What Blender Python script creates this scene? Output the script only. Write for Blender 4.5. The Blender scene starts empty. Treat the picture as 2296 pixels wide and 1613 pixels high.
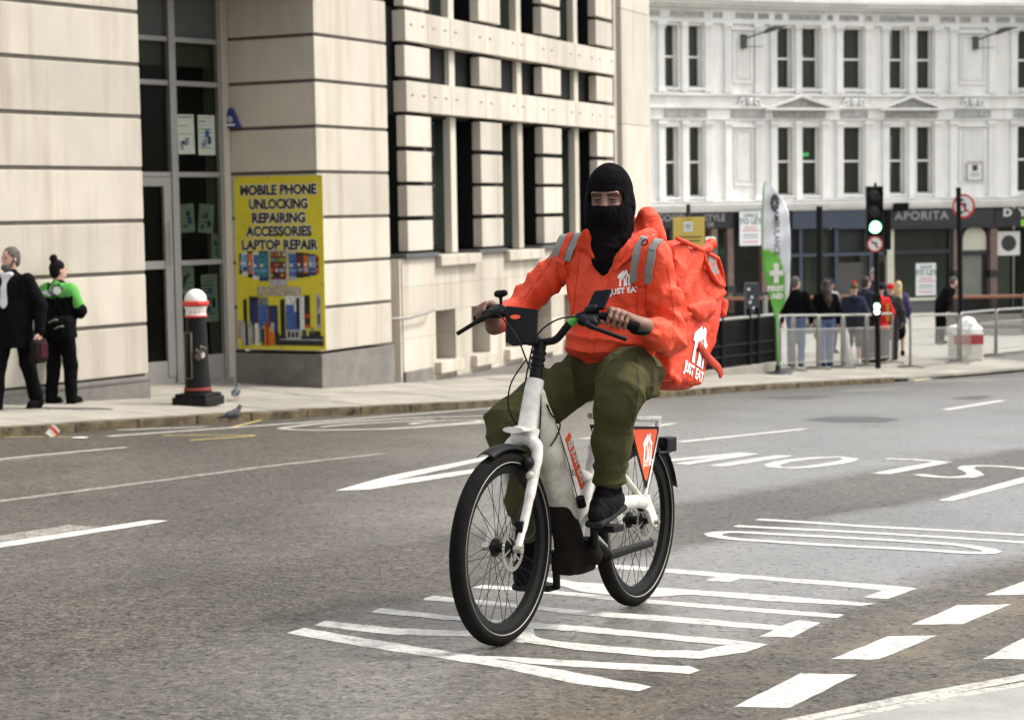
import bpy, bmesh, math, random
import numpy as np
from mathutils.bvhtree import BVHTree
from mathutils import Vector, Matrix

# ------------------------------------------------------------------ camera, sky, sun, exposure
sc = bpy.context.scene
COL = sc.collection
FD, CX, CY, ROLL, H0, EYE = 4400., 1148., 806.5, 0.016, 470., 1.588   # measured on a 2296 x 1613 copy of the photo
PITCH = math.atan((CY - H0) / FD)
cam_d = bpy.data.cameras.new('camera')
cam = bpy.data.objects.new('camera', cam_d); COL.objects.link(cam); sc.camera = cam
cam_d.sensor_width = 36.0
cam_d.lens = FD / 2296. * 36.0
cam_d.clip_start, cam_d.clip_end = 0.1, 2000.
cam_d.dof.use_dof = True
cam_d.dof.focus_distance = 7.5
cam_d.dof.aperture_fstop = 5.2
cam.matrix_world = Matrix.Translation((0, 0, EYE)) @ Matrix.Rotation(math.pi/2 - PITCH, 4, 'X') @ Matrix.Rotation(-ROLL, 4, 'Z')

SUN_EL, SUN_AZ = 53., 80.          # azimuth from +Y (view direction) towards +X (right)
w = bpy.data.worlds.new('World'); sc.world = w; w.use_nodes = True
nt = w.node_tree; nt.nodes.clear()
o_ = nt.nodes.new('ShaderNodeOutputWorld'); b_ = nt.nodes.new('ShaderNodeBackground')
s_ = nt.nodes.new('ShaderNodeTexSky'); s_.sky_type = 'NISHITA'; s_.sun_disc = False
s_.sun_elevation = math.radians(SUN_EL); s_.sun_rotation = math.radians(SUN_AZ)
s_.air_density = 1.2; s_.dust_density = 3.0; s_.ozone_density = 1.0
hs = nt.nodes.new('ShaderNodeHueSaturation'); hs.inputs['Saturation'].default_value = 0.2
nt.links.new(s_.outputs[0], hs.inputs['Color']); nt.links.new(hs.outputs[0], b_.inputs[0])
b_.inputs[1].default_value = 0.14
nt.links.new(b_.outputs[0], o_.inputs[0])
sd = bpy.data.lights.new('sun', 'SUN'); sd.energy = 1.5; sd.angle = math.radians(10); sd.color = (1., .955, .88)
sun = bpy.data.objects.new('sun', sd); COL.objects.link(sun)
_e, _a = math.radians(SUN_EL), math.radians(SUN_AZ)
sun.rotation_euler = Vector((math.sin(_a)*math.cos(_e), math.cos(_a)*math.cos(_e), math.sin(_e))).to_track_quat('Z', 'Y').to_euler()
sun.location = (20, 20, 30)
sc.render.engine = 'CYCLES'
sc.view_settings.view_transform = 'Standard'; sc.view_settings.look = 'None'
sc.view_settings.gamma = 1.0; sc.view_settings.use_curve_mapping = False
sc.view_settings.exposure = 1.25
sc.cycles.max_bounces = 6; sc.cycles.diffuse_bounces = 3; sc.cycles.glossy_bounces = 3
sc.cycles.transmission_bounces = 4; sc.cycles.transparent_max_bounces = 8
sc.cycles.use_denoising = True

# ------------------------------------------------------------------ geometry of the place
GA, GB = .0537, .0226
def ray(px, py):
    u = (px-CX)/FD; v = (CY-py)/FD
    c, s = math.cos(ROLL), math.sin(ROLL)
    u2 = u*c+v*s; v2 = -u*s+v*c
    cp, sp = math.cos(PITCH), math.sin(PITCH)
    return Vector((u2, cp+v2*sp, -sp+v2*cp))
def at(px, py, Y):
    d = ray(px, py); return d*(Y/d.y)+Vector((0, 0, EYE))
def proj_x(P):
    x, y, z = P[0], P[1], P[2]-EYE
    cp, sp = math.cos(PITCH), math.sin(PITCH)
    dep = y*cp-z*sp; v2 = (z*cp+y*sp)/dep
    return CX+FD*(x/dep*math.cos(ROLL)-v2*math.sin(ROLL))
def zr(X, Y):                        # height of the road: the hill falls away to a flat circus
    l = GA*(Y-7.15)+GB*X
    if l > 1.6: l = 1.6+1.25*(1-math.exp(-(l-1.6)/1.25))
    return -l
def gnd(px, py, h=0.):
    d = ray(px, py); lo, hi = 1., 400.
    for _ in range(50):
        m = (lo+hi)/2; p = d*(m/d.y)
        if p.z+EYE > zr(p.x, m)+h: lo = m
        else: hi = m
    p = d*(lo/d.y); p.z += EYE; return p
KO, KE, KN = Vector((-4.92, 18.74)), Vector((.559, .829)), Vector((-.829, .559))
def zp(X, Y):                        # height of the pavement
    d = (Vector((X, Y))-KO).dot(KN)
    return zr(X, Y)+.095+.032*max(0., min(d, 4.))

# ------------------------------------------------------------------ object helpers
def link(name, data, parent=None):
    o = bpy.data.objects.new(name, data); COL.objects.link(o)
    if parent is not None: o.parent = parent
    return o
def tag(o, label=None, cat=None, group=None, kind=None):
    if label: o['label'] = label
    if cat: o['category'] = cat
    if group: o['group'] = group
    if kind: o['kind'] = kind
    return o
def thing(name, loc, label, cat, group=None):
    o = link(name, None); o.location = loc
    o.empty_display_size = .2
    return tag(o, label, cat, group)
class MB:
    """collects faces in world space and links them as one mesh"""
    def __init__(s): s.v, s.f, s.m = [], [], []
    def face(s, pts, mi=0):
        b = len(s.v); s.v += [tuple(p) for p in pts]; s.f.append(list(range(b, b+len(pts)))); s.m.append(mi)
    def add(s, vs, fs, mi=0):
        b = len(s.v); s.v += [tuple(p) for p in vs]; s.f += [[i+b for i in f] for f in fs]; s.m += [mi]*len(fs)
    def box(s, o, ex, ey, ez, mi=0):   # corner + three edge vectors
        o, ex, ey, ez = Vector(o), Vector(ex), Vector(ey), Vector(ez)
        if ex.cross(ey).dot(ez) < 0: ex, ey = ey, ex
        vs = [o, o+ex, o+ex+ey, o+ey, o+ez, o+ex+ez, o+ex+ey+ez, o+ey+ez]
        s.add(vs, [[3, 2, 1, 0], [4, 5, 6, 7], [0, 1, 5, 4], [1, 2, 6, 5], [2, 3, 7, 6], [3, 0, 4, 7]], mi)
    def cbox(s, c, hx, hy, hz, R=None, mi=0):
        R = R or Matrix.Identity(3)
        ex, ey, ez = R @ Vector((2*hx, 0, 0)), R @ Vector((0, 2*hy, 0)), R @ Vector((0, 0, 2*hz))
        s.box(Vector(c)-(ex+ey+ez)/2, ex, ey, ez, mi)
    def tube(s, pts, r, n=10, mi=0, caps=True, closed=False, flat=None):
        pts = [Vector(p) for p in pts]; N = len(pts)
        rs = r if isinstance(r, (list, tuple)) else [r]*N
        t0 = (pts[1]-pts[0]).normalized()
        up = Vector((0, 0, 1)) if abs(t0.z) < .9 else Vector((1, 0, 0))
        nx = (up-t0*up.dot(t0)).normalized()
        rings = []
        for i, p in enumerate(pts):
            if closed: t = (pts[(i+1) % N]-pts[i-1]).normalized()
            else: t = (pts[min(i+1, N-1)]-pts[max(i-1, 0)]).normalized()
            nx = (nx-t*nx.dot(t)).normalized(); ny = t.cross(nx)
            fa, fb = flat if flat else (1, 1)
            rings.append([p+nx*(fa*rs[i]*math.cos(a))+ny*(fb*rs[i]*math.sin(a)) for a in [2*math.pi*k/n for k in range(n)]])
        vs = [v for rg in rings for v in rg]; fs = []
        for i in range(N if closed else N-1):
            j = (i+1) % N
            for k in range(n):
                k2 = (k+1) % n
                fs.append([i*n+k, i*n+k2, j*n+k2, j*n+k])
        if caps and not closed:
            fs.append(list(range(n))[::-1]); fs.append([(N-1)*n+k for k in range(n)])
        s.add(vs, fs, mi)
    def lathe(s, prof, o=(0, 0, 0), ax=(0, 0, 1), n=24, mi=0, a0=0.):
        ax = Vector(ax).normalized(); o = Vector(o)
        u = ax.orthogonal().normalized() if abs(ax.z) < .99 else Vector((1, 0, 0)); v = ax.cross(u)
        vs, fs = [], []
        for r, h in prof:
            for k in range(n):
                a = a0+2*math.pi*k/n
                vs.append(o+ax*h+(u*math.cos(a)+v*math.sin(a))*max(r, 1e-4))
        for i in range(len(prof)-1):
            for k in range(n):
                k2 = (k+1) % n
                fs.append([i*n+k, i*n+k2, (i+1)*n+k2, (i+1)*n+k])
        s.add(vs, fs, mi)
    def prism(s, poly, off, mi=0):     # planar polygon swept by a vector
        poly = [Vector(p) for p in poly]; off = Vector(off); n = len(poly)
        nrm = Vector((0, 0, 0))
        for i in range(n): nrm += poly[i].cross(poly[(i+1) % n])
        if nrm.dot(off) < 0: poly = poly[::-1]
        vs = poly+[p+off for p in poly]
        s.add(vs, [list(range(n))[::-1], [n+i for i in range(n)]]+[[i, (i+1) % n, n+(i+1) % n, n+i] for i in range(n)], mi)
    def mesh(s, name, mats, smooth=False, bevel=0.):
        me = bpy.data.meshes.new(name); me.from_pydata(s.v, [], s.f)
        mats = mats if isinstance(mats, (list, tuple)) else [mats]
        for m in mats: me.materials.append(m)
        if len(mats) > 1: me.polygons.foreach_set('material_index', s.m)
        if bevel or smooth:
            bm = bmesh.new(); bm.from_mesh(me)
            bmesh.ops.remove_doubles(bm, verts=bm.verts, dist=1e-5)
            if bevel:
                bmesh.ops.bevel(bm, geom=[e for e in bm.edges if e.is_manifold and e.calc_face_angle(0) > .6], offset=bevel, segments=2, affect='EDGES', profile=.6, clamp_overlap=True)
            bm.to_mesh(me); bm.free()
        if smooth:
            me.polygons.foreach_set('use_smooth', [True]*len(me.polygons))
            if smooth is not True:
                me.set_sharp_from_angle(angle=math.radians(smooth))
        me.update(); return me
    def build(s, name, mats, parent=None, smooth=False, bevel=0.):
        """world-space geometry; the new object's origin is the centre of its own foot"""
        if parent is not None and not isinstance(parent, bpy.types.Object): parent = None
        base = world_loc(parent) if parent is not None else None
        if base is None:
            xs = [p[0] for p in s.v]; ys = [p[1] for p in s.v]; zs = [p[2] for p in s.v]
            base = Vector(((min(xs)+max(xs))/2, (min(ys)+max(ys))/2, min(zs)))
            s.v = [(p[0]-base.x, p[1]-base.y, p[2]-base.z) for p in s.v]
            o = link(name, s.mesh(name, mats, smooth, bevel)); o.location = base; return o
        s.v = [(p[0]-base.x, p[1]-base.y, p[2]-base.z) for p in s.v]
        return link(name, s.mesh(name, mats, smooth, bevel), parent)
def world_loc(o):                     # all parents here are unrotated
    p = Vector((0, 0, 0))
    while o is not None: p = p+Vector(o.location); o = o.parent
    return p
def copy_tree(o, parent=None):
    c = o.copy(); COL.objects.link(c); c.parent = parent
    for ch in list(o.children): copy_tree(ch, c)
    return c
def frame(fwd):                       # unrotated basis: x right, y forward, z up
    f = Vector(fwd).normalized(); r = f.cross(Vector((0, 0, 1))).normalized()
    return r, f
def text_mesh(txt, size, mats, thick=.0, ext=.0, cx='CENTER', cy='CENTER', sx=1., space=1.):
    cu = bpy.data.curves.new('lettering', 'FONT'); cu.body = txt; cu.size = size
    cu.align_x = cx; cu.align_y = cy; cu.offset = thick; cu.extrude = ext; cu.space_character = space; cu.resolution_u = 3
    o = bpy.data.objects.new('lettering', cu); COL.objects.link(o)
    dg = bpy.context.evaluated_depsgraph_get()
    me = bpy.data.meshes.new_from_object(o.evaluated_get(dg)); me.name = 'lettering'
    bpy.data.objects.remove(o); bpy.data.curves.remove(cu)
    me.materials.clear(); me.materials.append(mats)
    if sx != 1.:
        for v in me.vertices: v.co.x *= sx
    return me
def text_on(txt, c, ex, ez, size, mat, parent, thick=0., ext=.001, name='lettering', sx=1., shear=0., **k):
    """lettering lying on a surface: centre c, reading direction ex, up ez"""
    me = text_mesh(txt, size, mat, thick, ext, sx=sx, **k)
    ex, ez = Vector(ex).normalized(), Vector(ez).normalized(); n = ex.cross(ez)
    base = world_loc(parent) if parent is not None else Vector((0, 0, 0))
    c = Vector(c)-base
    for v in me.vertices:
        p = v.co.copy(); v.co = c+ex*(p.x+shear*p.y)+ez*p.y+n*p.z
    me.update()
    return link(name, me, parent)

# ------------------------------------------------------------------ materials
MATS = {}
def nd(nt, t, **kw):
    n = nt.nodes.new(t)
    for k, v in kw.items(): setattr(n, k, v)
    return n
def mat(name, col, rough=.7, metal=0., noise=0., nscale=8., bump=0., bscale=60., emit=None, estr=1., spec=.5, stretch=None, sheen=0., coat=0., trans=0., dark=None, distort=0., bdetail=4., bdist=.01):
    """principled with soft colour variation and fine relief in object space"""
    if name in MATS: return MATS[name]
    m = bpy.data.materials.new(name); m.use_nodes = True; MATS[name] = m
    t = m.node_tree; p = t.nodes['Principled BSDF']
    c4 = (*col, 1.)
    p.inputs['Base Color'].default_value = c4; p.inputs['Roughness'].default_value = rough
    p.inputs['Metallic'].default_value = metal; p.inputs['Specular IOR Level'].default_value = spec
    if sheen: p.inputs['Sheen Weight'].default_value = sheen
    if coat: p.inputs['Coat Weight'].default_value = coat
    if trans: p.inputs['Transmission Weight'].default_value = trans
    if emit: p.inputs['Emission Color'].default_value = (*emit, 1.); p.inputs['Emission Strength'].default_value = estr
    if noise or bump:
        tc = nd(t, 'ShaderNodeTexCoord'); src = tc.outputs['Object']
        if stretch:
            mp = nd(t, 'ShaderNodeMapping'); mp.inputs['Scale'].default_value = stretch
            t.links.new(src, mp.inputs['Vector']); src = mp.outputs['Vector']
    if noise:
        n1 = nd(t, 'ShaderNodeTexNoise'); n1.inputs['Scale'].default_value = nscale; n1.inputs['Detail'].default_value = 6.; n1.inputs['Roughness'].default_value = .65
        t.links.new(src, n1.inputs['Vector'])
        r = nd(t, 'ShaderNodeValToRGB'); r.color_ramp.elements[0].position = .3; r.color_ramp.elements[1].position = .72
        d = dark or tuple(x*(1-noise) for x in col)
        r.color_ramp.elements[0].color = (*d, 1.); r.color_ramp.elements[1].color = (*[min(1., x*(1+noise*.35)) for x in col], 1.)
        t.links.new(n1.outputs['Fac'], r.inputs['Fac']); t.links.new(r.outputs['Color'], p.inputs['Base Color'])
        rr = nd(t, 'ShaderNodeMapRange'); rr.inputs['To Min'].default_value = min(1., rough+.12); rr.inputs['To Max'].default_value = max(.05, rough-.1)
        t.links.new(n1.outputs['Fac'], rr.inputs['Value']); t.links.new(rr.outputs['Result'], p.inputs['Roughness'])
    if bump:
        n2 = nd(t, 'ShaderNodeTexNoise'); n2.inputs['Scale'].default_value = bscale; n2.inputs['Detail'].default_value = 4.
        n2.inputs['Distortion'].default_value = distort; n2.inputs['Detail'].default_value = bdetail
        t.links.new(src, n2.inputs['Vector'])
        b = nd(t, 'ShaderNodeBump'); b.inputs['Strength'].default_value = bump; b.inputs['Distance'].default_value = bdist
        t.links.new(n2.outputs['Fac'], b.inputs['Height']); t.links.new(b.outputs['Normal'], p.inputs['Normal'])
    return m
def stone_mat(name, col, stain=(.45, .38, .28), amt=.55, rough=.85, world=True):
    """pale limestone with rain streaks running down and grey soiling"""
    m = bpy.data.materials.new(name); m.use_nodes = True; MATS[name] = m
    t = m.node_tree; p = t.nodes['Principled BSDF']; p.inputs['Roughness'].default_value = rough; p.inputs['Specular IOR Level'].default_value = .25
    g = nd(t, 'ShaderNodeNewGeometry')
    mp = nd(t, 'ShaderNodeMapping'); mp.inputs['Scale'].default_value = (3.2, 3.2, .22); t.links.new(g.outputs['Position'], mp.inputs['Vector'])
    n1 = nd(t, 'ShaderNodeTexNoise'); n1.inputs['Scale'].default_value = 1.; n1.inputs['Detail'].default_value = 7.; n1.inputs['Roughness'].default_value = .6; t.links.new(mp.outputs[0], n1.inputs['Vector'])
    r1 = nd(t, 'ShaderNodeValToRGB'); r1.color_ramp.elements[0].position = .48; r1.color_ramp.elements[1].position = .75; t.links.new(n1.outputs['Fac'], r1.inputs['Fac'])
    n2 = nd(t, 'ShaderNodeTexNoise'); n2.inputs['Scale'].default_value = 1.7; n2.inputs['Detail'].default_value = 8.; n2.inputs['Roughness'].default_value = .7; t.links.new(g.outputs['Position'], n2.inputs['Vector'])
    r2 = nd(t, 'ShaderNodeValToRGB'); r2.color_ramp.elements[0].position = .35; r2.color_ramp.elements[1].position = .7; t.links.new(n2.outputs['Fac'], r2.inputs['Fac'])
    mu = nd(t, 'ShaderNodeMath', operation='MULTIPLY'); t.links.new(r1.outputs[0], mu.inputs[0]); mu.inputs[1].default_value = amt
    m1 = nd(t, 'ShaderNodeMix', data_type='RGBA'); m1.inputs['A'].default_value = (*col, 1); m1.inputs['B'].default_value = (*stain, 1); t.links.new(mu.outputs[0], m1.inputs['Factor'])
    mu2 = nd(t, 'ShaderNodeMath', operation='MULTIPLY'); t.links.new(r2.outputs[0], mu2.inputs[0]); mu2.inputs[1].default_value = .45
    m2 = nd(t, 'ShaderNodeMix', data_type='RGBA'); t.links.new(m1.outputs['Result'], m2.inputs['A']); m2.inputs['B'].default_value = (*[c*.72 for c in col], 1); t.links.new(mu2.outputs[0], m2.inputs['Factor'])
    oi = nd(t, 'ShaderNodeObjectInfo'); vr = nd(t, 'ShaderNodeMapRange'); vr.inputs['To Min'].default_value = .86; vr.inputs['To Max'].default_value = 1.06; t.links.new(oi.outputs['Random'], vr.inputs['Value'])
    vm = nd(t, 'ShaderNodeVectorMath', operation='SCALE'); t.links.new(m2.outputs['Result'], vm.inputs[0]); t.links.new(vr.outputs['Result'], vm.inputs['Scale']); t.links.new(vm.outputs[0], p.inputs['Base Color'])
    n3 = nd(t, 'ShaderNodeTexNoise'); n3.inputs['Scale'].default_value = 55.; n3.inputs['Detail'].default_value = 5.; t.links.new(g.outputs['Position'], n3.inputs['Vector'])
    b = nd(t, 'ShaderNodeBump'); b.inputs['Strength'].default_value = .25; b.inputs['Distance'].default_value = .01; t.links.new(n3.outputs['Fac'], b.inputs['Height']); t.links.new(b.outputs[0], p.inputs['Normal'])
    return m
def glass_mat(name, tint=(.02, .022, .02), rough=.06, alpha=None, spec=.3):
    m = bpy.data.materials.new(name); m.use_nodes = True; MATS[name] = m
    t = m.node_tree; p = t.nodes['Principled BSDF']; p.inputs['Base Color'].default_value = (*tint, 1); p.inputs['Roughness'].default_value = rough
    p.inputs['Specular IOR Level'].default_value = spec
    if alpha is not None:
        out = t.nodes['Material Output']; tr = nd(t, 'ShaderNodeBsdfTransparent'); mx = nd(t, 'ShaderNodeMixShader'); mx.inputs[0].default_value = alpha
        tr.inputs[0].default_value = (.8, .86, .8, 1)
        t.links.new(tr.outputs[0], mx.inputs[1]); t.links.new(p.outputs[0], mx.inputs[2]); t.links.new(mx.outputs[0], out.inputs[0])
    g = nd(t, 'ShaderNodeNewGeometry'); n = nd(t, 'ShaderNodeTexNoise'); n.inputs['Scale'].default_value = .9; n.inputs['Detail'].default_value = 2.
    t.links.new(g.outputs['Position'], n.inputs['Vector'])
    b = nd(t, 'ShaderNodeBump'); b.inputs['Strength'].default_value = .12; b.inputs['Distance'].default_value = .05
    t.links.new(n.outputs['Fac'], b.inputs['Height']); t.links.new(b.outputs[0], p.inputs['Normal'])
    return m

# ------------------------------------------------------------------ implicit surfaces (for bodies, cloth and soft things)
def surface_nets(D, org, h):
    nx, ny, nz = D.shape
    ins = D < 0
    cs = np.zeros((nx-1, ny-1, nz-1), np.int32)
    for a in (0, 1):
        for b in (0, 1):
            for c in (0, 1): cs += ins[a:nx-1+a, b:ny-1+b, c:nz-1+c]
    act = (cs > 0) & (cs < 8)
    idx = -np.ones(act.shape, np.int64); ijk = np.argwhere(act); idx[act] = np.arange(len(ijk))
    acc = np.zeros((len(ijk), 3)); cnt = np.zeros(len(ijk))
    I, J, K = ijk.T
    corners = [(a, b, c) for a in (0, 1) for b in (0, 1) for c in (0, 1)]
    for p in corners:
        for ax in range(3):
            if p[ax]: continue
            q = list(p); q[ax] = 1
            d0 = D[I+p[0], J+p[1], K+p[2]]; d1 = D[I+q[0], J+q[1], K+q[2]]
            m = (d0 < 0) != (d1 < 0)
            t = np.where(m, d0/np.where(m, d0-d1, 1), 0)
            pos = np.tile(np.array(p, float), (len(ijk), 1)); pos[:, ax] += t
            acc[m] += pos[m]; cnt[m] += 1
    V = (ijk+acc/cnt[:, None])*h+org
    F = []
    for ax in range(3):
        sl0 = [slice(1, -1)]*3; sl0[ax] = slice(0, -1); sl1 = [slice(1, -1)]*3; sl1[ax] = slice(1, None)
        a = ins[tuple(sl0)]; b = ins[tuple(sl1)]
        e = np.argwhere(a != b); flip = a[a != b]
        o = [1, 1, 1]; o[ax] = 0; e = e+np.array(o)
        u, v = [(1, 2), (2, 0), (0, 1)][ax]
        def cell(du, dv):
            c = e.copy(); c[:, u] -= du; c[:, v] -= dv; return idx[c[:, 0], c[:, 1], c[:, 2]]
        q = np.stack([cell(1, 1), cell(0, 1), cell(0, 0), cell(1, 0)], 1)
        q[~flip] = q[~flip][:, ::-1]
        F.append(q)
    F = np.concatenate(F); F = F[(F >= 0).all(1)]
    return V, F
class Imp:
    def __init__(s): s.p = []
    def cap(s, a, b, ra, rb=None, k=.03, flat=None, sub=False):
        s.p.append(('c', np.array(a, float), np.array(b, float), ra, ra if rb is None else rb, k, flat, sub)); return s
    def chain(s, pts, rs, k=.03, flat=None):
        for i in range(len(pts)-1): s.cap(pts[i], pts[i+1], rs[i], rs[i+1], k, flat)
        return s
    def ell(s, c, r, R=None, k=.03, sub=False):
        R = np.eye(3) if R is None else np.array(R, float)
        s.p.append(('e', np.array(c, float), np.array(r, float), R, k, sub)); return s
    def box(s, c, r, R=None, rnd=.02, k=.02, sub=False):
        R = np.eye(3) if R is None else np.array(R, float)
        s.p.append(('b', np.array(c, float), np.array(r, float), R, rnd, k, sub)); return s
    def hull(s, c, rad, planes, rnd=.02, k=.02, sub=False):     # convex solid from planes (n, c): n.p < c
        s.p.append(('h', np.array(c, float), np.array([rad, 0, 0], float), np.array(planes, float), rnd, k, sub)); return s
    def bounds(s, p):
        if p[0] == 'c':
            r = max(p[3], p[4])*(max(1., 1/min(p[6][1], 1.)) if p[6] else 1.); return np.minimum(p[1], p[2])-r, np.maximum(p[1], p[2])+r
        r = np.linalg.norm(p[2]); return p[1]-r, p[1]+r
    def field(s, cell, disp=None):
        lo = np.min([s.bounds(p)[0] for p in s.p if not p[-1]], 0)-.03-2*cell; hi = np.max([s.bounds(p)[1] for p in s.p if not p[-1]], 0)+.03+2*cell
        n = np.ceil((hi-lo)/cell).astype(int)+1
        D = np.full(n, .5, np.float32)
        ax = [lo[i]+cell*np.arange(n[i]) for i in range(3)]
        for p in s.p:
            k = p[5] if p[0] == 'c' else p[-2]
            b0, b1 = s.bounds(p); mg = k+.025+3*cell
            i0 = np.clip(np.floor((b0-mg-lo)/cell).astype(int), 0, n); i1 = np.clip(np.ceil((b1+mg-lo)/cell).astype(int)+1, 0, n)
            if (i1 <= i0).any(): continue
            X = ax[0][i0[0]:i1[0], None, None]; Y = ax[1][None, i0[1]:i1[1], None]; Z = ax[2][None, None, i0[2]:i1[2]]
            if p[0] == 'c':
                a, b, ra, rb, flat = p[1], p[2], p[3], p[4], p[6]
                ba = b-a; L = max(ba@ba, 1e-9)
                px, py, pz = X-a[0], Y-a[1], Z-a[2]
                t = np.clip((px*ba[0]+py*ba[1]+pz*ba[2])/L, 0, 1)
                dx, dy, dz = px-t*ba[0], py-t*ba[1], pz-t*ba[2]
                if flat is not None:      # squash along a direction: (vector, factor)
                    fv = np.array(flat[0], float); fv /= np.linalg.norm(fv); f = flat[1]
                    q = dx*fv[0]+dy*fv[1]+dz*fv[2]
                    dd = dx*dx+dy*dy+dz*dz-q*q+(q/f)**2
                else: dd = dx*dx+dy*dy+dz*dz
                d = np.sqrt(dd)-(ra+(rb-ra)*t)
            elif p[0] == 'h':
                rn = p[4]; acc = 0
                for n_ in p[3]: acc = acc+np.exp(np.clip((X*n_[0]+Y*n_[1]+Z*n_[2]-n_[3])/rn, -40, 40))
                d = rn*np.log(acc)
            else:
                c, r, R = p[1], p[2], p[3]
                px, py, pz = X-c[0], Y-c[1], Z-c[2]
                q = [px*R[i][0]+py*R[i][1]+pz*R[i][2] for i in range(3)]
                if p[0] == 'e':
                    k0 = np.sqrt(sum((q[i]/r[i])**2 for i in range(3))); k1 = np.sqrt(sum((q[i]/r[i]**2)**2 for i in range(3)))+1e-9
                    d = k0*(k0-1)/k1
                else:
                    rn = p[4]; q = [np.abs(q[i])-(r[i]-rn) for i in range(3)]
                    d = np.sqrt(sum(np.maximum(q[i], 0)**2 for i in range(3)))+np.minimum(np.maximum(np.maximum(q[0], q[1]), q[2]), 0)-rn
            sl = tuple(slice(i0[i], i1[i]) for i in range(3)); E = D[sl]
            if p[-1]:
                D[sl] = np.maximum(E, -d)
            else:
                hh = np.clip(.5+.5*(E-d)/k, 0, 1); D[sl] = E*(1-hh)+d*hh-k*hh*(1-hh)
        if disp is not None:
            m = np.abs(D) < .06
            g = np.argwhere(m); P = lo+g*cell
            D[m] = D[m]+disp(P)
        return D, lo
    def mesh(s, cell, disp=None, smooth_it=1):
        D, lo = s.field(cell, disp)
        V, F = surface_nets(D, lo, cell)
        return V, F
def relax(V, F, it):
    E = np.concatenate([F[:, [0, 1]], F[:, [1, 2]], F[:, [2, 3]], F[:, [3, 0]]])
    for i in range(it):
        S = np.zeros_like(V); c = np.zeros(len(V))
        np.add.at(S, E[:, 0], V[E[:, 1]]); np.add.at(S, E[:, 1], V[E[:, 0]]); np.add.at(c, E[:, 0], 1); np.add.at(c, E[:, 1], 1)
        V = V+(.55 if i % 2 == 0 else -.3)*(S/np.maximum(c, 1)[:, None]-V)
    return V
def imp_build(imp, name, m, parent, cell=.012, disp=None, extra=None, it=2):
    V, F = imp.mesh(cell, disp)
    if it: V = relax(V, F, it)
    if extra:
        for V2, F2 in extra:
            F = np.concatenate([F, F2+len(V)]); V = np.concatenate([V, V2])
    base = np.array(world_loc(parent)) if parent is not None else np.zeros(3)
    me = bpy.data.meshes.new(name)
    me.from_pydata((V-base).tolist(), [], F.tolist())
    me.materials.append(m); me.polygons.foreach_set('use_smooth', [True]*len(me.polygons)); me.update()
    return link(name, me, parent)
def nz(P, f, seed=0):                # cheap smooth pseudo noise on points
    r = np.random.RandomState(seed); s = 0
    for i in range(5):
        d = r.normal(size=3); d /= np.linalg.norm(d)
        s = s+np.sin(P@d*f*(1+.45*i)+r.uniform(0, 6.28)+1.7*np.sin(P@np.roll(d, 1)*f*.6+i))/(1+.35*i)
    return s/3.
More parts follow.
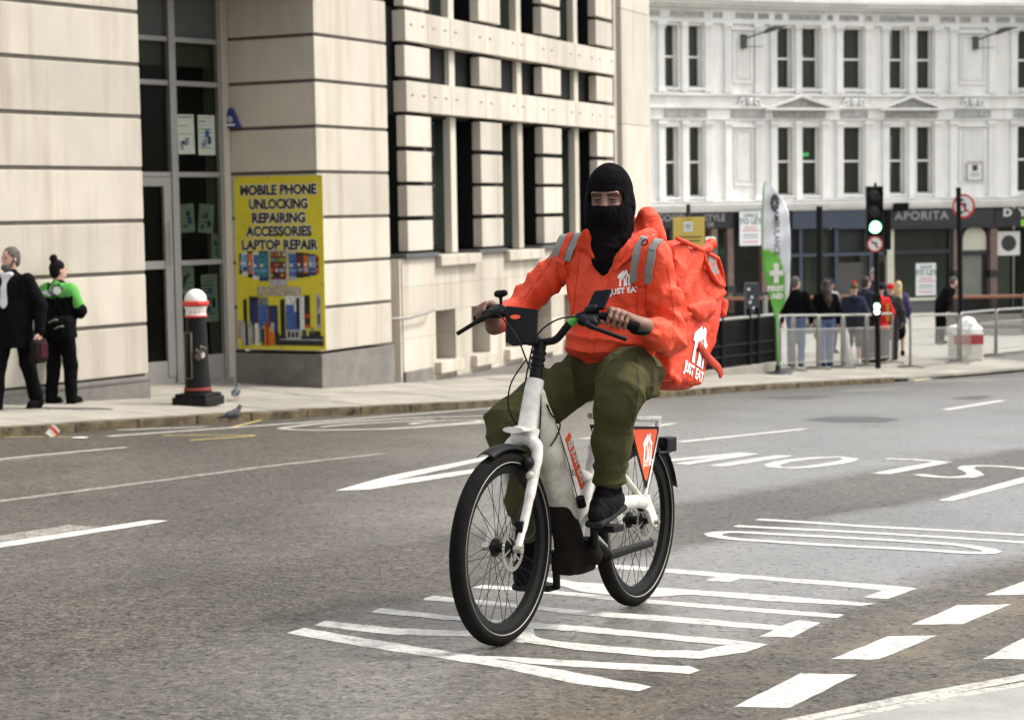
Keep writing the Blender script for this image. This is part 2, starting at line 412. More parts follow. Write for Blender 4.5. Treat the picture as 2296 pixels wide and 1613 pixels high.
# ================================================================== ROAD, PAVEMENTS, PAINT
def road_material():
    m = bpy.data.materials.new('asphalt'); m.use_nodes = True
    t = m.node_tree; p = t.nodes['Principled BSDF']; L = t.links.new
    g = nd(t, 'ShaderNodeNewGeometry')
    sub = nd(t, 'ShaderNodeVectorMath', operation='SUBTRACT'); sub.inputs[1].default_value = (KO.x, KO.y, 0); L(g.outputs['Position'], sub.inputs[0])
    dq = nd(t, 'ShaderNodeVectorMath', operation='DOT_PRODUCT'); dq.inputs[1].default_value = (KN.x, KN.y, 0); L(sub.outputs[0], dq.inputs[0])
    ds = nd(t, 'ShaderNodeVectorMath', operation='DOT_PRODUCT'); ds.inputs[1].default_value = (KE.x, KE.y, 0); L(sub.outputs[0], ds.inputs[0])
    def noise(sc_, det=5., rg=.6, vec=None):
        n = nd(t, 'ShaderNodeTexNoise'); n.inputs['Scale'].default_value = sc_; n.inputs['Detail'].default_value = det; n.inputs['Roughness'].default_value = rg
        L(vec or g.outputs['Position'], n.inputs['Vector']); return n.outputs['Fac']
    def math_(op, a, b=None, clamp=False):
        n = nd(t, 'ShaderNodeMath', operation=op); n.use_clamp = clamp
        for i, x in enumerate((a, b)):
            if x is None: continue
            if isinstance(x, (int, float)): n.inputs[i].default_value = x
            else: L(x, n.inputs[i])
        return n.outputs[0]
    def ramp(fac, stops):
        n = nd(t, 'ShaderNodeValToRGB'); cr = n.color_ramp
        while len(cr.elements) < len(stops): cr.elements.new(.5)
        for e, (pos, c) in zip(cr.elements, stops): e.position = pos; e.color = c if len(c) == 4 else (*c, 1)
        L(fac, n.inputs['Fac']); return n.outputs['Color']
    def mix(f, a, b, blend='MIX'):
        n = nd(t, 'ShaderNodeMix', data_type='RGBA', blend_type=blend)
        for k, x in (('Factor', f), ('A', a), ('B', b)):
            if isinstance(x, (int, float)): n.inputs[k].default_value = x
            elif isinstance(x, tuple): n.inputs[k].default_value = (*x, 1)
            else: L(x, n.inputs[k])
        return n.outputs['Result']
    # wander of the seams between strips
    wob = math_('MULTIPLY', math_('SUBTRACT', noise(.8, 4.), .5), .5)
    q = math_('ADD', dq.outputs['Value'], wob)
    qn = math_('DIVIDE', math_('ADD', q, 13.), 13., True)          # -13 .. 0 -> 0 .. 1
    def at_(v): return (v+13.)/13.
    G = lambda v: (v, v, v)
    # strips laid at different times: damp (smooth, sheen also painted pale) or dry and dusty
    wet = ramp(qn, [(0., G(.12)), (at_(-11.35), G(.15)), (at_(-11.0), G(.95)), (at_(-9.75), G(.9)), (at_(-9.5), G(.25)), (at_(-8.5), G(.3)), (at_(-8.2), G(.95)), (at_(-4.), G(.85)), (1., G(.3))])
    sx_ = nd(t, 'ShaderNodeSeparateXYZ'); L(g.outputs['Position'], sx_.inputs[0])
    dryl = nd(t, 'ShaderNodeMapRange'); dryl.inputs['From Min'].default_value = -1.6; dryl.inputs['From Max'].default_value = .9; dryl.inputs['To Min'].default_value = .25; dryl.interpolation_type = 'SMOOTHSTEP'
    L(math_('ADD', sx_.outputs['X'], math_('MULTIPLY', wob, 3.)), dryl.inputs['Value']); wet = math_('MULTIPLY', wet, dryl.outputs['Result'])
    old = ramp(qn, [(0., G(.75)), (at_(-11.35), G(.7)), (at_(-11.0), G(.1)), (at_(-9.75), G(.12)), (at_(-9.5), G(.65)), (at_(-8.5), G(.6)), (at_(-8.2), G(.2)), (at_(-3.), G(.35)), (1., G(.7))])
    agg_f = noise(150., 3., .7); agg_m = noise(48., 4., .7); agg_c = noise(17., 5., .65)
    agg = math_('ADD', math_('ADD', math_('MULTIPLY', agg_f, .35), math_('MULTIPLY', agg_m, .45)), math_('MULTIPLY', agg_c, .2)); fine = noise(420., 2., .6); mid = noise(6., 6., .65); big = noise(.55, 5., .6)
    strk = nd(t, 'ShaderNodeMapping'); strk.vector_type = 'POINT'
    strk.inputs['Rotation'].default_value = (0, 0, math.radians(34)); L(g.outputs['Position'], strk.inputs['Vector'])
    sc2 = nd(t, 'ShaderNodeVectorMath', operation='MULTIPLY'); sc2.inputs[1].default_value = (2.4, .18, 1.); L(strk.outputs[0], sc2.inputs[0])
    track = noise(1., 5., .6, sc2.outputs[0])
    base = ramp(agg, [(.405, (.022, .021, .02)), (.5, (.125, .12, .112)), (.595, (.31, .30, .285))])  # damp strips: colour raised to carry part of the wet sheen
    dusty = ramp(agg, [(.41, (.012, .0105, .009)), (.5, (.045, .0405, .035)), (.59, (.13, .12, .104))])
    old = math_('MAXIMUM', old, math_('SUBTRACT', .85, math_('MULTIPLY', dryl.outputs['Result'], .85)))  # drier left side mixed darker, its weaker sheen painted in as well
    c = mix(old, base, dusty)
    c = mix(math_('MULTIPLY', ramp(mid, [(.4, G(0.)), (.75, G(1.))]), .35), c, (.03, .028, .025))
    c = mix(math_('MULTIPLY', ramp(track, [(.5, G(0.)), (.8, G(1.))]), .4), c, (.115, .106, .094))
    # sandy grit and mud swept to the near gutter
    dirt = math_('MULTIPLY', ramp(qn, [(at_(-12.4), G(.4)), (at_(-11.6), G(1.)), (at_(-11.15), G(.35)), (at_(-10.9), G(0.))]), ramp(noise(1.6, 6., .65), [(.42, G(0.)), (.66, G(1.))]))
    c = mix(math_('MULTIPLY', dirt, .6), c, (.20, .17, .12))
    c = mix(math_('MULTIPLY', ramp(noise(.45, 5., .6), [(.42, G(0.)), (.62, G(1.))]), .5), c, mix(.55, c, (.012, .011, .01)))
    sc4 = nd(t, 'ShaderNodeVectorMath', operation='MULTIPLY'); sc4.inputs[1].default_value = (1.6, 1.6, 1.); L(g.outputs['Position'], sc4.inputs[0]); vo = nd(t, 'ShaderNodeTexVoronoi', feature='DISTANCE_TO_EDGE'); vo.inputs['Scale'].default_value = .42
    wv_ = nd(t, 'ShaderNodeVectorMath', operation='ADD'); L(g.outputs['Position'], wv_.inputs[0]); nn_ = nd(t, 'ShaderNodeTexNoise'); nn_.inputs['Scale'].default_value = 2.2; nn_.inputs['Detail'].default_value = 5.; L(g.outputs['Position'], nn_.inputs['Vector']); L(nn_.outputs['Color'], wv_.inputs[1]); L(wv_.outputs[0], vo.inputs['Vector'])
    crk = math_('MULTIPLY', ramp(vo.outputs['Distance'], [(.0, G(1.)), (.012, G(0.))]), ramp(noise(.3, 3., .5), [(.5, G(0.)), (.6, G(1.))]))
    c = mix(math_('MULTIPLY', crk, .6), c, (.012, .011, .01))
    # pits of open texture, filled with black binder
    sc3 = nd(t, 'ShaderNodeVectorMath', operation='MULTIPLY'); sc3.inputs[1].default_value = (26., 26., 1.); L(g.outputs['Position'], sc3.inputs[0])
    pit = ramp(noise(1., 4., .75, sc3.outputs[0]), [(.34, G(1.)), (.43, G(0.))])
    c = mix(math_('MULTIPLY', pit, .8), c, (.014, .013, .012))
    c = mix(1., c, (1., .945, .865), 'MULTIPLY')
    L(c, p.inputs['Base Color'])
    rg = math_('SUBTRACT', .74, math_('MULTIPLY', wet, .46))
    rg = math_('ADD', rg, math_('MULTIPLY', math_('SUBTRACT', big, .5), .35))
    rg = math_('ADD', rg, math_('MULTIPLY', pit, .2), True)
    L(math_('MULTIPLY', math_('MULTIPLY', math_('MULTIPLY', wet, math_('SUBTRACT', 1., pit)), ramp(big, [(.3, G(.45)), (.6, G(1.))])), 1.), p.inputs['Coat Weight']); p.inputs['Coat Roughness'].default_value = .36; p.inputs['Coat IOR'].default_value = 1.5
    L(rg, p.inputs['Roughness']); L(math_('ADD', math_('MULTIPLY', wet, .35), .12), p.inputs['Specular IOR Level'])
    h = math_('ADD', math_('MULTIPLY', agg, .7), math_('MULTIPLY', fine, .3))
    h = math_('SUBTRACT', h, math_('MULTIPLY', pit, .9))
    b = nd(t, 'ShaderNodeBump'); b.inputs['Strength'].default_value = .75; b.inputs['Distance'].default_value = .006
    b2 = nd(t, 'ShaderNodeBump'); b2.inputs['Strength'].default_value = .12; b2.inputs['Distance'].default_value = .006; L(h, b2.inputs['Height']); L(b2.outputs[0], p.inputs['Coat Normal'])
    L(h, b.inputs['Height']); L(b.outputs[0], p.inputs['Normal'])
    return m
M_ROAD = road_material()
def sheet(name, f, xs, ys, m, keep=None):
    mb = MB()
    for i in range(len(xs)-1):
        for j in range(len(ys)-1):
            if keep and not keep((xs[i]+xs[i+1])/2, (ys[j]+ys[j+1])/2): continue
            mb.face([(x, y, f(x, y)) for x, y in ((xs[i], ys[j]), (xs[i+1], ys[j]), (xs[i+1], ys[j+1]), (xs[i], ys[j+1]))])
    me = mb.mesh(name, m, smooth=True)
    return link(name, me)
xs = list(np.arange(-60, 81, 2.)); ys = list(np.arange(-8, 60, 1.))+list(np.arange(60, 200, 5.))
road = tag(sheet('road', zr, xs, ys, M_ROAD), kind='structure')

# ---- paint
def paint_mat(name, col, wear=.5):
    m = bpy.data.materials.new(name); m.use_nodes = True; t = m.node_tree; p = t.nodes['Principled BSDF']; L = t.links.new
    g = nd(t, 'ShaderNodeNewGeometry'); n = nd(t, 'ShaderNodeTexNoise'); n.inputs['Scale'].default_value = 14.; n.inputs['Detail'].default_value = 8.; n.inputs['Roughness'].default_value = .75
    L(g.outputs['Position'], n.inputs['Vector'])
    r = nd(t, 'ShaderNodeValToRGB'); e = r.color_ramp.elements; e[0].position = .22+.2*wear; e[1].position = .4+.25*wear
    e[0].color = (*[c*(.62-.35*wear) for c in col], 1); e[1].color = (*col, 1)
    L(n.outputs['Fac'], r.inputs['Fac']); L(r.outputs[0], p.inputs['Base Color']); p.inputs['Roughness'].default_value = .6
    n2 = nd(t, 'ShaderNodeTexNoise'); n2.inputs['Scale'].default_value = 180.; n2.inputs['Detail'].default_value = 3.; L(g.outputs['Position'], n2.inputs['Vector'])
    b = nd(t, 'ShaderNodeBump'); b.inputs['Strength'].default_value = .4; b.inputs['Distance'].default_value = .004; L(n2.outputs['Fac'], b.inputs['Height']); L(b.outputs[0], p.inputs['Normal'])
    # worn through to the tarmac in flecks
    n3 = nd(t, 'ShaderNodeTexNoise'); n3.inputs['Scale'].default_value = 55.; n3.inputs['Detail'].default_value = 6.; n3.inputs['Roughness'].default_value = .8; L(g.outputs['Position'], n3.inputs['Vector'])
    r3 = nd(t, 'ShaderNodeValToRGB'); r3.color_ramp.elements[0].position = .25+.17*wear; r3.color_ramp.elements[1].position = .33+.2*wear; L(n3.outputs['Fac'], r3.inputs['Fac'])
    L(r3.outputs[0], p.inputs['Alpha'])
    return m
M_PAINT = paint_mat('white_road_paint', (.50, .485, .435), .5)
M_PAINT_OLD = paint_mat('worn_road_paint', (.42, .40, .35), .6)
M_PAINT_FAINT = paint_mat('faint_road_paint', (.3, .275, .235), .75)
M_YELLOW = paint_mat('yellow_road_paint', (.55, .42, .13), .4)
def ground_poly(pix, name, m, h=.004, rough_edge=True):
    mb = MB(); pts = []
    n = len(pix)
    for i in range(n):                       # follow the ground between the corners
        a, b = pix[i], pix[(i+1) % n]; k = max(1, int(math.hypot(a[0]-b[0], a[1]-b[1])/25))
        for j in range(k):
            q = gnd(a[0]+(b[0]-a[0])*j/k, a[1]+(b[1]-a[1])*j/k)
            if rough_edge:
                r = random.Random(len(pts)*7+int(a[0])); q.x += r.uniform(-.004, .004); q.y += r.uniform(-.008, .008)
            pts.append((q.x, q.y, zr(q.x, q.y)+h*(.3+.7*min(1, max(0, q.y-8)/12))))
    mb.face(pts)
    me = mb.mesh(name, m)
    bm = bmesh.new(); bm.from_mesh(me); bmesh.ops.triangulate(bm, faces=bm.faces[:])
    for f in bm.faces:
        if f.normal.z < 0: f.normal_flip()
    bm.to_mesh(me); bm.free()
    return link(name, me, road)
def ground_stroke(pix, w, name, m, h=.004, closed=False, wide=None):
    """a painted stroke along traced points, with a true width in metres"""
    P = []
    n = len(pix)
    for i in range(n if closed else n-1):
        a, b = pix[i], pix[(i+1) % n]; k = max(1, int(math.hypot(a[0]-b[0], a[1]-b[1])/30))
        for j in range(k): P.append(gnd(a[0]+(b[0]-a[0])*j/k, a[1]+(b[1]-a[1])*j/k))
    if not closed: P.append(gnd(*pix[-1]))
    if len(P) > 6:                           # soften the corners
        for _ in range(2):
            Q = P[:]
            for i in range(len(P)):
                if not closed and i in (0, len(P)-1): continue
                Q[i] = (P[i-1]+P[i]*2+P[(i+1) % len(P)])/4
            P = Q
    mb = MB(); N = len(P); L_, R_ = [], []
    r = random.Random(int(pix[0][0]))
    for i in range(N):
        t = (P[(i+1) % N]-P[i-1]) if closed else (P[min(i+1, N-1)]-P[max(i-1, 0)])
        t.z = 0; t.normalize(); nn = Vector((-t.y, t.x, 0))
        ww = w/2*(1+r.uniform(-.07, .07))
        for S, sg in ((L_, 1), (R_, -1)):
            q = P[i]+nn*ww*sg; S.append((q.x, q.y, zr(q.x, q.y)+h*(.3+.7*min(1, max(0, q.y-8)/12))))
    for i in range(N if closed else N-1):
        j = (i+1) % N; mb.face([R_[i], R_[j], L_[j], L_[i]])
    return link(name, mb.mesh(name, m), road)
# nearest word, read from the far kerb
P_ = ground_poly; S_ = ground_stroke; W = M_PAINT
P_([(642,1418),(681,1407.5),(822,1431),(1064,1469),(1181,1488),(1289,1507),(1460,1538),(1434,1549),(1289,1531),(1095,1491),(856,1455),(702,1430)], 'painted_letter', W)
P_([(1064,1469.7),(1163,1472.5),(1289,1481),(1543,1492.7),(1570,1503),(1543,1509.4),(1289,1494),(1186,1487)], 'painted_letter', W, .0055)
P_([(704,1400.7),(729,1390.4),(890,1407.5),(1061,1414.4),(1100,1410),(1163,1393.8),(1214,1395.5),(1197,1412),(1199,1424),(1228,1434.9),(1170,1440),(1100,1430),(1061,1426),(890,1423),(709,1402.4)], 'painted_letter', W)
P_([(832,1371.6),(852,1362.4),(1044,1383.6),(1177,1395),(1289,1402),(1622,1432.6),(1723,1443.6),(1690,1450),(1622,1445.8),(1289,1415),(1204,1409),(1044,1393),(838,1373.3)], 'painted_letter', W, .0065)
P_([(1204,1429),(1249,1436.6),(1289,1441.4),(1464,1456.7),(1569,1459),(1626,1445.8),(1723,1443.6),(1671,1463.3),(1570,1476.5),(1464,1472),(1289,1456),(1175,1439)], 'painted_letter', W, .008)
P_([(948,1342),(972,1335),(1160,1352.8),(1289,1366.9),(1517,1382),(1750,1402),(1789,1388.8),(1842,1395.4),(1776,1428),(1701,1426),(1735,1412),(1517,1395),(1289,1377),(1160,1362),(955,1345)], 'painted_letter', W)
S_([(1070,1314),(1180,1321),(1289,1332),(1420,1345),(1684,1366),(1885,1381)], .105, 'painted_letter', W)
P_([(1145,1291),(1165,1287),(1222,1292),(1289,1304),(1552,1322),(1730,1334),(1965,1353),(1930,1358),(1725,1347),(1552,1333),(1420,1340),(1300,1326),(1222,1302)], 'painted_letter', W, .0055)
P_([(1232,1284),(1266,1270.8),(1330,1261),(1489,1274),(1660,1287),(1842,1301),(2000,1312),(2056,1318.6),(1990,1342),(1934,1339),(1980,1323),(1842,1310),(1660,1296),(1636,1304),(1579,1302),(1606,1292),(1489,1283),(1330,1271),(1285,1276),(1246,1286)], 'painted_letter', W)
# the next word
S_([(1699,1164),(1771,1168),(1947,1180),(2166,1191),(2330,1201)], .1, 'painted_letter', W)
S_([(1649,1179),(1806,1187),(1947,1194),(2144,1206),(2330,1218)], .1, 'painted_letter', W, .0055)
S_([(1572,1197),(1618,1190),(1728,1197),(1947,1208),(2144,1220),(2214,1230),(2252,1239),(2188,1241),(2078,1233),(1859,1222),(1662,1210),(1596,1203)], .1, 'painted_letter', W, .007, closed=True)
# across the lane
S_([(1493,1033),(1675,1015.5)], .15, 'painted_letter', W); S_([(1526,1041),(1688,1017)], .15, 'painted_letter', W, .0055); S_([(1605,1045),(1763,1021)], .15, 'painted_letter', W)
S_([(1700,1043),(1728,1050),(1807,1049),(1903,1034),(1940,1027),(1894,1022),(1837,1024),(1750,1034)], .13, 'painted_letter', W, closed=True)
S_([(1986,1028.6),(2050,1031),(2128,1037)], .13, 'painted_letter', W, .0055); S_([(2113,1036),(1973,1062)], .15, 'painted_letter', W)
S_([(2058,1063),(2083,1070),(2166,1072),(2222,1066),(2188,1057),(2134,1048),(2162,1042.6),(2245,1044),(2310,1052)], .13, 'painted_letter', W)
P_([(2100,1122),(2135,1123),(2330,1073),(2330,1060)], 'lane_line', W)
S_([(1522,991),(1807,961.5)], .12, 'lane_line', W); S_([(2118,919),(2249,897.5)], .14, 'lane_line', W); S_([(1300,984),(1345,980)], .1, 'lane_line', W); S_([(1455,958),(1513,949)], .1, 'lane_line', W)
S_([(1340,1019),(1430,1008)], .12, 'lane_line', W)
S_([(1438,890.5),(1600,880),(1890,862)], .09, 'edge_line', W); S_([(1890,877),(2043,868.6)], .09, 'edge_line', M_PAINT_OLD); S_([(2070,855.4),(2310,848.5)], .1, 'edge_line', W)
# left side
P_([(-40,1234),(-40,1222),(333,1165.6),(377,1166.6),(354,1172)], 'lane_line', W)
S_([(-30,1033),(92,1019.5),(284,1002.6)], .06, 'lane_line', W); S_([(-30,1038),(60,1028),(170,1016)], .05, 'lane_line', M_PAINT_FAINT)
P_([(751,1100),(870,1067),(1097,1022),(1110,1028),(1050,1040),(882,1077),(1075,1050),(1090,1056),(830,1097)], 'lane_arrow', W)
S_([(243,978),(512,959),(700,946),(1128,913)], .09, 'edge_line', W)
S_([(262,964),(460,957)], .12, 'edge_line', M_PAINT_OLD)
S_([(626,961),(667,965),(871,962),(1118,945)], .12, 'cycle_symbol', W); S_([(628,960),(718,949),(923,937),(1140,931)], .1, 'cycle_symbol', W, .0055)
S_([(720,957),(790,950),(974,941)], .09, 'cycle_symbol', W); S_([(893,952),(1005,951),(1107,942),(1000,941)], .08, 'cycle_symbol', W, closed=True)
S_([(364,976),(597,975),(426,987)], .05, 'yellow_line', M_YELLOW); S_([(-20,979.5),(159,979.5)], .05, 'yellow_line', M_YELLOW); S_([(520,958),(600,938),(690,926)], .04, 'yellow_line', M_YELLOW)
S_([(-40,1128),(180,1100),(359,1077),(600,1045),(860,1017)], .1, 'worn_line', M_PAINT_FAINT)
S_([(-40,1212),(60,1200),(190,1178)], .22, 'worn_line', M_PAINT_FAINT)
# crossing marks by the near kerb
Bx = lambda q: [(1289.2+x*.43846, 1132.3+y*.43846) for x, y in q]
for q in ([(805,1030),(1150,860),(1440,865),(1095,1035)], [(1310,787),(1600,670),(1850,665),(1560,787)], [(1720,610),(1960,510),(2230,505),(1980,608)], [(2095,460),(2340,372),(2340,455)], [(2085,785),(2340,652),(2340,787)]):
    P_(Bx(q), 'crossing_mark', W)
S_(Bx([(1060,1118),(1700,986),(2360,866)]), .075, 'edge_line', M_PAINT_OLD); S_(Bx([(1240,1106),(1750,1005),(2360,904)]), .055, 'edge_line', M_PAINT_OLD)
# patched trench covers in the carriageway
M_TAR = mat('bitumen_patch', (.045, .042, .038), .5, noise=.5, nscale=30., bump=.5, bscale=200.)
for q in ([(1800,941),(1860,934),(1960,934),(2020,940),(1980,946),(1880,946)], [(1700,891),(1800,886),(1870,888),(1800,895)], [(2130,893),(2180,887),(2225,888),(2190,896)]):
    P_(q, 'road_patch', M_TAR, .003)

# ---- near flush footway at the bottom right corner
M_CONC = mat('pale_concrete', (.27, .258, .232), .8, noise=.25, nscale=5., bump=.4, bscale=90.)
fp = [gnd(*p) for p in Bx([(1330,1110),(1800,1018),(2500,895),(2500,1300),(1000,1300)])]
mb = MB(); mb.face([(p.x, p.y, zr(p.x, p.y)+.006) for p in fp])
tag(mb.build('near_footway', M_CONC), kind='structure')

# ---- pavement below the buildings: kerb stones and slabs laid one by one
KERB = [Vector(p) for p in ((-16.1, 2.0), (-10.5, 10.4), (-4.92, 18.74), (-2.9, 22.0), (-.29, 25.41), (2.33, 29.1), (4.64, 33.0), (7.6, 36.9))]
KERB2 = [Vector(p) for p in ((9.3, 40.1), (11.5, 43.8), (14.5, 48.5), (17.5, 53.))]
M_KERB = mat('granite_kerb', (.135, .105, .06), .9, noise=.6, nscale=4.5, bump=.7, bscale=45., dark=(.022, .019, .015), spec=.15)
M_SLAB = [mat('paving_slab_%s' % n, c, .8, noise=.22, nscale=3., bump=.35, bscale=80.) for n, c in (('a', (.275, .255, .212)), ('b', (.305, .28, .235)), ('c', (.245, .225, .188)))]
M_BED = mat('paving_bed', (.12, .11, .095), .9, noise=.3, nscale=6.)
def poly_resample(P, step):
    out = [P[0]]; acc = 0
    for a, b in zip(P, P[1:]):
        L = (b-a).length; d = step-acc
        while d <= L: out.append(a.lerp(b, d/L)); d += step
        acc = (acc+L) % step
    return out
mb = MB()
ring = KERB+[Vector((9.3, 40.1))]+KERB2[1:]
for i in range(len(ring)-1):
    a, b = ring[i], ring[i+1]; n0 = Vector((-.829, .559))
    for j in range(22):
        q = [a+n0*(.14+j*.8), b+n0*(.14+j*.8), b+n0*(.14+(j+1)*.8), a+n0*(.14+(j+1)*.8)]
        def ze(v):
            d = (v-KO).dot(KN); return zp(v.x, v.y)-.03
        mb.face([(v.x, v.y, ze(v)) for v in q])
pavement = tag(link('pavement', mb.mesh('pavement', M_BED, smooth=True)), kind='structure')
random.seed(4)
for K in (KERB[1:], KERB2):
    P = poly_resample(K, .92)
    for a, b in zip(P, P[1:]):
        t = (b-a).normalized(); n0 = Vector((-t.y, t.x)); mb = MB()
        e = t*.006
        for za, zb in ((.12, .12),):
            dz = random.uniform(-.006, .004); dn = n0*random.uniform(-.008, .008)
            A, B_ = a+e+dn, b-e+dn
            q = [A, B_, B_+n0*.15, A+n0*.15]
            top = [Vector((v.x, v.y, zr(v.x, v.y)+.095+dz)) for v in q]; bot = [Vector((v.x, v.y, zr(v.x, v.y)-.1)) for v in q]
            mb.add(bot+top, [[3, 2, 1, 0], [4, 5, 6, 7], [0, 1, 5, 4], [1, 2, 6, 5], [2, 3, 7, 6], [3, 0, 4, 7]])
        o = mb.build('kerb_stone', M_KERB, pavement, bevel=.018)
        for v in o.data.vertices:
            if v.co.z > zr(v.co.x, v.co.y)+.05: v.co += Vector((random.uniform(-.007, .007), random.uniform(-.007, .007), random.uniform(-.005, .005)))
# dropped kerb where people cross
mb = MB(); a, b = KERB[-1], KERB2[0]
t = (b-a).normalized(); n0 = Vector((-t.y, t.x))
mb.box((a.x, a.y, zr(a.x, a.y)-.1), (b.x-a.x, b.y-a.y, zr(b.x, b.y)-zr(a.x, a.y)), (n0.x*.15, n0.y*.15, 0), (0, 0, .125))
mb.build('dropped_kerb', mat('dropped_kerb_stone', (.4, .35, .26), .8, noise=.3, nscale=5.), pavement, bevel=.01)
# slabs
cnt = 0
for row in range(9):
    d0 = .155+row*.62; s = -2.+random.uniform(0, .9)
    while s < 30 and cnt < 320:
        ln = random.choice((.75, .9, .9, 1.05)); c = KO+KE*(s+ln/2)+KN*(d0+.3)
        if -1600 < proj_x((c.x, c.y, zp(c.x, c.y))) < 2400 and c.y > 16:
            mb = MB(); g = .005; dz = random.uniform(-.004, .004)
            q = [KO+KE*(s+g)+KN*(d0+g), KO+KE*(s+ln-g)+KN*(d0+g), KO+KE*(s+ln-g)+KN*(d0+.62-g), KO+KE*(s+g)+KN*(d0+.62-g)]
            # the kerb bends away from the straight line: lay slabs against the bent kerb
            def bend(v):
                k = min(range(len(KERB)-1), key=lambda i: abs((KERB[i]+(KERB[i+1]-KERB[i])*.5-v).dot(KE)))
                u, w_ = KERB[k], KERB[k+1]; tt = (v-u).dot(KE)/max((w_-u).dot(KE), .1); kk = u.lerp(w_, tt)
                return v+KN*(kk-v).dot(KN)+KN*((v-KO).dot(KN))
            q = [bend(v) for v in q]
            top = [Vector((v.x, v.y, zp(v.x, v.y)+dz)) for v in q]; bot = [p-Vector((0, 0, .05)) for p in top]
            mb.add(bot+top, [[4, 5, 6, 7], [0, 1, 5, 4], [1, 2, 6, 5], [2, 3, 7, 6], [3, 0, 4, 7]])
            mb.build('paving_slab', random.choice(M_SLAB), pavement); cnt += 1
        s += ln
# iron drain grille by the kerb
M_IRON = mat('worn_iron', (.17, .165, .15), .7, noise=.3, nscale=20.)
a = gnd(112, 916, .15); b = gnd(252, 915, .15)
ex = (b-a); ex.z = zp(b.x, b.y)-zp(a.x, a.y); mb = MB()
c0 = Vector((a.x, a.y, zp(a.x, a.y)+.006)); side = Vector((KN.x*.22, KN.y*.22, 0))
for k in range(17):
    o = c0+ex*(k/17.); mb.box(o, ex*(.55/17.), side, (0, 0, .012))
mb.box(c0-side*.04-Vector((0, 0, .004)), ex, side*.07, (0, 0, .012)); mb.box(c0+side*.97-Vector((0, 0, .004)), ex, side*.07, (0, 0, .012))
mb.build('drain_grille', M_IRON, pavement)

# the wide paved corner of the circus
M_PLAZA = mat('circus_paving', (.30, .287, .252), .8, noise=.2, nscale=1.2, bump=.3, bscale=60.)
mb = MB(); n0 = Vector((-.829, .559)); cr_ = [Vector((-4., 30.))]+KERB[5:]+KERB2+[Vector((30., 66.))]
for a, b in zip(cr_, cr_[1:]):
    for j in range(50):
        def q4(v, j): w_ = v+n0*(1.6+j*1.2); return (w_.x, w_.y, zp(w_.x, w_.y)-.012)
        mb.face([q4(a, j), q4(b, j), q4(b, j+1), q4(a, j+1)])
plaza = tag(link('far_pavement', mb.mesh('far_pavement', M_PLAZA, smooth=True)), kind='structure')
# ================================================================== STONE BUILDINGS ON THE LEFT
class Fac:
    """a wall: u along it, w out of it towards the street, z up"""
    def __init__(s, O, deg):
        s.O = Vector((O[0], O[1], 0)); a = math.radians(deg)
        s.e = Vector((math.sin(a), math.cos(a), 0)); s.n = Vector((s.e.y, -s.e.x, 0))
    def pt(s, u, w, z): return s.O+s.e*u+s.n*w+Vector((0, 0, z))
    def box(s, mb, u0, u1, w0, w1, z0, z1, mi=0):
        mb.box(s.pt(u0, w0, z0), s.e*(u1-u0), s.n*(w1-w0), (0, 0, z1-z0), mi)
    def hit(s, px, py, w=0.):
        d = ray(px, py); k = s.n.dot(s.O+s.n*w)/s.n.dot(d); P = d*k
        return (P-s.O).dot(s.e), P.z+EYE
M_STONE = stone_mat('portland_stone', (.50, .455, .38), stain=(.28, .23, .165), amt=.85)
M_STONE2 = stone_mat('portland_stone_clean', (.54, .495, .42), stain=(.31, .255, .185), amt=.75)
M_JOINT = mat('stone_joint', (.09, .08, .065), .95, noise=.3, nscale=5.)
M_GRAN = mat('grey_granite', (.17, .155, .135), .65, noise=.35, nscale=3.5, bump=.3, bscale=120.)
M_ALU = mat('brushed_aluminium', (.25, .24, .22), .5, metal=.25, noise=.12, nscale=4.)
M_DARKGLASS = glass_mat('dark_shop_glass', (.006, .0065, .005), .07, alpha=.22, spec=.12)
M_FROST = mat('frosted_glass', (.075, .085, .076), .5, spec=.15, noise=.1, nscale=2.)
M_BLACK = mat('black_steel', (.006, .006, .006), .6, noise=.2, nscale=5., spec=.12)
M_INT = mat('shop_interior', (.05, .045, .035), .9, noise=.4, nscale=2.)
M_INTY = mat('yellow_shelving', (.2, .16, .03), .8, noise=.4, nscale=4.)

LW = Fac((-4.415, 23.75), 35.)
bld = thing('corner_building', (-4.4, 24., -.9), 'pale banded limestone building with a recessed glazed shop entrance and corner pier', 'building')
ZJ = [1.536+.622*k for k in range(-3, 10)]             # the rusticated joints run level
mb = MB(); LW.box(mb, -9, -.03, -.6, -.035, -1.3, 7.6); mb.build('wall_core', M_JOINT, bld)
mb = MB(); LW.box(mb, -9, 0, -.5, .03, -1.4, ZJ[0]-.02); mb.build('plinth', M_GRAN, bld, bevel=.008)
mb = MB(); LW.box(mb, -9, 0, -.12, .045, ZJ[0]-.062, ZJ[0]-.052); mb.build('plinth_lip', M_GRAN, bld)
for a, b in zip(ZJ, ZJ[1:]):
    mb = MB(); LW.box(mb, -9, 0, -.55, 0, a+.012, b-.034); mb.build('stone_course', M_STONE, bld, bevel=.012)
    mb = MB(); LW.box(mb, -9, -.004, -.5, -.014, b-.036, b+.014); mb.build('stone_joint', M_JOINT, bld)
# return of the recess
RT = Fac((-4.415, 23.75), 35.)
mb = MB(); mb.box(LW.pt(0, -.3, -1.3)-LW.e*.5, LW.e*.49, LW.n*-2.1, (0, 0, 8.9)); mb.build('recess_side', M_STONE, bld)
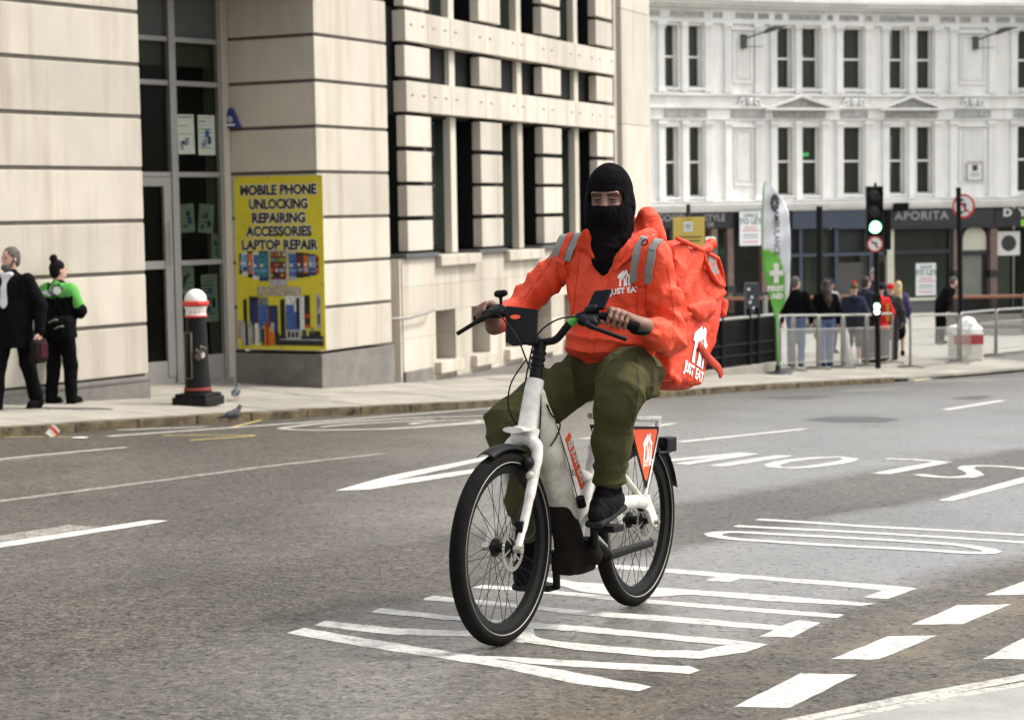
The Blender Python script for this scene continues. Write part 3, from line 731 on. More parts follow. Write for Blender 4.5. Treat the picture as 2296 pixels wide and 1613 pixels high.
# glazed entrance screen
SCN = Fac((-5., 26.5), 41.36)
mb = MB(); SCN.box(mb, -6., 4., -2.6, -2.5, -1.2, 5.2); mb.build('back_wall', M_INT, bld)
mb = MB(); SCN.box(mb, 1.5, 1.6, -2.5, -.3, -1.2, 5.2); mb.build('shop_side_wall', M_INT, bld)
mb = MB(); SCN.box(mb, -6., -5.9, -2.5, 0, -1.2, 5.2); mb.build('shop_side_wall', M_INT, bld)
mb = MB(); SCN.box(mb, -6., 1.6, -2.5, -.1, 4.9, 5.0); mb.build('shop_ceiling', M_INT, bld)
mb = MB(); SCN.box(mb, -5.9, -2.6, -.2, -.1, -1.2, 5.0); mb.build('shop_front_wall', M_INT, bld)
mb = MB()
for z in (.0, .45, .9, 1.35): SCN.box(mb, -1.2, 1.3, -2.4, -2.1, z, z+.3)
mb.build('shelf', M_INTY, bld)
mb = MB(); SCN.box(mb, -5.9, 1.5, -2.5, .12, -1.1, -.70); mb.build('entrance_floor', mat('entrance_paving', (.21, .195, .17), .7, noise=.25, nscale=3.), bld)
mb = MB(); SCN.box(mb, -3.2, 2.3, -2.6, 2.3, 5.05, 5.3); mb.build('soffit', mat('soffit_render', (.3, .28, .25), .8), bld)
ZT = [-.62, .93, 2.14, 3.38, 3.97, 5.1]               # transoms
fr = MB()
for z in ZT[1:5]: SCN.box(fr, -2.6, 1.46, -.06, .05, z-.035, z+.035)
SCN.box(fr, -2.6, .55, -.05, .04, -.9, -.40); SCN.box(fr, .66, 1.42, -.05, .04, -.9, -.36)
for u0, u1, d in ((-2.6, -2.5, .07), (-.62, -.5, .07), (.54, .655, .075), (1.40, 1.47, .07)): SCN.box(fr, u0, u1, -.07, d, -.9, 5.1)
screen = fr.build('window_frame', M_ALU, bld, bevel=.006)
dr = MB(); SCN.box(dr, -.48, -.38, .0, .05, -.42, 2.05); SCN.box(dr, .40, .535, .0, .055, -.62, 2.08); SCN.box(dr, -.5, .55, .0, .053, 1.98, 2.1); SCN.box(dr, -.5, .55, .0, .053, .86, .97)
door = dr.build('door', M_ALU, bld, bevel=.005)
mb = MB(); mb.tube([SCN.pt(.44, .11, .9), SCN.pt(.44, .11, 1.5)], .014, 8); mb.build('handle', M_ALU, door)
for i in range(5):
    for u0, u1 in ((-2.5, -.6), (-.5, .54), (.655, 1.40)):
        mb = MB(); SCN.box(mb, u0, u1, -.012, -.004, ZT[i]+.03, ZT[i+1]-.03); mb.build('pane', M_FROST if i == 4 else M_DARKGLASS, bld)
# half-lowered blind behind the second row
mb = MB(); SCN.box(mb, -.5, 1.4, -.10, -.09, 3.62, 3.96); mb.build('blind', mat('blind_cloth', (.16, .15, .12), .9), bld)
# corner pier
PR = Fac((-3.97, 27.67), 116.565)                      # its shaded return, poster side
PF = Fac((-2.63, 27.0), 27.)                           # its street face
for a, b in zip(ZJ, ZJ[1:]):
    mb = MB()
    c = PF.pt(0, 0, 0); q = [PR.pt(.0, 0, 0), c, PF.pt(1.93, 0, 0), PF.pt(1.93, -1.4, 0), PR.pt(.0, -1.4, 0)]
    mb.prism([v+Vector((0, 0, a+.012)) for v in q], (0, 0, b-a-.046)); mb.build('stone_course', M_STONE, bld, bevel=.012)
    q = [PR.pt(.01, -.014, 0), c-PF.n*.02+PF.e*.02, PF.pt(1.92, -.016, 0), PF.pt(1.92, -1.3, 0), PR.pt(.01, -1.3, 0)]
    mb = MB(); mb.prism([v+Vector((0, 0, b-.036)) for v in q], (0, 0, .05)); mb.build('stone_joint', M_JOINT, bld)
c = PF.pt(-.03, .03, 0); q = [PR.pt(.0, .03, 0), c, PF.pt(1.95, .03, 0), PF.pt(1.95, -1.4, 0), PR.pt(.0, -1.4, 0)]
for (u0, u1) in ((0, 1),):
    mb = MB(); mb.prism([v+Vector((0, 0, -1.5)) for v in q], (0, 0, 1.5+ZJ[0]-.03)); mb.build('plinth', M_GRAN, bld, bevel=.008)
mb = MB(); SCN.box(mb, 1.44, 1.56, -.3, .10, -1., 5.1); mb.build('jamb', M_STONE, bld)

# ---------------- posters, notices and the alarm box
def quad_on(fac, u0, u1, z0, z1, w, th=.006):
    mb = MB(); fac.box(mb, u0, u1, w, w+th, z0, z1); return mb
M_POSTER = mat('yellow_vinyl', (.62, .52, .03), .45, noise=.12, nscale=3., bump=.15, bscale=7.)
uA, uB, zA, zB = .135, 1.585, -.30, 2.105
banner = thing('advertising_banner', PR.pt(.86, .0, zA), 'yellow vinyl banner advertising mobile phone unlocking on the corner pier', 'banner')
quad_on(PR, uA, uB, zA, zB, .004).build('vinyl_sheet', M_POSTER, banner)
M_INK = mat('black_ink', (.012, .012, .014), .5); M_HALO = mat('white_ink', (.75, .73, .68), .5)
pw = .0125
def pcolor(nm, c): return mat('print_'+nm, c, .45, noise=.6, nscale=22.)
PC = dict(black=pcolor('black', (.012, .013, .018)), navy=pcolor('navy', (.02, .035, .12)), blue=pcolor('blue', (.05, .12, .34)), sky=pcolor('sky', (.16, .33, .5)), teal=pcolor('teal', (.03, .2, .24)), white=pcolor('white', (.7, .7, .68)), red=pcolor('red', (.55, .03, .02)), orange=pcolor('orange', (.65, .16, .02)), green=pcolor('green', (.1, .35, .03)), grey=pcolor('grey', (.2, .2, .2)), lime=pcolor('lime', (.4, .5, .03)), maroon=pcolor('maroon', (.12, .02, .03)), silver=pcolor('silver', (.42, .42, .42)), tape=pcolor('tape', (.42, .36, .26)))
def lerp(a, b, t): return a+(b-a)*t
# panel coordinates: x 0..1 from left, y 0..1 from the top
def bp(x, y): return lerp(uA, uB, x), lerp(zB, zA, y)
for i, (txt, y, wd) in enumerate((('MOBILE PHONE', .082, .86), ('UNLOCKING', .163, .66), ('REPAIRING', .243, .60), ('ACCESSORIES', .320, .74), ('LAPTOP REPAIR', .398, .86))):
    u, z = bp(.50, y); full = wd*(uB-uA); sz = .185
    me = text_mesh(txt, sz, M_INK, .004); wx = max(v.co.x for v in me.vertices)-min(v.co.x for v in me.vertices); sx = full/wx
    text_on(txt, PR.pt(u, pw-.0015, z), PR.e, (0, 0, 1), sz, M_HALO, banner, .017, .0003, sx=sx)
    text_on(txt, PR.pt(u, pw, z), PR.e, (0, 0, 1), sz, M_INK, banner, .0095, .0003, sx=sx)
layer = [0]
def pr(x0, x1, y0, y1, c, name='print_block'):
    layer[0] += 1
    (u0, z0), (u1, z1) = bp(x0, y1), bp(x1, y0)
    quad_on(PR, u0, u1, z0, z1, pw+.00012*layer[0], .0001).build(name, PC[c], banner)
ph = [(.035, .10, .445, .565, 'black', 'teal'), (.07, .145, .437, .575, 'white', 'sky'), (.135, .205, .432, .585, 'black', 'orange'), (.195, .27, .44, .595, 'white', 'blue'), (.265, .375, .43, .605, 'navy', 'teal'), (.60, .70, .435, .60, 'silver', 'blue'), (.69, .775, .44, .585, 'black', 'maroon'), (.765, .84, .445, .58, 'black', 'orange'), (.825, .915, .45, .572, 'navy', 'sky'), (.905, .945, .46, .56, 'red', 'black')]
for x0, x1, y0, y1, c, d in ph:
    pr(x0, x1, y0, y1, c, 'printed_phone'); pr(x0+.008, x1-.008, y0+.012, y1-.022, d, 'printed_screen')
    xm, ym = (x0+x1)/2, (y0+y1)/2; pr(x0+.014, xm, ym-.012, ym+.004, 'white', 'printed_icon'); pr(x0+.012, x1-.014, ym+.018, ym+.034, 'sky' if d != 'sky' else 'navy', 'printed_icon')
pr(.385, .585, .425, .632, 'silver', 'printed_phone'); pr(.395, .575, .435, .595, 'maroon', 'printed_screen')
rr = random.Random(3)
for j in range(5):
    for i in range(6):
        x = .402+i*.029; y = .442+j*.030; pr(x, x+.021, y, y+.018, rr.choice(('white', 'orange', 'red', 'green', 'sky', 'grey', 'black', 'lime')), 'printed_icon')
pr(.24, .74, .637, .690, 'tape', 'printed_strip')
for x0, x1, y0, y1, c in ((.075, .115, .71, .87, 'black'), (.145, .245, .695, .86, 'black'), (.155, .235, .72, .85, 'navy'), (.245, .36, .70, .87, 'grey'), (.255, .35, .74, .86, 'blue'), (.36, .39, .745, .87, 'maroon'), (.385, .47, .745, .92, 'navy'), (.50, .55, .71, .95, 'black'), (.56, .77, .69, .885, 'white'), (.56, .72, .78, .885, 'blue'), (.565, .66, .74, .80, 'blue'), (.68, .72, .70, .875, 'black'), (.775, .835, .685, .87, 'black'), (.78, .83, .795, .815, 'red'), (.785, .825, .85, .872, 'red'), (.905, .955, .68, .875, 'silver'), (.915, .945, .70, .76, 'grey'), (.92, .945, .79, .85, 'black'), (.01, .055, .83, .935, 'tape'), (.05, .09, .845, .98, 'silver'), (.095, .12, .87, .98, 'black'), (.125, .165, .84, .98, 'silver'), (.175, .20, .86, .97, 'grey'), (.205, .245, .85, .98, 'white'), (.26, .29, .85, .96, 'blue'), (.285, .31, .88, .98, 'black'), (.325, .365, .845, .98, 'red'), (.37, .43, .90, .975, 'orange'), (.385, .425, .845, .90, 'silver'), (.435, .48, .90, .975, 'black'), (.48, .98, .918, .975, 'black'), (.49, .97, .938, .944, 'silver'), (.56, .73, .885, .94, 'silver'), (.58, .61, .895, .93, 'black'), (.625, .655, .895, .93, 'black'), (.67, .70, .895, .93, 'black'), (.745, .79, .885, .925, 'navy'), (.82, .95, .89, .925, 'black'), (.84, .87, .87, .90, 'grey')):
    pr(x0, x1, y0, y1, c, 'printed_product')
for x, y in ((.03, .012), (.4, .010), (.97, .012), (.02, .36), (.975, .36), (.02, .62), (.975, .62), (.05, .985), (.5, .988), (.96, .985)):
    u, z = bp(x, y); mb = MB(); mb.lathe([(.0, .0), (.012, .0), (.012, .006), (.0, .008)], PR.pt(u, .012, z), PR.n, 10); mb.build('fixing', M_ALU, banner)
# notices taped inside the window
M_PAPER = mat('notice_paper', (.42, .45, .37), .7, noise=.15, nscale=9.)
def notice(cx, cz, w_, h_, rot, label, lines=7, pic=None, wofs=-.03):
    c = SCN.pt(cx, wofs, cz); R = Matrix.Rotation(rot, 3, SCN.n); ex, ez = R @ SCN.e, R @ Vector((0, 0, 1))
    o = thing('paper_notice', c-ez*h_/2, label, 'notice', 'paper notices on the shop window')
    mb = MB(); mb.box(c-ex*w_/2-ez*h_/2, ex*w_, SCN.n*.0015, ez*h_); mb.build('sheet', M_PAPER, o)
    rr = random.Random(int(cx*100+cz*7)); mb = MB(); y = h_*.42
    for k in range(lines):
        l = rr.uniform(.45, .9)*w_; hh = h_*rr.uniform(.015, .03)
        mb.box(c-ex*w_*.45+ez*y+SCN.n*.0018, ex*l*.95, SCN.n*.0004, ez*hh, rr.choice((0, 0, 1, 2))); y -= h_*.84/lines
    mb.build('printed_lines', [PC['black'], PC['red'], PC['blue']], o)
    if pic:
        mb = MB()
        for k in range(5):
            mb.box(c+ex*w_*rr.uniform(-.4, .15)+ez*h_*rr.uniform(-.42, .1)+SCN.n*.0023, ex*w_*.2, SCN.n*.0004, ez*h_*rr.uniform(.1, .2), rr.choice((0, 1, 2)))
        mb.build('printed_pictures', [PC['grey'], PC['black'], PC['blue']], o)
def scn(px, py): return SCN.hit(px, py, .004)
for px, py, w_, h_, rot, lb, ln, pc in ((417, 301, .29, .54, .02, 'white notice with pictures of phones, upper left of the shop window', 4, 1), (463, 303, .30, .55, 0., 'white price list with a red and blue column, upper right of the shop window', 9, 1), (422, 489, .27, .39, .05, 'left of two tilted notices in the middle of the shop window', 6, 1), (466, 490, .27, .40, -.09, 'right of two tilted notices in the middle of the shop window', 6, 1), (486, 553, .13, .37, -.03, 'narrow notice at the right edge above the middle transom', 5, 1), (422, 626, .26, .42, .0, 'pale notice below the transom, partly behind the bollard dome', 6, 1), (474, 668, .29, .66, .02, 'long pale notice low in the window beside the bollard dome', 11, 1)):
    u, z = scn(px, py); notice(u, z, w_, h_, rot, lb, ln, pc, .004 if py < 320 else -.03)
u, z = scn(478, 795)
mb = MB(); SCN.box(mb, u-.05, u+.06, -.30, -.2, -.36, -.36+.16); tag(mb.build('display_box', M_PAPER, None, bevel=.004), 'small pale box standing inside the shop window behind the bollard', 'box')
# blue triangular alarm box at the edge of the pier
al = thing('alarm_box', PR.pt(.13, 0, 2.78), 'blue triangular alarm box on the pier above the yellow banner', 'alarm box')
M_ALARM = mat('alarm_blue', (.02, .035, .17), .4, noise=.1, nscale=5.)
tri = [PR.pt(-.02, .002, 2.785), PR.pt(.295, .002, 2.785), PR.pt(.165, .002, 3.06), PR.pt(.12, .002, 3.06)]
mb = MB(); mb.prism(tri, PR.n*.07); mb.build('case', M_ALARM, al, bevel=.012)
mb = MB(); cc = PR.pt(.14, .075, 2.905); mb.lathe([(.042, 0), (.042, .002), (.03, .002), (.03, 0)], cc, PR.n, 16); mb.lathe([(.0, .002), (.014, .002), (.014, 0)], cc, PR.n, 10); mb.build('emblem', M_HALO, al)
mb = MB(); PR.box(mb, .05, .22, .073, .0745, 2.815, 2.84); mb.build('name_strip', M_HALO, al)

# ---------------- gridded stone and black steel facade
GR = Fac((-1.61, 29.2), 23.)
off = thing('gridded_building', GR.pt(4.5, 0, -1.3), 'office building with a grid of pale stone blocks over black steel and deep windows', 'building')
mb = MB(); GR.box(mb, -.3, 9.4, -.62, -.5, .86, 8.2); mb.build('black_frame', M_BLACK, off)
mb = MB(); GR.box(mb, -.9, .18, -.52, -.44, .86, 8.2); mb.build('black_frame', M_BLACK, off)
rows = [4.563+.522*k for k in range(0, 6)]
blk = []
for b in range(4):
    u0 = .22+2.70*b+(.05 if b else 0); u1 = u0+.88
    for z1 in (.998+.45, 1.527+.443, 2.043+.443, 3.013, 4.05, 5.087, 5.61, 6.13, 6.65, 7.17, 7.69):
        mb = MB(); GR.box(mb, u0, u1, -.16, 0, z1-.455, z1); mb.build('stone_block', M_STONE2, off, bevel=.012)
    mb = MB(); GR.box(mb, u0+.02, u1-.02, -.5, -.13, .95, 8.1); mb.build('black_post', M_BLACK, off)
    if b < 3:
        f0 = u0+1.84
        for z0, z1 in ((.93, 3.065), (3.535, 4.108), (4.57, 8.1)):
            mb = MB(); GR.box(mb, f0, f0+.21, -.25, -.12, z0, z1); mb.build('stone_fin', M_STONE2, off, bevel=.01)
        for z0, z1 in ((.95, 3.07), (3.53, 4.11), (4.57, 8.1)):
            for a, c in ((u1-.1, f0+.13), (f0+.13, u0+2.72)):
                mb = MB(); GR.box(mb, a, c, -.498, -.49, z0, z1); mb.build('pane', MATS.get('office_glass') or glass_mat('office_glass', (.018, .023, .018), .05, spec=.35), off)
            mb = MB(); GR.box(mb, u1-.1, u0+2.72, -.49, -.44, z0+.02, z0+.09); mb.build('bottom_rail', M_BLACK, off)
            mb = MB(); GR.box(mb, u1-.1, f0, -.49, -.44, z1-.1, z1-.03); mb.build('top_rail', M_BLACK, off)
for z0 in (3.073, 4.115):
    for b in range(4):                                    # beams built of long stones between fine joints
        a0 = .22+2.70*b-(0 if b == 0 else 1.1); a1 = min(9.35, .22+2.70*(b+1)-1.1)
        for s0, s1 in ((a0, (a0+a1)/2), ((a0+a1)/2, a1)):
            mb = MB(); GR.box(mb, s0+.004, s1-.004, -.2, .02, z0, z0+.452); o = mb.build('beam_stone', M_STONE2, off, bevel=.008)
            for uu in (s0+.2, s1-.2):
                mb = MB(); GR.box(mb, uu-.04, uu+.04, .018, .03, z0+.245, z0+.258); mb.build('cramp', mat('cramp_stain', (.12, .1, .08), .7), off)
mb = MB(); GR.box(mb, -.2, 9.4, -.45, -.2, 3.02, 4.62); mb.build('black_spandrel', M_BLACK, off)
# sill course and battered base wall with small deep windows
M_LEAD = mat('lead_flashing', (.075, .075, .078), .5, noise=.2, nscale=6.)
for b in range(4):
    u0 = .2+2.70*b
    mb = MB(); GR.box(mb, u0-.16, u0+.98, -.45, .06, .885, .955); mb.build('sill_flashing', M_LEAD, off, bevel=.008)
    mb = MB(); GR.box(mb, u0+.98, u0+2.52, -.45, .10, .74, .905); mb.build('stone_sill', M_STONE, off, bevel=.012)
wz0, wz1 = -.74, .05; wins = [(1.13, 1.86)]+[(1.13+1.36*k, 1.86+1.36*k) for k in range(1, 6)]
segs = []; u = .0
for a, b in wins: segs.append((u, a)); u = b
segs.append((u, 9.4))
ZC = [-.86, -.31, .25, .81]
for a, b in segs:
    for z0, z1 in zip([-1.02]+ZC[1:2], [ZC[1], .05]):
        mb = MB(); GR.box(mb, a+.002, b-.002, -.5, 0, z0+.002, z1-.002); mb.build('ashlar', M_STONE, off)
for k in range(7):
    for z0, z1 in ((.05, .46), (.46, .885)):
        sft = .65 if z0 > .1 else 0
        a, b = max(0, 1.34*k-sft), min(9.4, 1.34*(k+1)-sft)
        mb = MB(); GR.box(mb, a+.002, b-.002, -.5, -.001, z0+.002, z1-.002); mb.build('ashlar', M_STONE, off)
for a, b in wins:
    mb = MB(); GR.box(mb, a, b, -.5, -.02, wz0-.28, wz0); mb.build('ashlar', M_STONE, off)
    mb = MB(); GR.box(mb, a-.05, b+.07, -.35, .11, wz0-.175, wz0+.005); mb.build('stone_sill', M_STONE, off, bevel=.012)
    mb = MB(); GR.box(mb, a, b, -.5, -.46, wz0, wz1); mb.build('pane', M_BLACK, off)
mb = MB(); GR.box(mb, -.1, 9.4, -.6, .04, -2.3, -1.0); mb.build('plinth', M_GRAN, off, bevel=.01)
mb = MB(); GR.box(mb, .0, .95, -.3, .035, -1.1, -.80); mb.build('plinth', M_GRAN, off, bevel=.01)
mb = MB(); GR.box(mb, -1.2, 0., -.75, -.35, -1.6, .87); mb.build('ashlar', M_STONE, off)
mb = MB(); GR.box(mb, -1.1, 0., -.35, .02, -1.08, -.98); mb.build('step', M_STONE, off, bevel=.01)
mb = MB(); GR.box(mb, -.06, -.005, -.75, -.02, -1.6, .87); mb.build('ashlar', M_STONE, off)
rl = thing('handrail', GR.pt(.3, 0, -1.0), 'short steel handrail fixed to the wall beside the corner pier', 'handrail')
mb = MB(); mb.tube([GR.pt(-.62, -.1, .015), GR.pt(-.02, .10, .01), GR.pt(.62, .12, .06), GR.pt(.82, .12, .09)], .022, 10); mb.build('rail', M_ALU, rl, smooth=True)
mb = MB(); mb.tube([GR.pt(.82, .12, .09), GR.pt(.83, .05, .05), GR.pt(.83, 0, .04)], .014, 8); mb.build('bracket', M_ALU, rl, smooth=True)
# end pier of the office building
mb = MB(); GR.box(mb, 9.42, 9.62, -.7, -.04, -2.4, 8.2); mb.build('end_reveal', stone_mat('shaded_grey_stone', (.38, .345, .3), amt=.4), off)  # return face in a darker stone: its shade put into the colour
for z0, z1 in ((-1.2, 1.0), (1.0, 3.2), (3.2, 5.4), (5.4, 8.2)):
    mb = MB(); GR.box(mb, 9.62, 11.3, -1.2, .05, z0+.004, z1-.004); mb.build('ashlar', M_STONE2, off, bevel=.006)
mb = MB(); GR.box(mb, 9.62, 11.3, -1.2, .07, -2.6, -1.2); mb.build('plinth', M_GRAN, off)
# ================================================================== WHITE CURVED BUILDING ACROSS THE CIRCUS
def circ3(a, b, c):
    ax, ay, bx, by, cx, cy = *a, *b, *c
    d = 2*(ax*(by-cy)+bx*(cy-ay)+cx*(ay-by))
    ux = ((ax*ax+ay*ay)*(by-cy)+(bx*bx+by*by)*(cy-ay)+(cx*cx+cy*cy)*(ay-by))/d
    uy = ((ax*ax+ay*ay)*(cx-bx)+(bx*bx+by*by)*(ax-cx)+(cx*cx+cy*cy)*(bx-ax))/d
    return Vector((ux, uy, 0)), math.hypot(ax-ux, ay-uy)
ARC_C, ARC_R = circ3((4.815, 68.2), (11.657, 71.2), (19.135, 73.2))
PH0 = math.atan2(68.2-ARC_C.y, 4.815-ARC_C.x)
def wp(s, w_, z):                     # s metres along the curve from its left end, w towards the street
    a = PH0-s/ARC_R; r = ARC_R-w_
    return ARC_C+Vector((math.cos(a)*r, math.sin(a)*r, z))
def wdir(s):
    a = PH0-s/ARC_R; return Vector((math.sin(a), -math.cos(a), 0)), Vector((-math.cos(a), -math.sin(a), 0))
def ws(px, z=2.):
    lo, hi = -6., 30.
    for _ in range(40):
        m = (lo+hi)/2
        if proj_x(wp(m, 0, z)) < px: lo = m
        else: hi = m
    return lo
def wz(px, py):
    s = ws(px); P = wp(s, 0, 0); return at(px, py, P.y).z
def wbox(mb, s0, s1, w0, w1, z0, z1, mi=0):
    e, n = wdir((s0+s1)/2); a, b = wp(s0, 0, 0), wp(s1, 0, 0); d = b-a
    mb.box(a+n*w0+Vector((0, 0, z0)), d, n*(w1-w0), (0, 0, z1-z0), mi)
M_STUCCO = stone_mat('white_stucco', (.79, .775, .73), stain=(.5, .47, .4), amt=.4)
M_STUC2 = stone_mat('white_stucco_trim', (.79, .78, .745), stain=(.52, .49, .43), amt=.3)
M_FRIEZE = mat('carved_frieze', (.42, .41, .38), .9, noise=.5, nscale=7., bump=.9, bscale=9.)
M_SASH = mat('sash_paint', (.76, .75, .71), .5)
M_WGLASS = glass_mat('sash_glass', (.05, .05, .04), .06, spec=.3, alpha=.5)
M_SHOPGLASS = glass_mat('shop_window_glass', (.035, .042, .034), .08, alpha=.5)
M_SHOPBLK = mat('shopfront_black', (.009, .009, .010), .5, noise=.2, nscale=3.)
M_SHOPBLUE = mat('shopfront_blue', (.036, .048, .074), .5, noise=.12, nscale=3.)
M_MARBLE = mat('brown_marble', (.16, .105, .085), .4, noise=.35, nscale=7.)
M_CREAM = mat('cream_panel', (.55, .53, .42), .6, noise=.12, nscale=3.)
M_ROOM = mat('room_pale', (.20, .205, .17), .9, noise=.3, nscale=1.2)
S1 = 22.; ZG = -2.95
wh = thing('white_building', wp(8, 0, ZG), 'white stucco building curving round the circus with tall sash windows above dark shops', 'building')
WN = [(1493, 1523), (1547, 1578), (1743, 1778), (1800, 1839), (1892, 1936), (1995, 2029), (2056, 2091), (2281, 2330)]
WS = [(ws(a), ws(b)) for a, b in WN]
ZL = (1.93, 4.37); ZU = (5.73, 7.88); TOP = 8.0
mb = MB()                                     # back of rooms
for k in range(11): wbox(mb, -3+2.4*k, -.6+2.4*k, -3.2, -3., ZG, 11.5)
mb.build('rear_wall', M_INT, wh)
cuts = [-4.]+[x for p in WS for x in p]+[S1+3]
for i in range(0, len(cuts), 2):
    a, b = cuts[i], cuts[i+1]; n = max(1, int((b-a)/1.3))
    for k in range(n):
        s0, s1 = a+(b-a)*k/n, a+(b-a)*(k+1)/n
        mb = MB(); wbox(mb, s0, s1, -.45, 0, 1.4, TOP); mb.build('wall_panel', M_STUCCO, wh)
for a, b in WS:
    for z0, z1 in ((1.4, ZL[0]), (ZL[1], ZU[0]), (ZU[1], TOP)):
        mb = MB(); wbox(mb, a, b, -.45, 0, z0, z1); mb.build('wall_panel', M_STUCCO, wh)
for a, b in WS:
    for zi, (z0, z1) in enumerate((ZL, ZU)):
        win = MB()
        for s0, s1 in ((a, a+.05), (b-.05, b)): wbox(win, s0, s1, -.34, -.22, z0, z1)
        fr_ = win.build('window', M_SASH, wh); fr_.data.name = 'window'
        mb = MB(); wbox(mb, a+.05, b-.05, -.33, -.21, (z0+z1)/2-.035, (z0+z1)/2+.035); mb.build('meeting_rail', M_SASH, fr_)
        mb = MB(); wbox(mb, a+.05, b-.05, -.34, -.22, z0, z0+.06); mb.build('bottom_rail', M_SASH, fr_)
        for y0, y1 in ((z0+.06, (z0+z1)/2-.035), ((z0+z1)/2+.035, z1)):
            mb = MB(); wbox(mb, a+.05, b-.05, -.30, -.29, y0, y1); mb.build('pane', M_WGLASS, fr_)
        mb = MB(); wbox(mb, a-.06, b+.06, -.2, .09, z0-.08, z0); mb.build('sill', M_STUC2, fr_)
def band(z0, z1, w_, name, m=M_STUC2, a=-3.5, b=S1+2.):
    n = 18
    for k in range(n):
        s0, s1 = a+(b-a)*k/n, a+(b-a)*(k+1)/n
        mb = MB(); wbox(mb, s0, s1, -.1, w_, z0, z1); mb.build(name, m, wh)
band(1.40, 1.50, .22, 'cornice'); band(1.50, 1.62, .34, 'cornice'); band(1.62, 1.70, .42, 'cornice'); band(1.74, 1.80, .10, 'string_course')
band(4.62, 4.66, .08, 'string_course'); band(5.02, 5.10, .10, 'string_course'); band(5.46, 5.54, .12, 'string_course')
band(7.98, 8.06, .10, 'string_course'); band(8.50, 8.60, .25, 'cornice'); band(8.60, 8.72, .42, 'cornice'); band(8.72, 8.84, .55, 'cornice')
band(8.06, 8.5, .04, 'frieze_ground', M_STUCCO); band(8.84, 11.5, .0, 'attic_wall', M_STUCCO)
for x0, x1 in ((1459, 1482), (1505, 1580), (1600, 1622), (1650, 1692), (1700, 1725), (1738, 1755), (1770, 1840), (1855, 1868), (1882, 1925), (1940, 1955), (1972, 2050), (2060, 2080), (2108, 2140), (2150, 2175), (2198, 2215), (2230, 2262), (2275, 2296)):
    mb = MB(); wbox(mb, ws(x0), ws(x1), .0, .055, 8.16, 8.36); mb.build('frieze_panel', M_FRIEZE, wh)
# pilasters with capitals beside and between the windows
def pil(px, wd, z0, z1):
    s = ws(px); mb = MB(); wbox(mb, s-wd/2, s+wd/2, -.05, .09, z0, z1); o = mb.build('pilaster', M_STUC2, wh, bevel=.015)
    mb = MB(); wbox(mb, s-wd*.68, s+wd*.68, -.04, .15, z1-.07, z1+.06); wbox(mb, s-wd*.6, s+wd*.6, -.04, .12, z1-.16, z1-.10); mb.build('capital', M_FRIEZE if False else M_STUC2, o)
    mb = MB(); wbox(mb, s-wd*.62, s+wd*.62, -.04, .13, z0, z0+.14); mb.build('base', M_STUC2, o)
for x in (1484, 1535, 1588, 1735, 1789, 1849, 1882, 1946, 1985, 2042, 2101, 2272, 1632, 1700, 2136, 2222):
    wd = .20 if x in (1535, 1789, 2042) else .26
    pil(x, wd, 1.8, 4.52); pil(x, wd, 5.56, 7.92)
# blind bays with a framed panel
for x0, x1 in ((1645, 1688), (2150, 2208)):
    for z0, z1 in ((2.3, 4.3), (5.9, 7.7)):
        a, b = ws(x0), ws(x1)
        for s0, s1, y0, y1 in ((a, a+.07, z0, z1), (b-.07, b, z0, z1), (a, b, z0, z0+.07), (a, b, z1-.07, z1)):
            mb = MB(); wbox(mb, s0, s1, -.02, .045, y0, y1); mb.build('panel_moulding', M_STUC2, wh)
        mb = MB(); wbox(mb, a+.14, b-.14, -.02, .03, z0+.16, z1-.16); mb.build('blind_panel', M_STUCCO, wh, bevel=.01)
        mb = MB(); wbox(mb, a-.08, b+.08, -.02, .10, z1+.06, z1+.14); mb.build('panel_hood', M_STUC2, wh)
# pediments over the paired windows, carved crests over the others
for x0, x1 in ((1712, 1870), (1968, 2110)):
    a, b = ws(x0), ws(x1); m_ = (a+b)/2; e, n = wdir(m_)
    A, B_, T = wp(a, .02, 4.98), wp(b, .02, 4.98), wp(m_, .02, 5.44)
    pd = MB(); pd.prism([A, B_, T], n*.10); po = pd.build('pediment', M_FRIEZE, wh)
    for q0, q1 in ((A, T), (T, B_), (A, B_)):
        d = (q1-q0); up = Vector((0, 0, 1)) if abs(d.normalized().z) < .01 else n.cross(d).normalized()*(1 if n.cross(d).z > 0 else -1)
        mb = MB(); mb.box(q0-n*.02-up*.02, d, n*.32, up*.085); mb.build('pediment_moulding', M_STUC2, po)
def crest(px, z):
    s = ws(px); e, n = wdir(s); im = Imp(); o = wp(s, .06, z)
    P = lambda x, y: o+e*x+Vector((0, 0, y))
    im.ell(P(0, .16), (.13, .1, .17), k=.03)
    for sg in (-1, 1):
        for k in range(9):
            a = k*.6; r = .17*(1-k/12.); im.ell(P(sg*(.30+math.cos(a)*r*.7), .12+math.sin(a)*r), (.055, .06, .055), k=.03)
        im.cap(P(sg*.42, .02), P(sg*.66, -.02), .06, .03, k=.03); im.cap(P(sg*.12, .28), P(sg*.34, .33), .045, .02, k=.03)
    imp_build(im, 'carved_crest', M_STUC2, wh, .022)
for x in (1680, 1914, 2180): crest(x, 5.1)
for x0, x1 in ((1492, 1585), (1640, 1715), (1735, 1850), (1885, 1945), (1985, 2100), (2140, 2220), (2272, 2300)):
    mb = MB(); wbox(mb, ws(x0), ws(x1), -.02, .05, 4.70, 4.96); mb.build('entablature_panel', M_FRIEZE, wh)
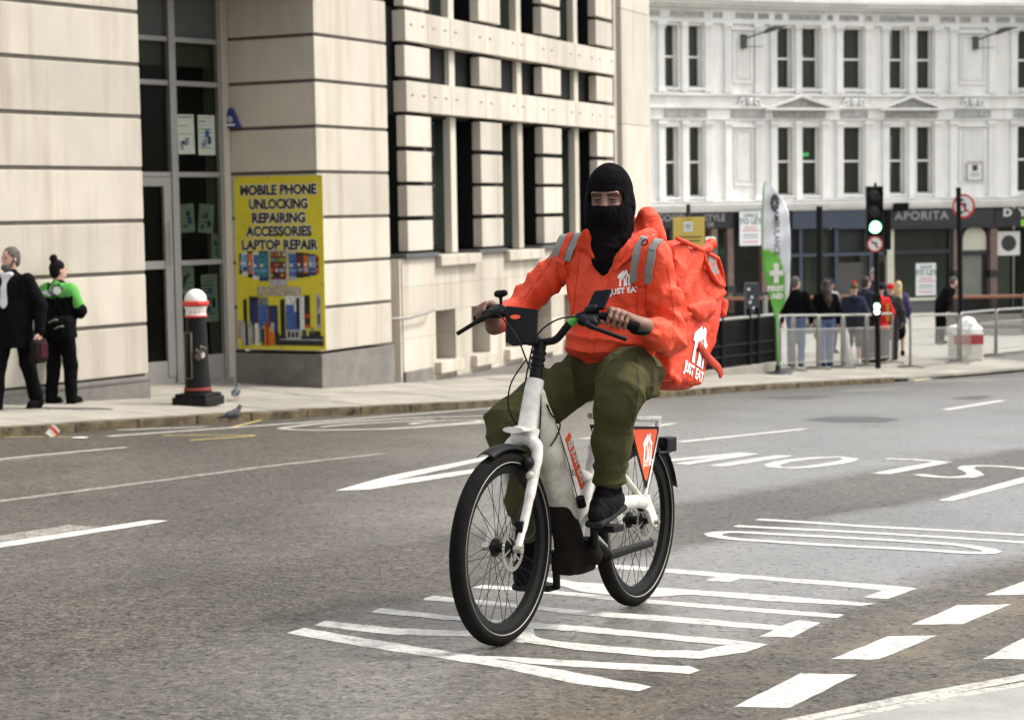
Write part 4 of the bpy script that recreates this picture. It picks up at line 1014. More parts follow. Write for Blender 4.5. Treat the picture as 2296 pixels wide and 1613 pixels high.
# things seen in the upper rooms
M_EXIT = mat('green_exit_light', (.05, .5, .15), .5, emit=(.1, .9, .3), estr=1.2)
for px, py in ((1815, 124), (1825, 345)):
    z = wz(px, py); s = ws(px); mb = MB(); wbox(mb, s-.12, s+.12, -.62, -.6, z-.06, z+.06); mb.build('exit_light', M_EXIT, wh)
for px, z0, z1 in ((1828, 5.75, 7.0), (1905, 5.75, 7.0), (1830, 2.0, 3.6), (1905, 2.0, 3.4), (2010, 3.4, 4.0), (2070, 3.4, 4.0)):
    s = ws(px); mb = MB(); wbox(mb, s-.2, s+.22, -.9, -.88, z0, z1); mb.build('room_wall', M_ROOM, wh)
rb_ = random.Random(11); M_BLIND = mat('roller_blind', (.34, .33, .27), .9)
for a, b in WS:
    for z0, z1 in (ZL, ZU):
        if rb_.random() < .55: hgt_ = rb_.uniform(.15, .9); mb = MB(); wbox(mb, a, b, -.42, -.41, z1-hgt_, z1); mb.build('blind', M_BLIND if rb_.random() < .6 else M_ROOM, wh)
        if rb_.random() < .5: s_m = rb_.uniform(a, b); mb = MB(); wbox(mb, s_m-.1, s_m+.18, -1.2, -1.15, z0-.3, z0+rb_.uniform(.4, 1.4)); mb.build('room_furniture', M_ROOM, wh)
# ---- shopfronts
def sbox(name, x0, x1, y0, y1, w0, w1, m, bevel=0., par=None):
    mb = MB(); z0, z1 = wz((x0+x1)/2, y1), wz((x0+x1)/2, y0); wbox(mb, ws(x0, 0), ws(x1, 0), w0, w1, z0, z1); return mb.build(name, m, par or wh, bevel=bevel)
zb = lambda px: 735
sbox('shop_interior', 1440, 1640, 520, 735, -2.2, -2.1, M_INT); sbox('shop_interior', 1715, 1980, 520, 735, -2.2, -2.1, M_INT); sbox('shop_interior', 1985, 2330, 520, 735, -2.4, -2.3, M_ROOM)
for x0, x1, m, w1 in ((1440, 1640, M_SHOPBLK, .16), (1640, 1772, M_SHOPBLK, .06), (1772, 1976, M_SHOPBLUE, .18), (1976, 2226, mat('fascia_charcoal', (.018, .0175, .019), .5, noise=.1), .17), (2226, 2330, M_SHOPBLK, .2)):
    n = max(1, int((x1-x0)/70)); y1_ = 512 if x0 != 2226 else 512
    for k in range(n): sbox('fascia', x0+(x1-x0)*k/n, x0+(x1-x0)*(k+1)/n, 469, 512 if x0 < 1976 else 507, -.2, w1, m)
sbox('fascia_trim', 1976, 2226, 505, 512, -.1, .24, M_SHOPBLK)
# black shop: cream pilaster and blind
sbox('shop_pilaster', 1512, 1584, 553, 735, -.1, .12, M_CREAM); sbox('blind_box', 1508, 1592, 532, 553, -.1, .4, mat('blind_canvas', (.7, .68, .58), .7), .05)
sbox('shop_window', 1440, 1508, 535, 735, -.12, -.1, M_SHOPGLASS); sbox('window_post', 1500, 1510, 515, 735, -.12, .06, M_SHOPBLK)
for x in (1598, 1634): sbox('column', x-7, x+7, 512, 735, -.1, .14, M_MARBLE, .02); sbox('column_band', x-9, x+9, 640, 655, -.1, .18, M_SHOPBLK)
# doorway below the letting board
sbox('doorway', 1645, 1700, 512, 735, -1.2, -1.1, mat('door_black', (.02, .018, .016), .5, noise=.2)); sbox('door_rail', 1645, 1700, 588, 594, -1.1, -1.02, M_SHOPBLK)
sbox('exit_light', 1653, 1668, 560, 570, -.9, -.85, M_EXIT); sbox('column', 1704, 1718, 512, 735, -.1, .14, M_MARBLE, .02); sbox('column_band', 1640, 1735, 655, 668, -.1, .2, M_SHOPBLK)
# blue shop
for x in (1738, 1790, 1870, 1947): sbox('window_post', x, x+7, 512, 735, -.12, .08, M_SHOPBLUE)
for x0, x1, m in ((1745, 1790, M_SHOPGLASS), (1797, 1870, M_SHOPGLASS)): sbox('shop_window', x0, x1, 515, 735, -.12, -.1, m)
sbox('transom', 1740, 1980, 567, 574, -.12, .07, M_SHOPBLUE)
sbox('room_panel', 1848, 1870, 520, 665, -.5, -.48, M_CREAM); sbox('room_panel', 1818, 1830, 575, 690, -.45, -.43, M_CREAM); sbox('dark_board', 1877, 1947, 515, 565, -.3, -.28, M_SHOPBLK)
sh_m = mat('roller_shutter', (.105, .10, .09), .6, metal=.2, noise=.15, nscale=3.)
z0, z1 = wz(1910, 735), wz(1910, 588); s0, s1 = ws(1878), ws(1946); n = 26
for k in range(n):
    mb = MB(); wbox(mb, s0, s1, -.2, -.13+.02*(k % 2), z0+(z1-z0)*k/n, z0+(z1-z0)*(k+.8)/n); mb.build('shutter_slat', sh_m, wh)
mb = MB(); wbox(mb, s0, s1, -.22, -.19, z0, z1); mb.build('shutter_backing', M_SHOPBLK, wh)
# empty shop with the letting poster
for x0, x1 in ((1988, 2003), (2126, 2133)): sbox('window_post', x0, x1, 512, 735, -.12, .06, M_CREAM if x0 == 1988 else M_SHOPBLK)
sbox('shop_window', 2003, 2126, 515, 668, -.10, -.08, M_SHOPGLASS); sbox('transom', 1985, 2133, 560, 569, -.12, .05, M_SHOPBLK); sbox('window_sill', 1988, 2132, 667, 673, -.1, .14, M_CREAM); sbox('stall_riser', 1985, 2133, 673, 735, -.1, .04, mat('stall_riser', (.10, .11, .10), .5, noise=.2))
sbox('room_panel', 2108, 2124, 520, 660, -.6, -.58, M_ROOM); sbox('room_panel', 2010, 2050, 590, 664, -1.6, -1.58, M_INT); sbox('ceiling_lamp', 2022, 2036, 605, 625, -1.0, -.95, mat('red_sign_glow', (.45, .1, .07), .6, emit=(.6, .1, .06), estr=.5))
for x in (2142, 2225): sbox('column', x-8, x+8, 512, 735, -.1, .15, M_MARBLE, .02); sbox('column_band', x-10, x+10, 605, 621, -.1, .19, M_SHOPBLK)
z0, z1 = wz(2186, 561), wz(2186, 508); a, b = ws(2160), ws(2212); e, n_ = wdir((a+b)/2)
arch = [wp(a, -.06, z0), wp(b, -.06, z0), wp(b, -.06, z0+(z1-z0)*.55)]+[wp(lerp(b, a, .5-.5*math.cos(t)), -.06, z0+(z1-z0)*(.55+.45*math.sin(t))) for t in (.5, 1., 1.5, 2.0, 2.5)]+[wp(a, -.06, z0+(z1-z0)*.55)]
mb = MB(); mb.prism(arch, n_*.03); mb.build('arched_light', M_CREAM, wh)
sbox('shop_wall', 2152, 2217, 506, 735, -.3, -.12, M_SHOPBLK); sbox('shop_window', 2160, 2203, 571, 668, -.1, -.08, M_ROOM); sbox('transom', 2150, 2218, 561, 570, -.1, .05, M_SHOPBLK)
sbox('shop_window', 2234, 2330, 512, 735, -.1, -.08, M_DARKGLASS)
pz = sbox('shop_poster', 2238, 2288, 519, 572, -.07, -.05, mat('poster_white', (.6, .58, .55), .6))
s = ws(2263, 0); e, n_ = wdir(s); zc = wz(2263, 545); mb = MB(); mb.lathe([(.0, .004), (.30, .004), (.30, .0)], wp(s, -.045, zc), n_, 24); mb.build('printed_head', mat('poster_black', (.02, .02, .02), .6), wh)
# lettering on the fascias
M_LET = mat('fascia_lettering', (.55, .54, .51), .5); M_LETD = mat('fascia_lettering_dim', (.30, .29, .28), .5); M_LETG = mat('green_lettering', (.25, .55, .05), .5)
def letter(txt, px, py, size, m, w_, sx=1., thick=.004, space=1.):
    s = ws(px, 0); e, n_ = wdir(s); text_on(txt, wp(s, w_, wz(px, py)), e, (0, 0, 1), size, m, wh, thick, .004, sx=sx, space=space)
letter('APORITA', 2061, 484, .43, M_LETD, .185, 1.12, .006, 1.12); letter('S', 1978, 485, .43, M_LETD, .19, 1.1, .006)
letter('D', 2253, 477, .38, M_LET, .215, 1.2, .02); letter('Y', 2287, 477, .38, M_LET, .215, 1.2, .02); letter('E', 2288, 500, .30, M_LETG, .215, 1.1, .02)
letter('GOOD', 1500, 489, .33, M_LETD, .175, 1.1, .004); letter('STYLE', 1597, 489, .33, M_LETD, .175, 1.0, .004); letter('T', 1475, 504, .2, M_LETD, .175)
letter('OR', 1588, 504, .2, M_LETD, .175)

# ---------------- boards, plaque, wall lamps
def board(px, py, wpx, hpx, w_, m, name, label, cat):
    s = ws(px, 0); e, n_ = wdir(s); Y = wp(s, w_, 0).y; k = Y/FD; c = wp(s, w_, wz(px, py)); o = thing(name, c-Vector((0, 0, hpx*k/2)), label, cat)
    mb = MB(); mb.box(c-e*wpx*k/2-Vector((0, 0, hpx*k/2)), e*wpx*k, n_*-.03, (0, 0, hpx*k)); mb.build('panel', m, o); return o, c, e, n_, k
M_BOARD = mat('white_board', (.68, .69, .68), .5, noise=.05, nscale=3.); M_GRN = mat('dark_green_ink', (.05, .13, .09), .5); M_RED = mat('red_ink', (.5, .05, .07), .5)
for px, py, w_, h_, wo, top, lab in ((1672, 512, 55, 76, .35, 'OFFICE', 'white letting board reading to let, hung above the dark doorway'), (2077, 626, 49, 72, -.03, 'SHOP', 'white to let poster in the window of the empty shop')):
    o, c, e, n_, k = board(px, py, w_, h_, wo, M_BOARD, 'letting_board', lab, 'sign'); up = Vector((0, 0, 1)); H = h_*k
    text_on(top, c+up*H*.37+n_*.01, e, up, .19, M_GRN, o, .002, .001); text_on('TO LET', c+up*H*.2+n_*.01, e, up, .27, M_GRN, o, .006, .001)
    for y, l, m in ((.02, .62, M_RED), (-.07, .8, M_RED), (-.2, .7, M_GRN), (-.28, .75, M_LETD), (-.4, .7, M_RED)):
        mb = MB(); mb.box(c-e*l*w_*k/2+up*H*y+n_*.008, e*l*w_*k, n_*.003, up*H*.025); mb.build('print_line', m, o)
o, c, e, n_, k = board(2184, 384, 38, 40, .06, M_BOARD, 'wall_plaque', 'small white plaque with a crest in the blind bay above the road sign', 'plaque')
mb = MB(); mb.box(c-e*.1+n_*.01+Vector((0, 0, .02)), e*.2, n_*.01, (0, 0, .22)); mb.build('crest', PC['maroon'], o)
for y in (-.1, -.18): mb = MB(); mb.box(c-e*.18+n_*.01+Vector((0, 0, y)), e*.36, n_*.006, (0, 0, .03)); mb.build('print_line', M_LETD, o)
for sg in ((-1, 0), (1, 0), (0, -1), (0, 1)):
    mb = MB(); hw, hh = 19*k, 20*k
    if sg[0]: mb.box(c+e*(sg[0]*hw-.02)-Vector((0, 0, hh)), e*.04, n_*.03, (0, 0, 2*hh))
    else: mb.box(c-e*(hw-.021)+Vector((0, 0, sg[1]*hh-.02)), e*(2*hw-.042), n_*.03, (0, 0, .04))
    mb.build('rim', M_LETD, o)
M_LAMP = mat('lamp_grey', (.05, .05, .05), .5)
for x0, y0, lab in ((1667, 95, 'black street lamp on a bracket, left of the two on the white wall'), (2184, 98, 'black street lamp on a bracket, right of the two on the white wall')):
    s = ws(x0); z = wz(x0, y0); o = thing('wall_lamp', wp(s, 0, z-.25), lab, 'street lamp', 'lamps bracketed from the white wall'); e, n_ = wdir(s)
    mb = MB(); wbox(mb, s-.09, s+.09, 0., .18, z-.22, z+.25); mb.build('wall_box', M_LAMP, o)
    P = lambda x, y, w_: wp(s, w_, z)+e*x+Vector((0, 0, y))
    mb = MB(); mb.tube([P(.05, .12, .1), P(.4, .27, .5), P(.65, .36, .7)], .03, 8); mb.build('arm', M_LAMP, o)
    mb = MB(); mb.tube([P(.05, -.16, .1), P(.6, -.17, .4)], .014, 6); mb.build('stay', M_LAMP, o)
    mb = MB(); mb.tube([P(.5, .28, .65), P(.62, .36, .7), P(.85, .46, .75), P(1.1, .51, .78), P(1.35, .53, .8)], [.04, .10, .12, .08, .02], 10, flat=(.8, 1.3)); mb.build('lamp_head', M_LAMP, o, smooth=True)
# ================================================================== STREET FURNITURE AND SMALL THINGS
def pav(px, py):                       # a point standing on the pavement
    d = ray(px, py); lo, hi = 5., 120.
    for _ in range(50):
        m = (lo+hi)/2; p = d*(m/d.y)
        if p.z+EYE > zp(p.x, m): lo = m
        else: hi = m
    p = d*(lo/d.y); return Vector((p.x, p.y, zp(p.x, p.y)))
Z = Vector((0, 0, 1))
# ---- bollard
M_BOLB = mat('bollard_black', (.0065, .006, .006), .5, noise=.35, nscale=12., spec=.18); M_BOLW = mat('bollard_white', (.72, .70, .64), .5, noise=.18, nscale=8.); M_BOLR = mat('bollard_red', (.58, .025, .018), .45, noise=.15, nscale=9.)
bp_ = pav(445, 908); bol = thing('bollard', bp_, 'black cast iron bollard with white dome and red bands by the kerb', 'bollard')
def lt(name, prof, m, n=28, sm=35, par=None, a0=0.):
    mb = MB(); mb.lathe(prof, bp_, Z, n, a0=a0); return mb.build(name, m, par or bol, smooth=sm)
dome = [(.128*math.cos(t), 1.225+.128*math.sin(t)) for t in [k*math.pi/18 for k in range(10)]]
lt('dome', [(.128, 1.215)]+dome, M_BOLW, 28, 40); lt('red_band', [(.10, 1.155), (.152, 1.163), (.158, 1.178), (.158, 1.208), (.15, 1.216), (.11, 1.22)], M_BOLR, 8, 20, a0=.39)
lt('collar', [(.10, 1.15), (.128, 1.152), (.132, 1.14), (.124, 1.128), (.119, 1.12), (.119, 1.06), (.122, 1.05), (.10, 1.05)], M_BOLW); lt('red_ring', [(.10, 1.052), (.131, 1.052), (.135, 1.04), (.128, 1.028), (.10, 1.028)], M_BOLR)
lt('shaft', [(.09, 1.03), (.112, 1.028), (.118, .9), (.135, .45), (.152, .205), (.10, .205)], M_BOLB); lt('red_ring', [(.10, .212), (.158, .212), (.163, .195), (.158, .18), (.10, .18)], mat('bollard_red_dull', (.28, .03, .02), .5, noise=.2)); lt('foot', [(.10, .182), (.160, .182), (.164, .12), (.20, .10), (.10, .09)], M_BOLB)
mb = MB(); r4 = Matrix.Rotation(-.35, 3, 'Z'); mb.cbox(bp_+Z*.055, .225, .225, .055, r4); mb.build('plinth', M_BOLB, bol, bevel=.02)
mb = MB(); mb.cbox(bp_+Z*.125, .20, .20, .02, r4); mb.build('plinth_step', M_BOLB, bol, bevel=.015)
fd_ = Vector((-.35, -.94, 0)); fr__ = Vector((.94, -.35, 0))
mb = MB()
for x0, x1, z0, z1 in ((-.05, -.04, .32, .86), (.035, .045, .32, .86), (-.05, .045, .32, .33), (-.05, .045, .85, .86)): mb.box(bp_+fd_*.128-fr__*.03+fr__*x0+Z*z0, fr__*(x1-x0), fd_*.03, Z*(z1-z0))
mb.build('panel_frame', mat('worn_gilt', (.10, .085, .055), .6), bol)
for k in range(12):
    mb = MB(); mb.box(bp_+fd_*.125-fr__*.068+Z*(.345+.042*k), fr__*.08, fd_*.02, Z*.01); mb.build('panel_rib', M_BOLB, bol)
im = Imp(); cc = bp_+Vector((.07, -.135, .60)); im.ell(cc, (.05, .03, .055), k=.02)
for dx, dz in ((-.05, .05), (.04, .07), (-.06, -.02), (-.03, -.05), (0, .085)): im.ell(cc+Vector((dx, -.005, dz)), (.022, .02, .026), k=.015)
imp_build(im, 'crest', mat('crest_bronze', (.10, .08, .06), .6, noise=.4, nscale=30.), bol, .009)
im = Imp(); im.ell(cc+Vector((.02, -.03, -.01)), (.022, .012, .034), k=.01); imp_build(im, 'crest_shield', M_BOLW, bol, .007)
mb = MB(); mb.box(cc+Vector((.012, -.046, -.006)), (.016, 0, 0), (0, .003, 0), (0, 0, .02)); mb.build('shield_cross', M_BOLR, bol)
for k in range(5):
    a = -1.9+.25*k*1.3; c = bp_+Vector((math.sin(a)*0, 0, 0)); d = Vector((math.cos(-1.9+.42*k), math.sin(-1.9+.42*k), 0)); t = Vector((-d.y, d.x, 0)); p = bp_+d*.1195+Z*1.09
    mb = MB(); mb.box(p-t*.014-Z*.003, t*.028, d*.003, Z*.006); mb.box(p-t*.003-Z*.013, t*.006, d*.0035, Z*.026); mb.build('red_cross', M_BOLR, bol)
# ---- pigeons
def pigeon(p, fw_, sc_, label, down=False):
    o = thing('pigeon', p, label, 'pigeon', 'pigeons by the kerb'); f = Vector(fw_).normalized(); r = f.cross(Z)
    P = lambda x, y, z: p+(f*x+r*y+Z*z)*sc_; R3 = [list(f), list(r), list(Z)]
    im = Imp(); im.ell(P(0, 0, .105), (.075*sc_, .045*sc_, .048*sc_), R3, k=.02).ell(P(.045, 0, .125), (.045*sc_, .04*sc_, .05*sc_), R3, k=.02).chain([P(.065, 0, .14), P(.085, 0, .18), P(.092, 0, .198)], [.028*sc_, .02*sc_, .02*sc_], k=.015)
    im.chain([P(-.05, 0, .10), P(-.11, 0, .085), P(-.155, 0, .072)], [.032*sc_, .022*sc_, .014*sc_], k=.02, flat=(list(Z), .5))
    b = imp_build(im, 'body', mat('pigeon_grey', (.07, .072, .08), .7, noise=.5, nscale=22.), o, .007)
    for sg in (-1, 1):
        im = Imp(); im.chain([P(.035, .04*sg, .115), P(-.04, .045*sg, .105), P(-.125, .022*sg, .085)], [.022*sc_, .022*sc_, .008*sc_], k=.015, flat=(list(r), .45)); imp_build(im, 'wing', mat('pigeon_wing', (.05, .05, .055), .7, noise=.6, nscale=30.), o, .007)
        mb = MB(); mb.tube([P(.0, .018*sg, .07), P(.006, .018*sg, .03), P(0, .018*sg, .003)], .0045*sc_, 6); mb.tube([P(-.012, .018*sg, .004), P(.028, .02*sg, .004)], .0035*sc_, 5); mb.build('leg', mat('pigeon_leg', (.35, .10, .09), .6), o)
    mb = MB(); mb.tube([P(.108, 0, .196), P(.128, 0, .19)], [.006*sc_, .001], 6); mb.build('beak', M_BOLB, o)
pigeon(pav(530, 897), (.15, 1, 0), .95, 'grey pigeon on the pavement beyond the bollard')
q = gnd(520, 951); pigeon(q, (1, .25, 0), 1.0, 'dark pigeon walking in the gutter in front of the kerb')
# ---- litter
q = gnd(117, 979); cup = thing('paper_cup', q, 'crushed white and red paper cup lying in the gutter', 'cup'); ax = Vector((.55, .35, .55)).normalized(); c0 = q+Z*.045-ax*.02
mb = MB(); mb.lathe([(.0, 0), (.040, 0), (.052, .10), (.055, .103), (.052, .106), (.049, .10), (.038, .005), (0, .005)], c0-ax*.03, ax, 20); mb.build('cup_body', mat('cup_card', (.68, .66, .6), .6, noise=.1), cup, smooth=40)
mb = MB(); mb.lathe([(.0478, .055), (.0508, .082), (.0515, .083), (.0485, .055)], c0-ax*.03, ax, 20); mb.build('red_band', M_BOLR, cup, smooth=40)
q = gnd(178, 982); mb = MB(); mb.prism([q+Vector((x, y, .006)) for x, y in ((-.07, -.03), (.05, -.05), (.08, .02), (0, .05), (-.06, .03))], (0, 0, .004)); tag(mb.build('paper_scrap', mat('scrap_paper', (.6, .58, .52), .8)), 'flat white paper scrap in the road beside the crushed cup', 'litter')
# ---- yellow information board
b0 = pav(1547, 862); yb = thing('information_board', b0, 'yellow information board on a black post behind the delivery bag', 'sign')
kY = b0.y/FD; zc = at(1547, 520, b0.y).z
mb = MB(); mb.tube([b0, Vector((b0.x, b0.y, at(1547, 458, b0.y).z))], .035, 10); mb.build('post', M_SHOPBLK, yb)
mb = MB(); mb.cbox((b0.x, b0.y-.05, at(1547, 535, b0.y).z), 35*kY, .02, 48*kY); mb.build('panel', mat('yellow_board', (.58, .42, .085), .5, noise=.06), yb, bevel=.006)
mb = MB(); mb.cbox((b0.x+36*kY, b0.y-.02, at(1547, 535, b0.y).z), 1.5*kY, .04, 48*kY); mb.build('panel_edge', M_SHOPBLK, yb)
mb = MB(); mb.cbox((b0.x-2*kY, b0.y-.075, at(1547, 508, b0.y).z), 10*kY, .003, 11*kY); mb.build('white_notice', M_BOARD, yb)
for k, (y, l, h_) in enumerate(((503, 6, .8), (507, 7, .8), (512, 5, .8))): mb = MB(); mb.cbox((b0.x-2*kY, b0.y-.081, at(1547, y, b0.y).z), l*kY, .001, h_*kY); mb.build('print_line', PC['grey'], yb)
for y, l in ((531, 29), (540, 24)): mb = MB(); mb.cbox((b0.x, b0.y-.073, at(1547, y, b0.y).z), l*kY, .002, 1.4*kY); mb.build('print_line', PC['black'], yb)
mb = MB(); mb.cbox((b0.x-2*kY, b0.y-.073, at(1547, 491, b0.y).z), 8*kY, .002, .5*kY); mb.build('print_line', PC['black'], yb)
# ---- feather flag
f0 = pav(1745, 838); FY = f0.y
fl_ = thing('feather_flag', f0, 'tall white and green feather flag with a white cross by the barriers', 'flag')
mb = MB(); mb.tube([f0, at(1741, 715, FY), at(1712, 600, FY), at(1708, 500, FY), at(1712, 420, FY), at(1717, 401, FY)], [.03, .025, .02, .016, .012, .008], 8); mb.build('pole', mat('green_pole', (.12, .33, .08), .5), fl_, smooth=True)
mb = MB(); mb.lathe([(.0, .0), (.26, .0), (.24, .03), (.06, .06), (.05, .16), (0, .16)], f0, Z, 16); mb.build('base', M_SHOPBLK, fl_, smooth=30)
# cloth: rows from the pole to the fly edge, waving
left = [(402, 1716), (437, 1712.5), (480, 1710.5), (558, 1710), (622, 1715), (667, 1726), (709, 1739)]; right = [(402, 1717), (420, 1735), (437, 1747), (453, 1760), (477, 1769), (543, 1772.4), (622, 1771), (661, 1769), (690, 1754), (709, 1741)]
def interp(T, y):
    for (a, b), (c, d) in zip(T, T[1:]):
        if a <= y <= c: return b+(d-b)*(y-a)/(c-a)
    return T[-1][1]
green = [(402, 1600), (556, 1600), (558.7, 1711), (566, 1742), (585, 1750), (609, 1756.6), (648, 1761), (670, 1760), (700, 1775)]
rows_ = []; NX = 14; NY = 64
for j in range(NY+1):
    y = 402+(709-402)*j/NY; a, b = interp(left, y), interp(right, y)
    rows_.append([(a+(b-a)*i/NX, y) for i in range(NX+1)])
def flagpt(x, y):
    a = interp(left, y); t = (x-a)*FY/FD; wv = .05*math.sin(t*9+y*.02)*min(1, t*4)+.02*math.sin(y*.11+t*6)
    return at(x, y, FY-.03+wv)
mbw, mbg = MB(), MB()
for j in range(NY):
    for i in range(NX):
        q = [rows_[j+1][i], rows_[j+1][i+1], rows_[j][i+1], rows_[j][i]]; cx = sum(p[0] for p in q)/4; cy = sum(p[1] for p in q)/4
        (mbg if (cy > 557 and cx < interp(green, cy)) else mbw).face([flagpt(*p) for p in q])
fw1 = mbw.build('flag_cloth', mat('white_flag_cloth', (.72, .72, .76), .8, bump=.2, bscale=12.), fl_, smooth=True); fg1 = mbg.build('green_cloth', mat('green_flag_cloth', (.14, .42, .06), .8, bump=.2, bscale=12.), fl_, smooth=True)
for o_ in (fw1, fg1): md = o_.modifiers.new('thick', 'SOLIDIFY'); md.thickness = .006
kf = FY/FD; fx, fz = Vector((1, 0, 0)), Z
def onflag(px, py): return at(px, py, FY-.12)
mb = MB(); c = onflag(1740.5, 612)
mb.box(c-fx*15*kf-fz*5.5*kf, fx*30*kf, (0, .006, 0), fz*11*kf); mb.box(c-fx*5.5*kf-fz*22*kf+Vector((0, -.001, 0)), fx*11*kf, (0, .006, 0), fz*44*kf); mb.build('white_cross', M_BOLW, fl_)
text_on('FIRST', onflag(1739, 647), fx, fz, .125, M_BOLW, fl_, .008, .002); text_on('AID', onflag(1743, 664), fx, fz, .125, M_BOLW, fl_, .008, .002)
text_on('AMBULANCE', onflag(1741, 522), -fz, fx, .14, PC['black'], fl_, .002, .002)
mb = MB(); c = onflag(1737, 455)
for k in range(8):
    a = k*math.pi/4; u_ = fx*math.cos(a)+fz*math.sin(a); v_ = fx*-math.sin(a)+fz*math.cos(a)
    sq_ = lambda q: Vector((c.x+(q.x-c.x)*.5, q.y, q.z)); mb.face([sq_(q) for q in (c+u_*.02, c+u_*.16+v_*.06, c+u_*.16-v_*.06)][::-1])
mb.build('eight_point_emblem', PC['black'], fl_)
# ---- traffic signal
t0 = pav(1969, 826); TY = t0.y; sg_ = thing('traffic_signal', t0, 'black traffic signal showing green, with a cycle signal lower on its pole', 'traffic light')
kt = TY/FD; tp = lambda px, py, dy=0.: at(px, py, TY+dy)
M_SIG = mat('signal_black', (.006, .006, .006), .6, spec=.12)
mb = MB(); mb.tube([t0, tp(1962, 420, .1)], .055, 12); mb.build('pole', M_SIG, sg_)
def headbox(px0, px1, py0, py1, dy, dep=.16, name='signal_head'):
    a, b = tp(px0, py1, dy), tp(px1, py0, dy); mb = MB(); mb.box(a, (b.x-a.x, 0, 0), (0, dep, 0), (0, 0, b.z-a.z)); return mb.build(name, M_SIG, sg_, bevel=.02)
hd = headbox(1944, 1981, 417, 530, -.16); mb = MB(); mb.tube([tp(1962, 417, -.05), tp(1963, 410, -.05)], .03, 8); mb.build('cap', M_SIG, hd)
M_GLOW = mat('green_signal_lamp', (.3, 1., .5), .4, emit=(.28, 1., .5), estr=2.6); M_WGLOW = mat('white_signal_lamp', (.8, 1., .85), .4, emit=(.85, 1., .88), estr=2.); M_DARKLENS = mat('dark_lens', (.02, .016, .014), .25)
for py, m in ((436, M_DARKLENS), (473, M_DARKLENS), (509, M_GLOW)):
    c = tp(1962, py, -.165); mb = MB(); mb.lathe([(0, .0), (.118, .0), (.12, .012), (0, .018)], c, (0, -1, 0), 24); mb.build('lens', m, hd, smooth=30)
    mb = MB(); n_ = 14; vs = []; 
    for k in range(n_+1):
        a = math.pi*(-.05+1.1*k/n_); vs += [c+Vector((math.cos(a)*.132, 0, math.sin(a)*.132)), c+Vector((math.cos(a)*.132, -.16, math.sin(a)*.128))]
    mb.add(vs, [[2*k, 2*k+1, 2*k+3, 2*k+2] for k in range(n_)]); o = mb.build('visor', M_SIG, hd, smooth=True); md = o.modifiers.new('t', 'SOLIDIFY'); md.thickness = .008
def round_sign(c, nrm, r, parent, arrow=True):
    n = Vector(nrm).normalized(); e = n.cross(Z).normalized()*-1; e = Z.cross(n).normalized()
    def disc(r0, r1, off, m, name):
        mb = MB(); mb.lathe([(r0, off), (r1, off), (r1, off+.003), (r0, off+.003)], c, n, 36); return mb.build(name, m, parent)
    disc(0, r, -.012, M_SIG, 'sign_back'); disc(0, r*.84, -.006, M_BOARD, 'sign_face'); disc(r*.82, r, -.005, M_BOLR, 'red_ring')
    mb = MB(); u = (e*.707-Z*.707); v = n.cross(u); mb.box(c-u*r*.84-v*r*.06+n*.0055, u*r*1.68, v*r*.12, n*.001); mb.build('red_bar', M_BOLR, parent)
    mb = MB(); mb.box(c+e*r*.08-Z*r*.5+n*.001, e*r*.17, Z*r*.68, n*.002); mb.box(c-e*r*.2+Z*r*.10+n*.0015, e*r*.45, Z*r*.15, n*.002)
    mb.prism([c-e*r*.2+Z*r*.0+n*.001, c-e*r*.2+Z*r*.36+n*.001, c-e*r*.50+Z*r*.18+n*.001], n*.002); mb.build('arrow', PC['black'], parent)
round_sign(tp(1962, 547, -.17), (-.1, -1, 0), .158, sg_); headbox(1946, 1979, 532, 563, -.15, .1, 'sign_box'); headbox(1982, 1998, 470, 560, .0, .2, 'side_signal')
lh = headbox(1956, 1976, 658, 712, -.14, .1, 'cycle_signal')
for py, m, r in ((686, M_GLOW, .062), (698.5, M_WGLOW, .055)): mb = MB(); mb.lathe([(0, .0), (r, .0), (r, .01), (0, .014)], tp(1966, py, -.142), (0, -1, 0), 18); mb.build('lens', m, lh, smooth=30)
# ---- no left turn sign on its post
n0_ = pav(2157, 800); NY_ = 46.; n0_ = Vector((at(2156, 700, NY_).x, NY_, 0)); n0_.z = zp(n0_.x, n0_.y)
ns = thing('road_sign', n0_, 'round no left turn sign on a black post beside the railings', 'sign'); np_ = lambda px, py, dy=0.: at(px, py, NY_+dy)
mb = MB(); mb.tube([n0_, np_(2149, 420)], .06, 12); mb.build('post', M_SIG, ns); round_sign(np_(2160, 462, -.09), (-.62, -.78, 0), .285, ns)
for y in (448, 476): mb = MB(); mb.cbox(np_(2152, y, -.04), .08, .05, .02); mb.build('bracket', M_SIG, ns)
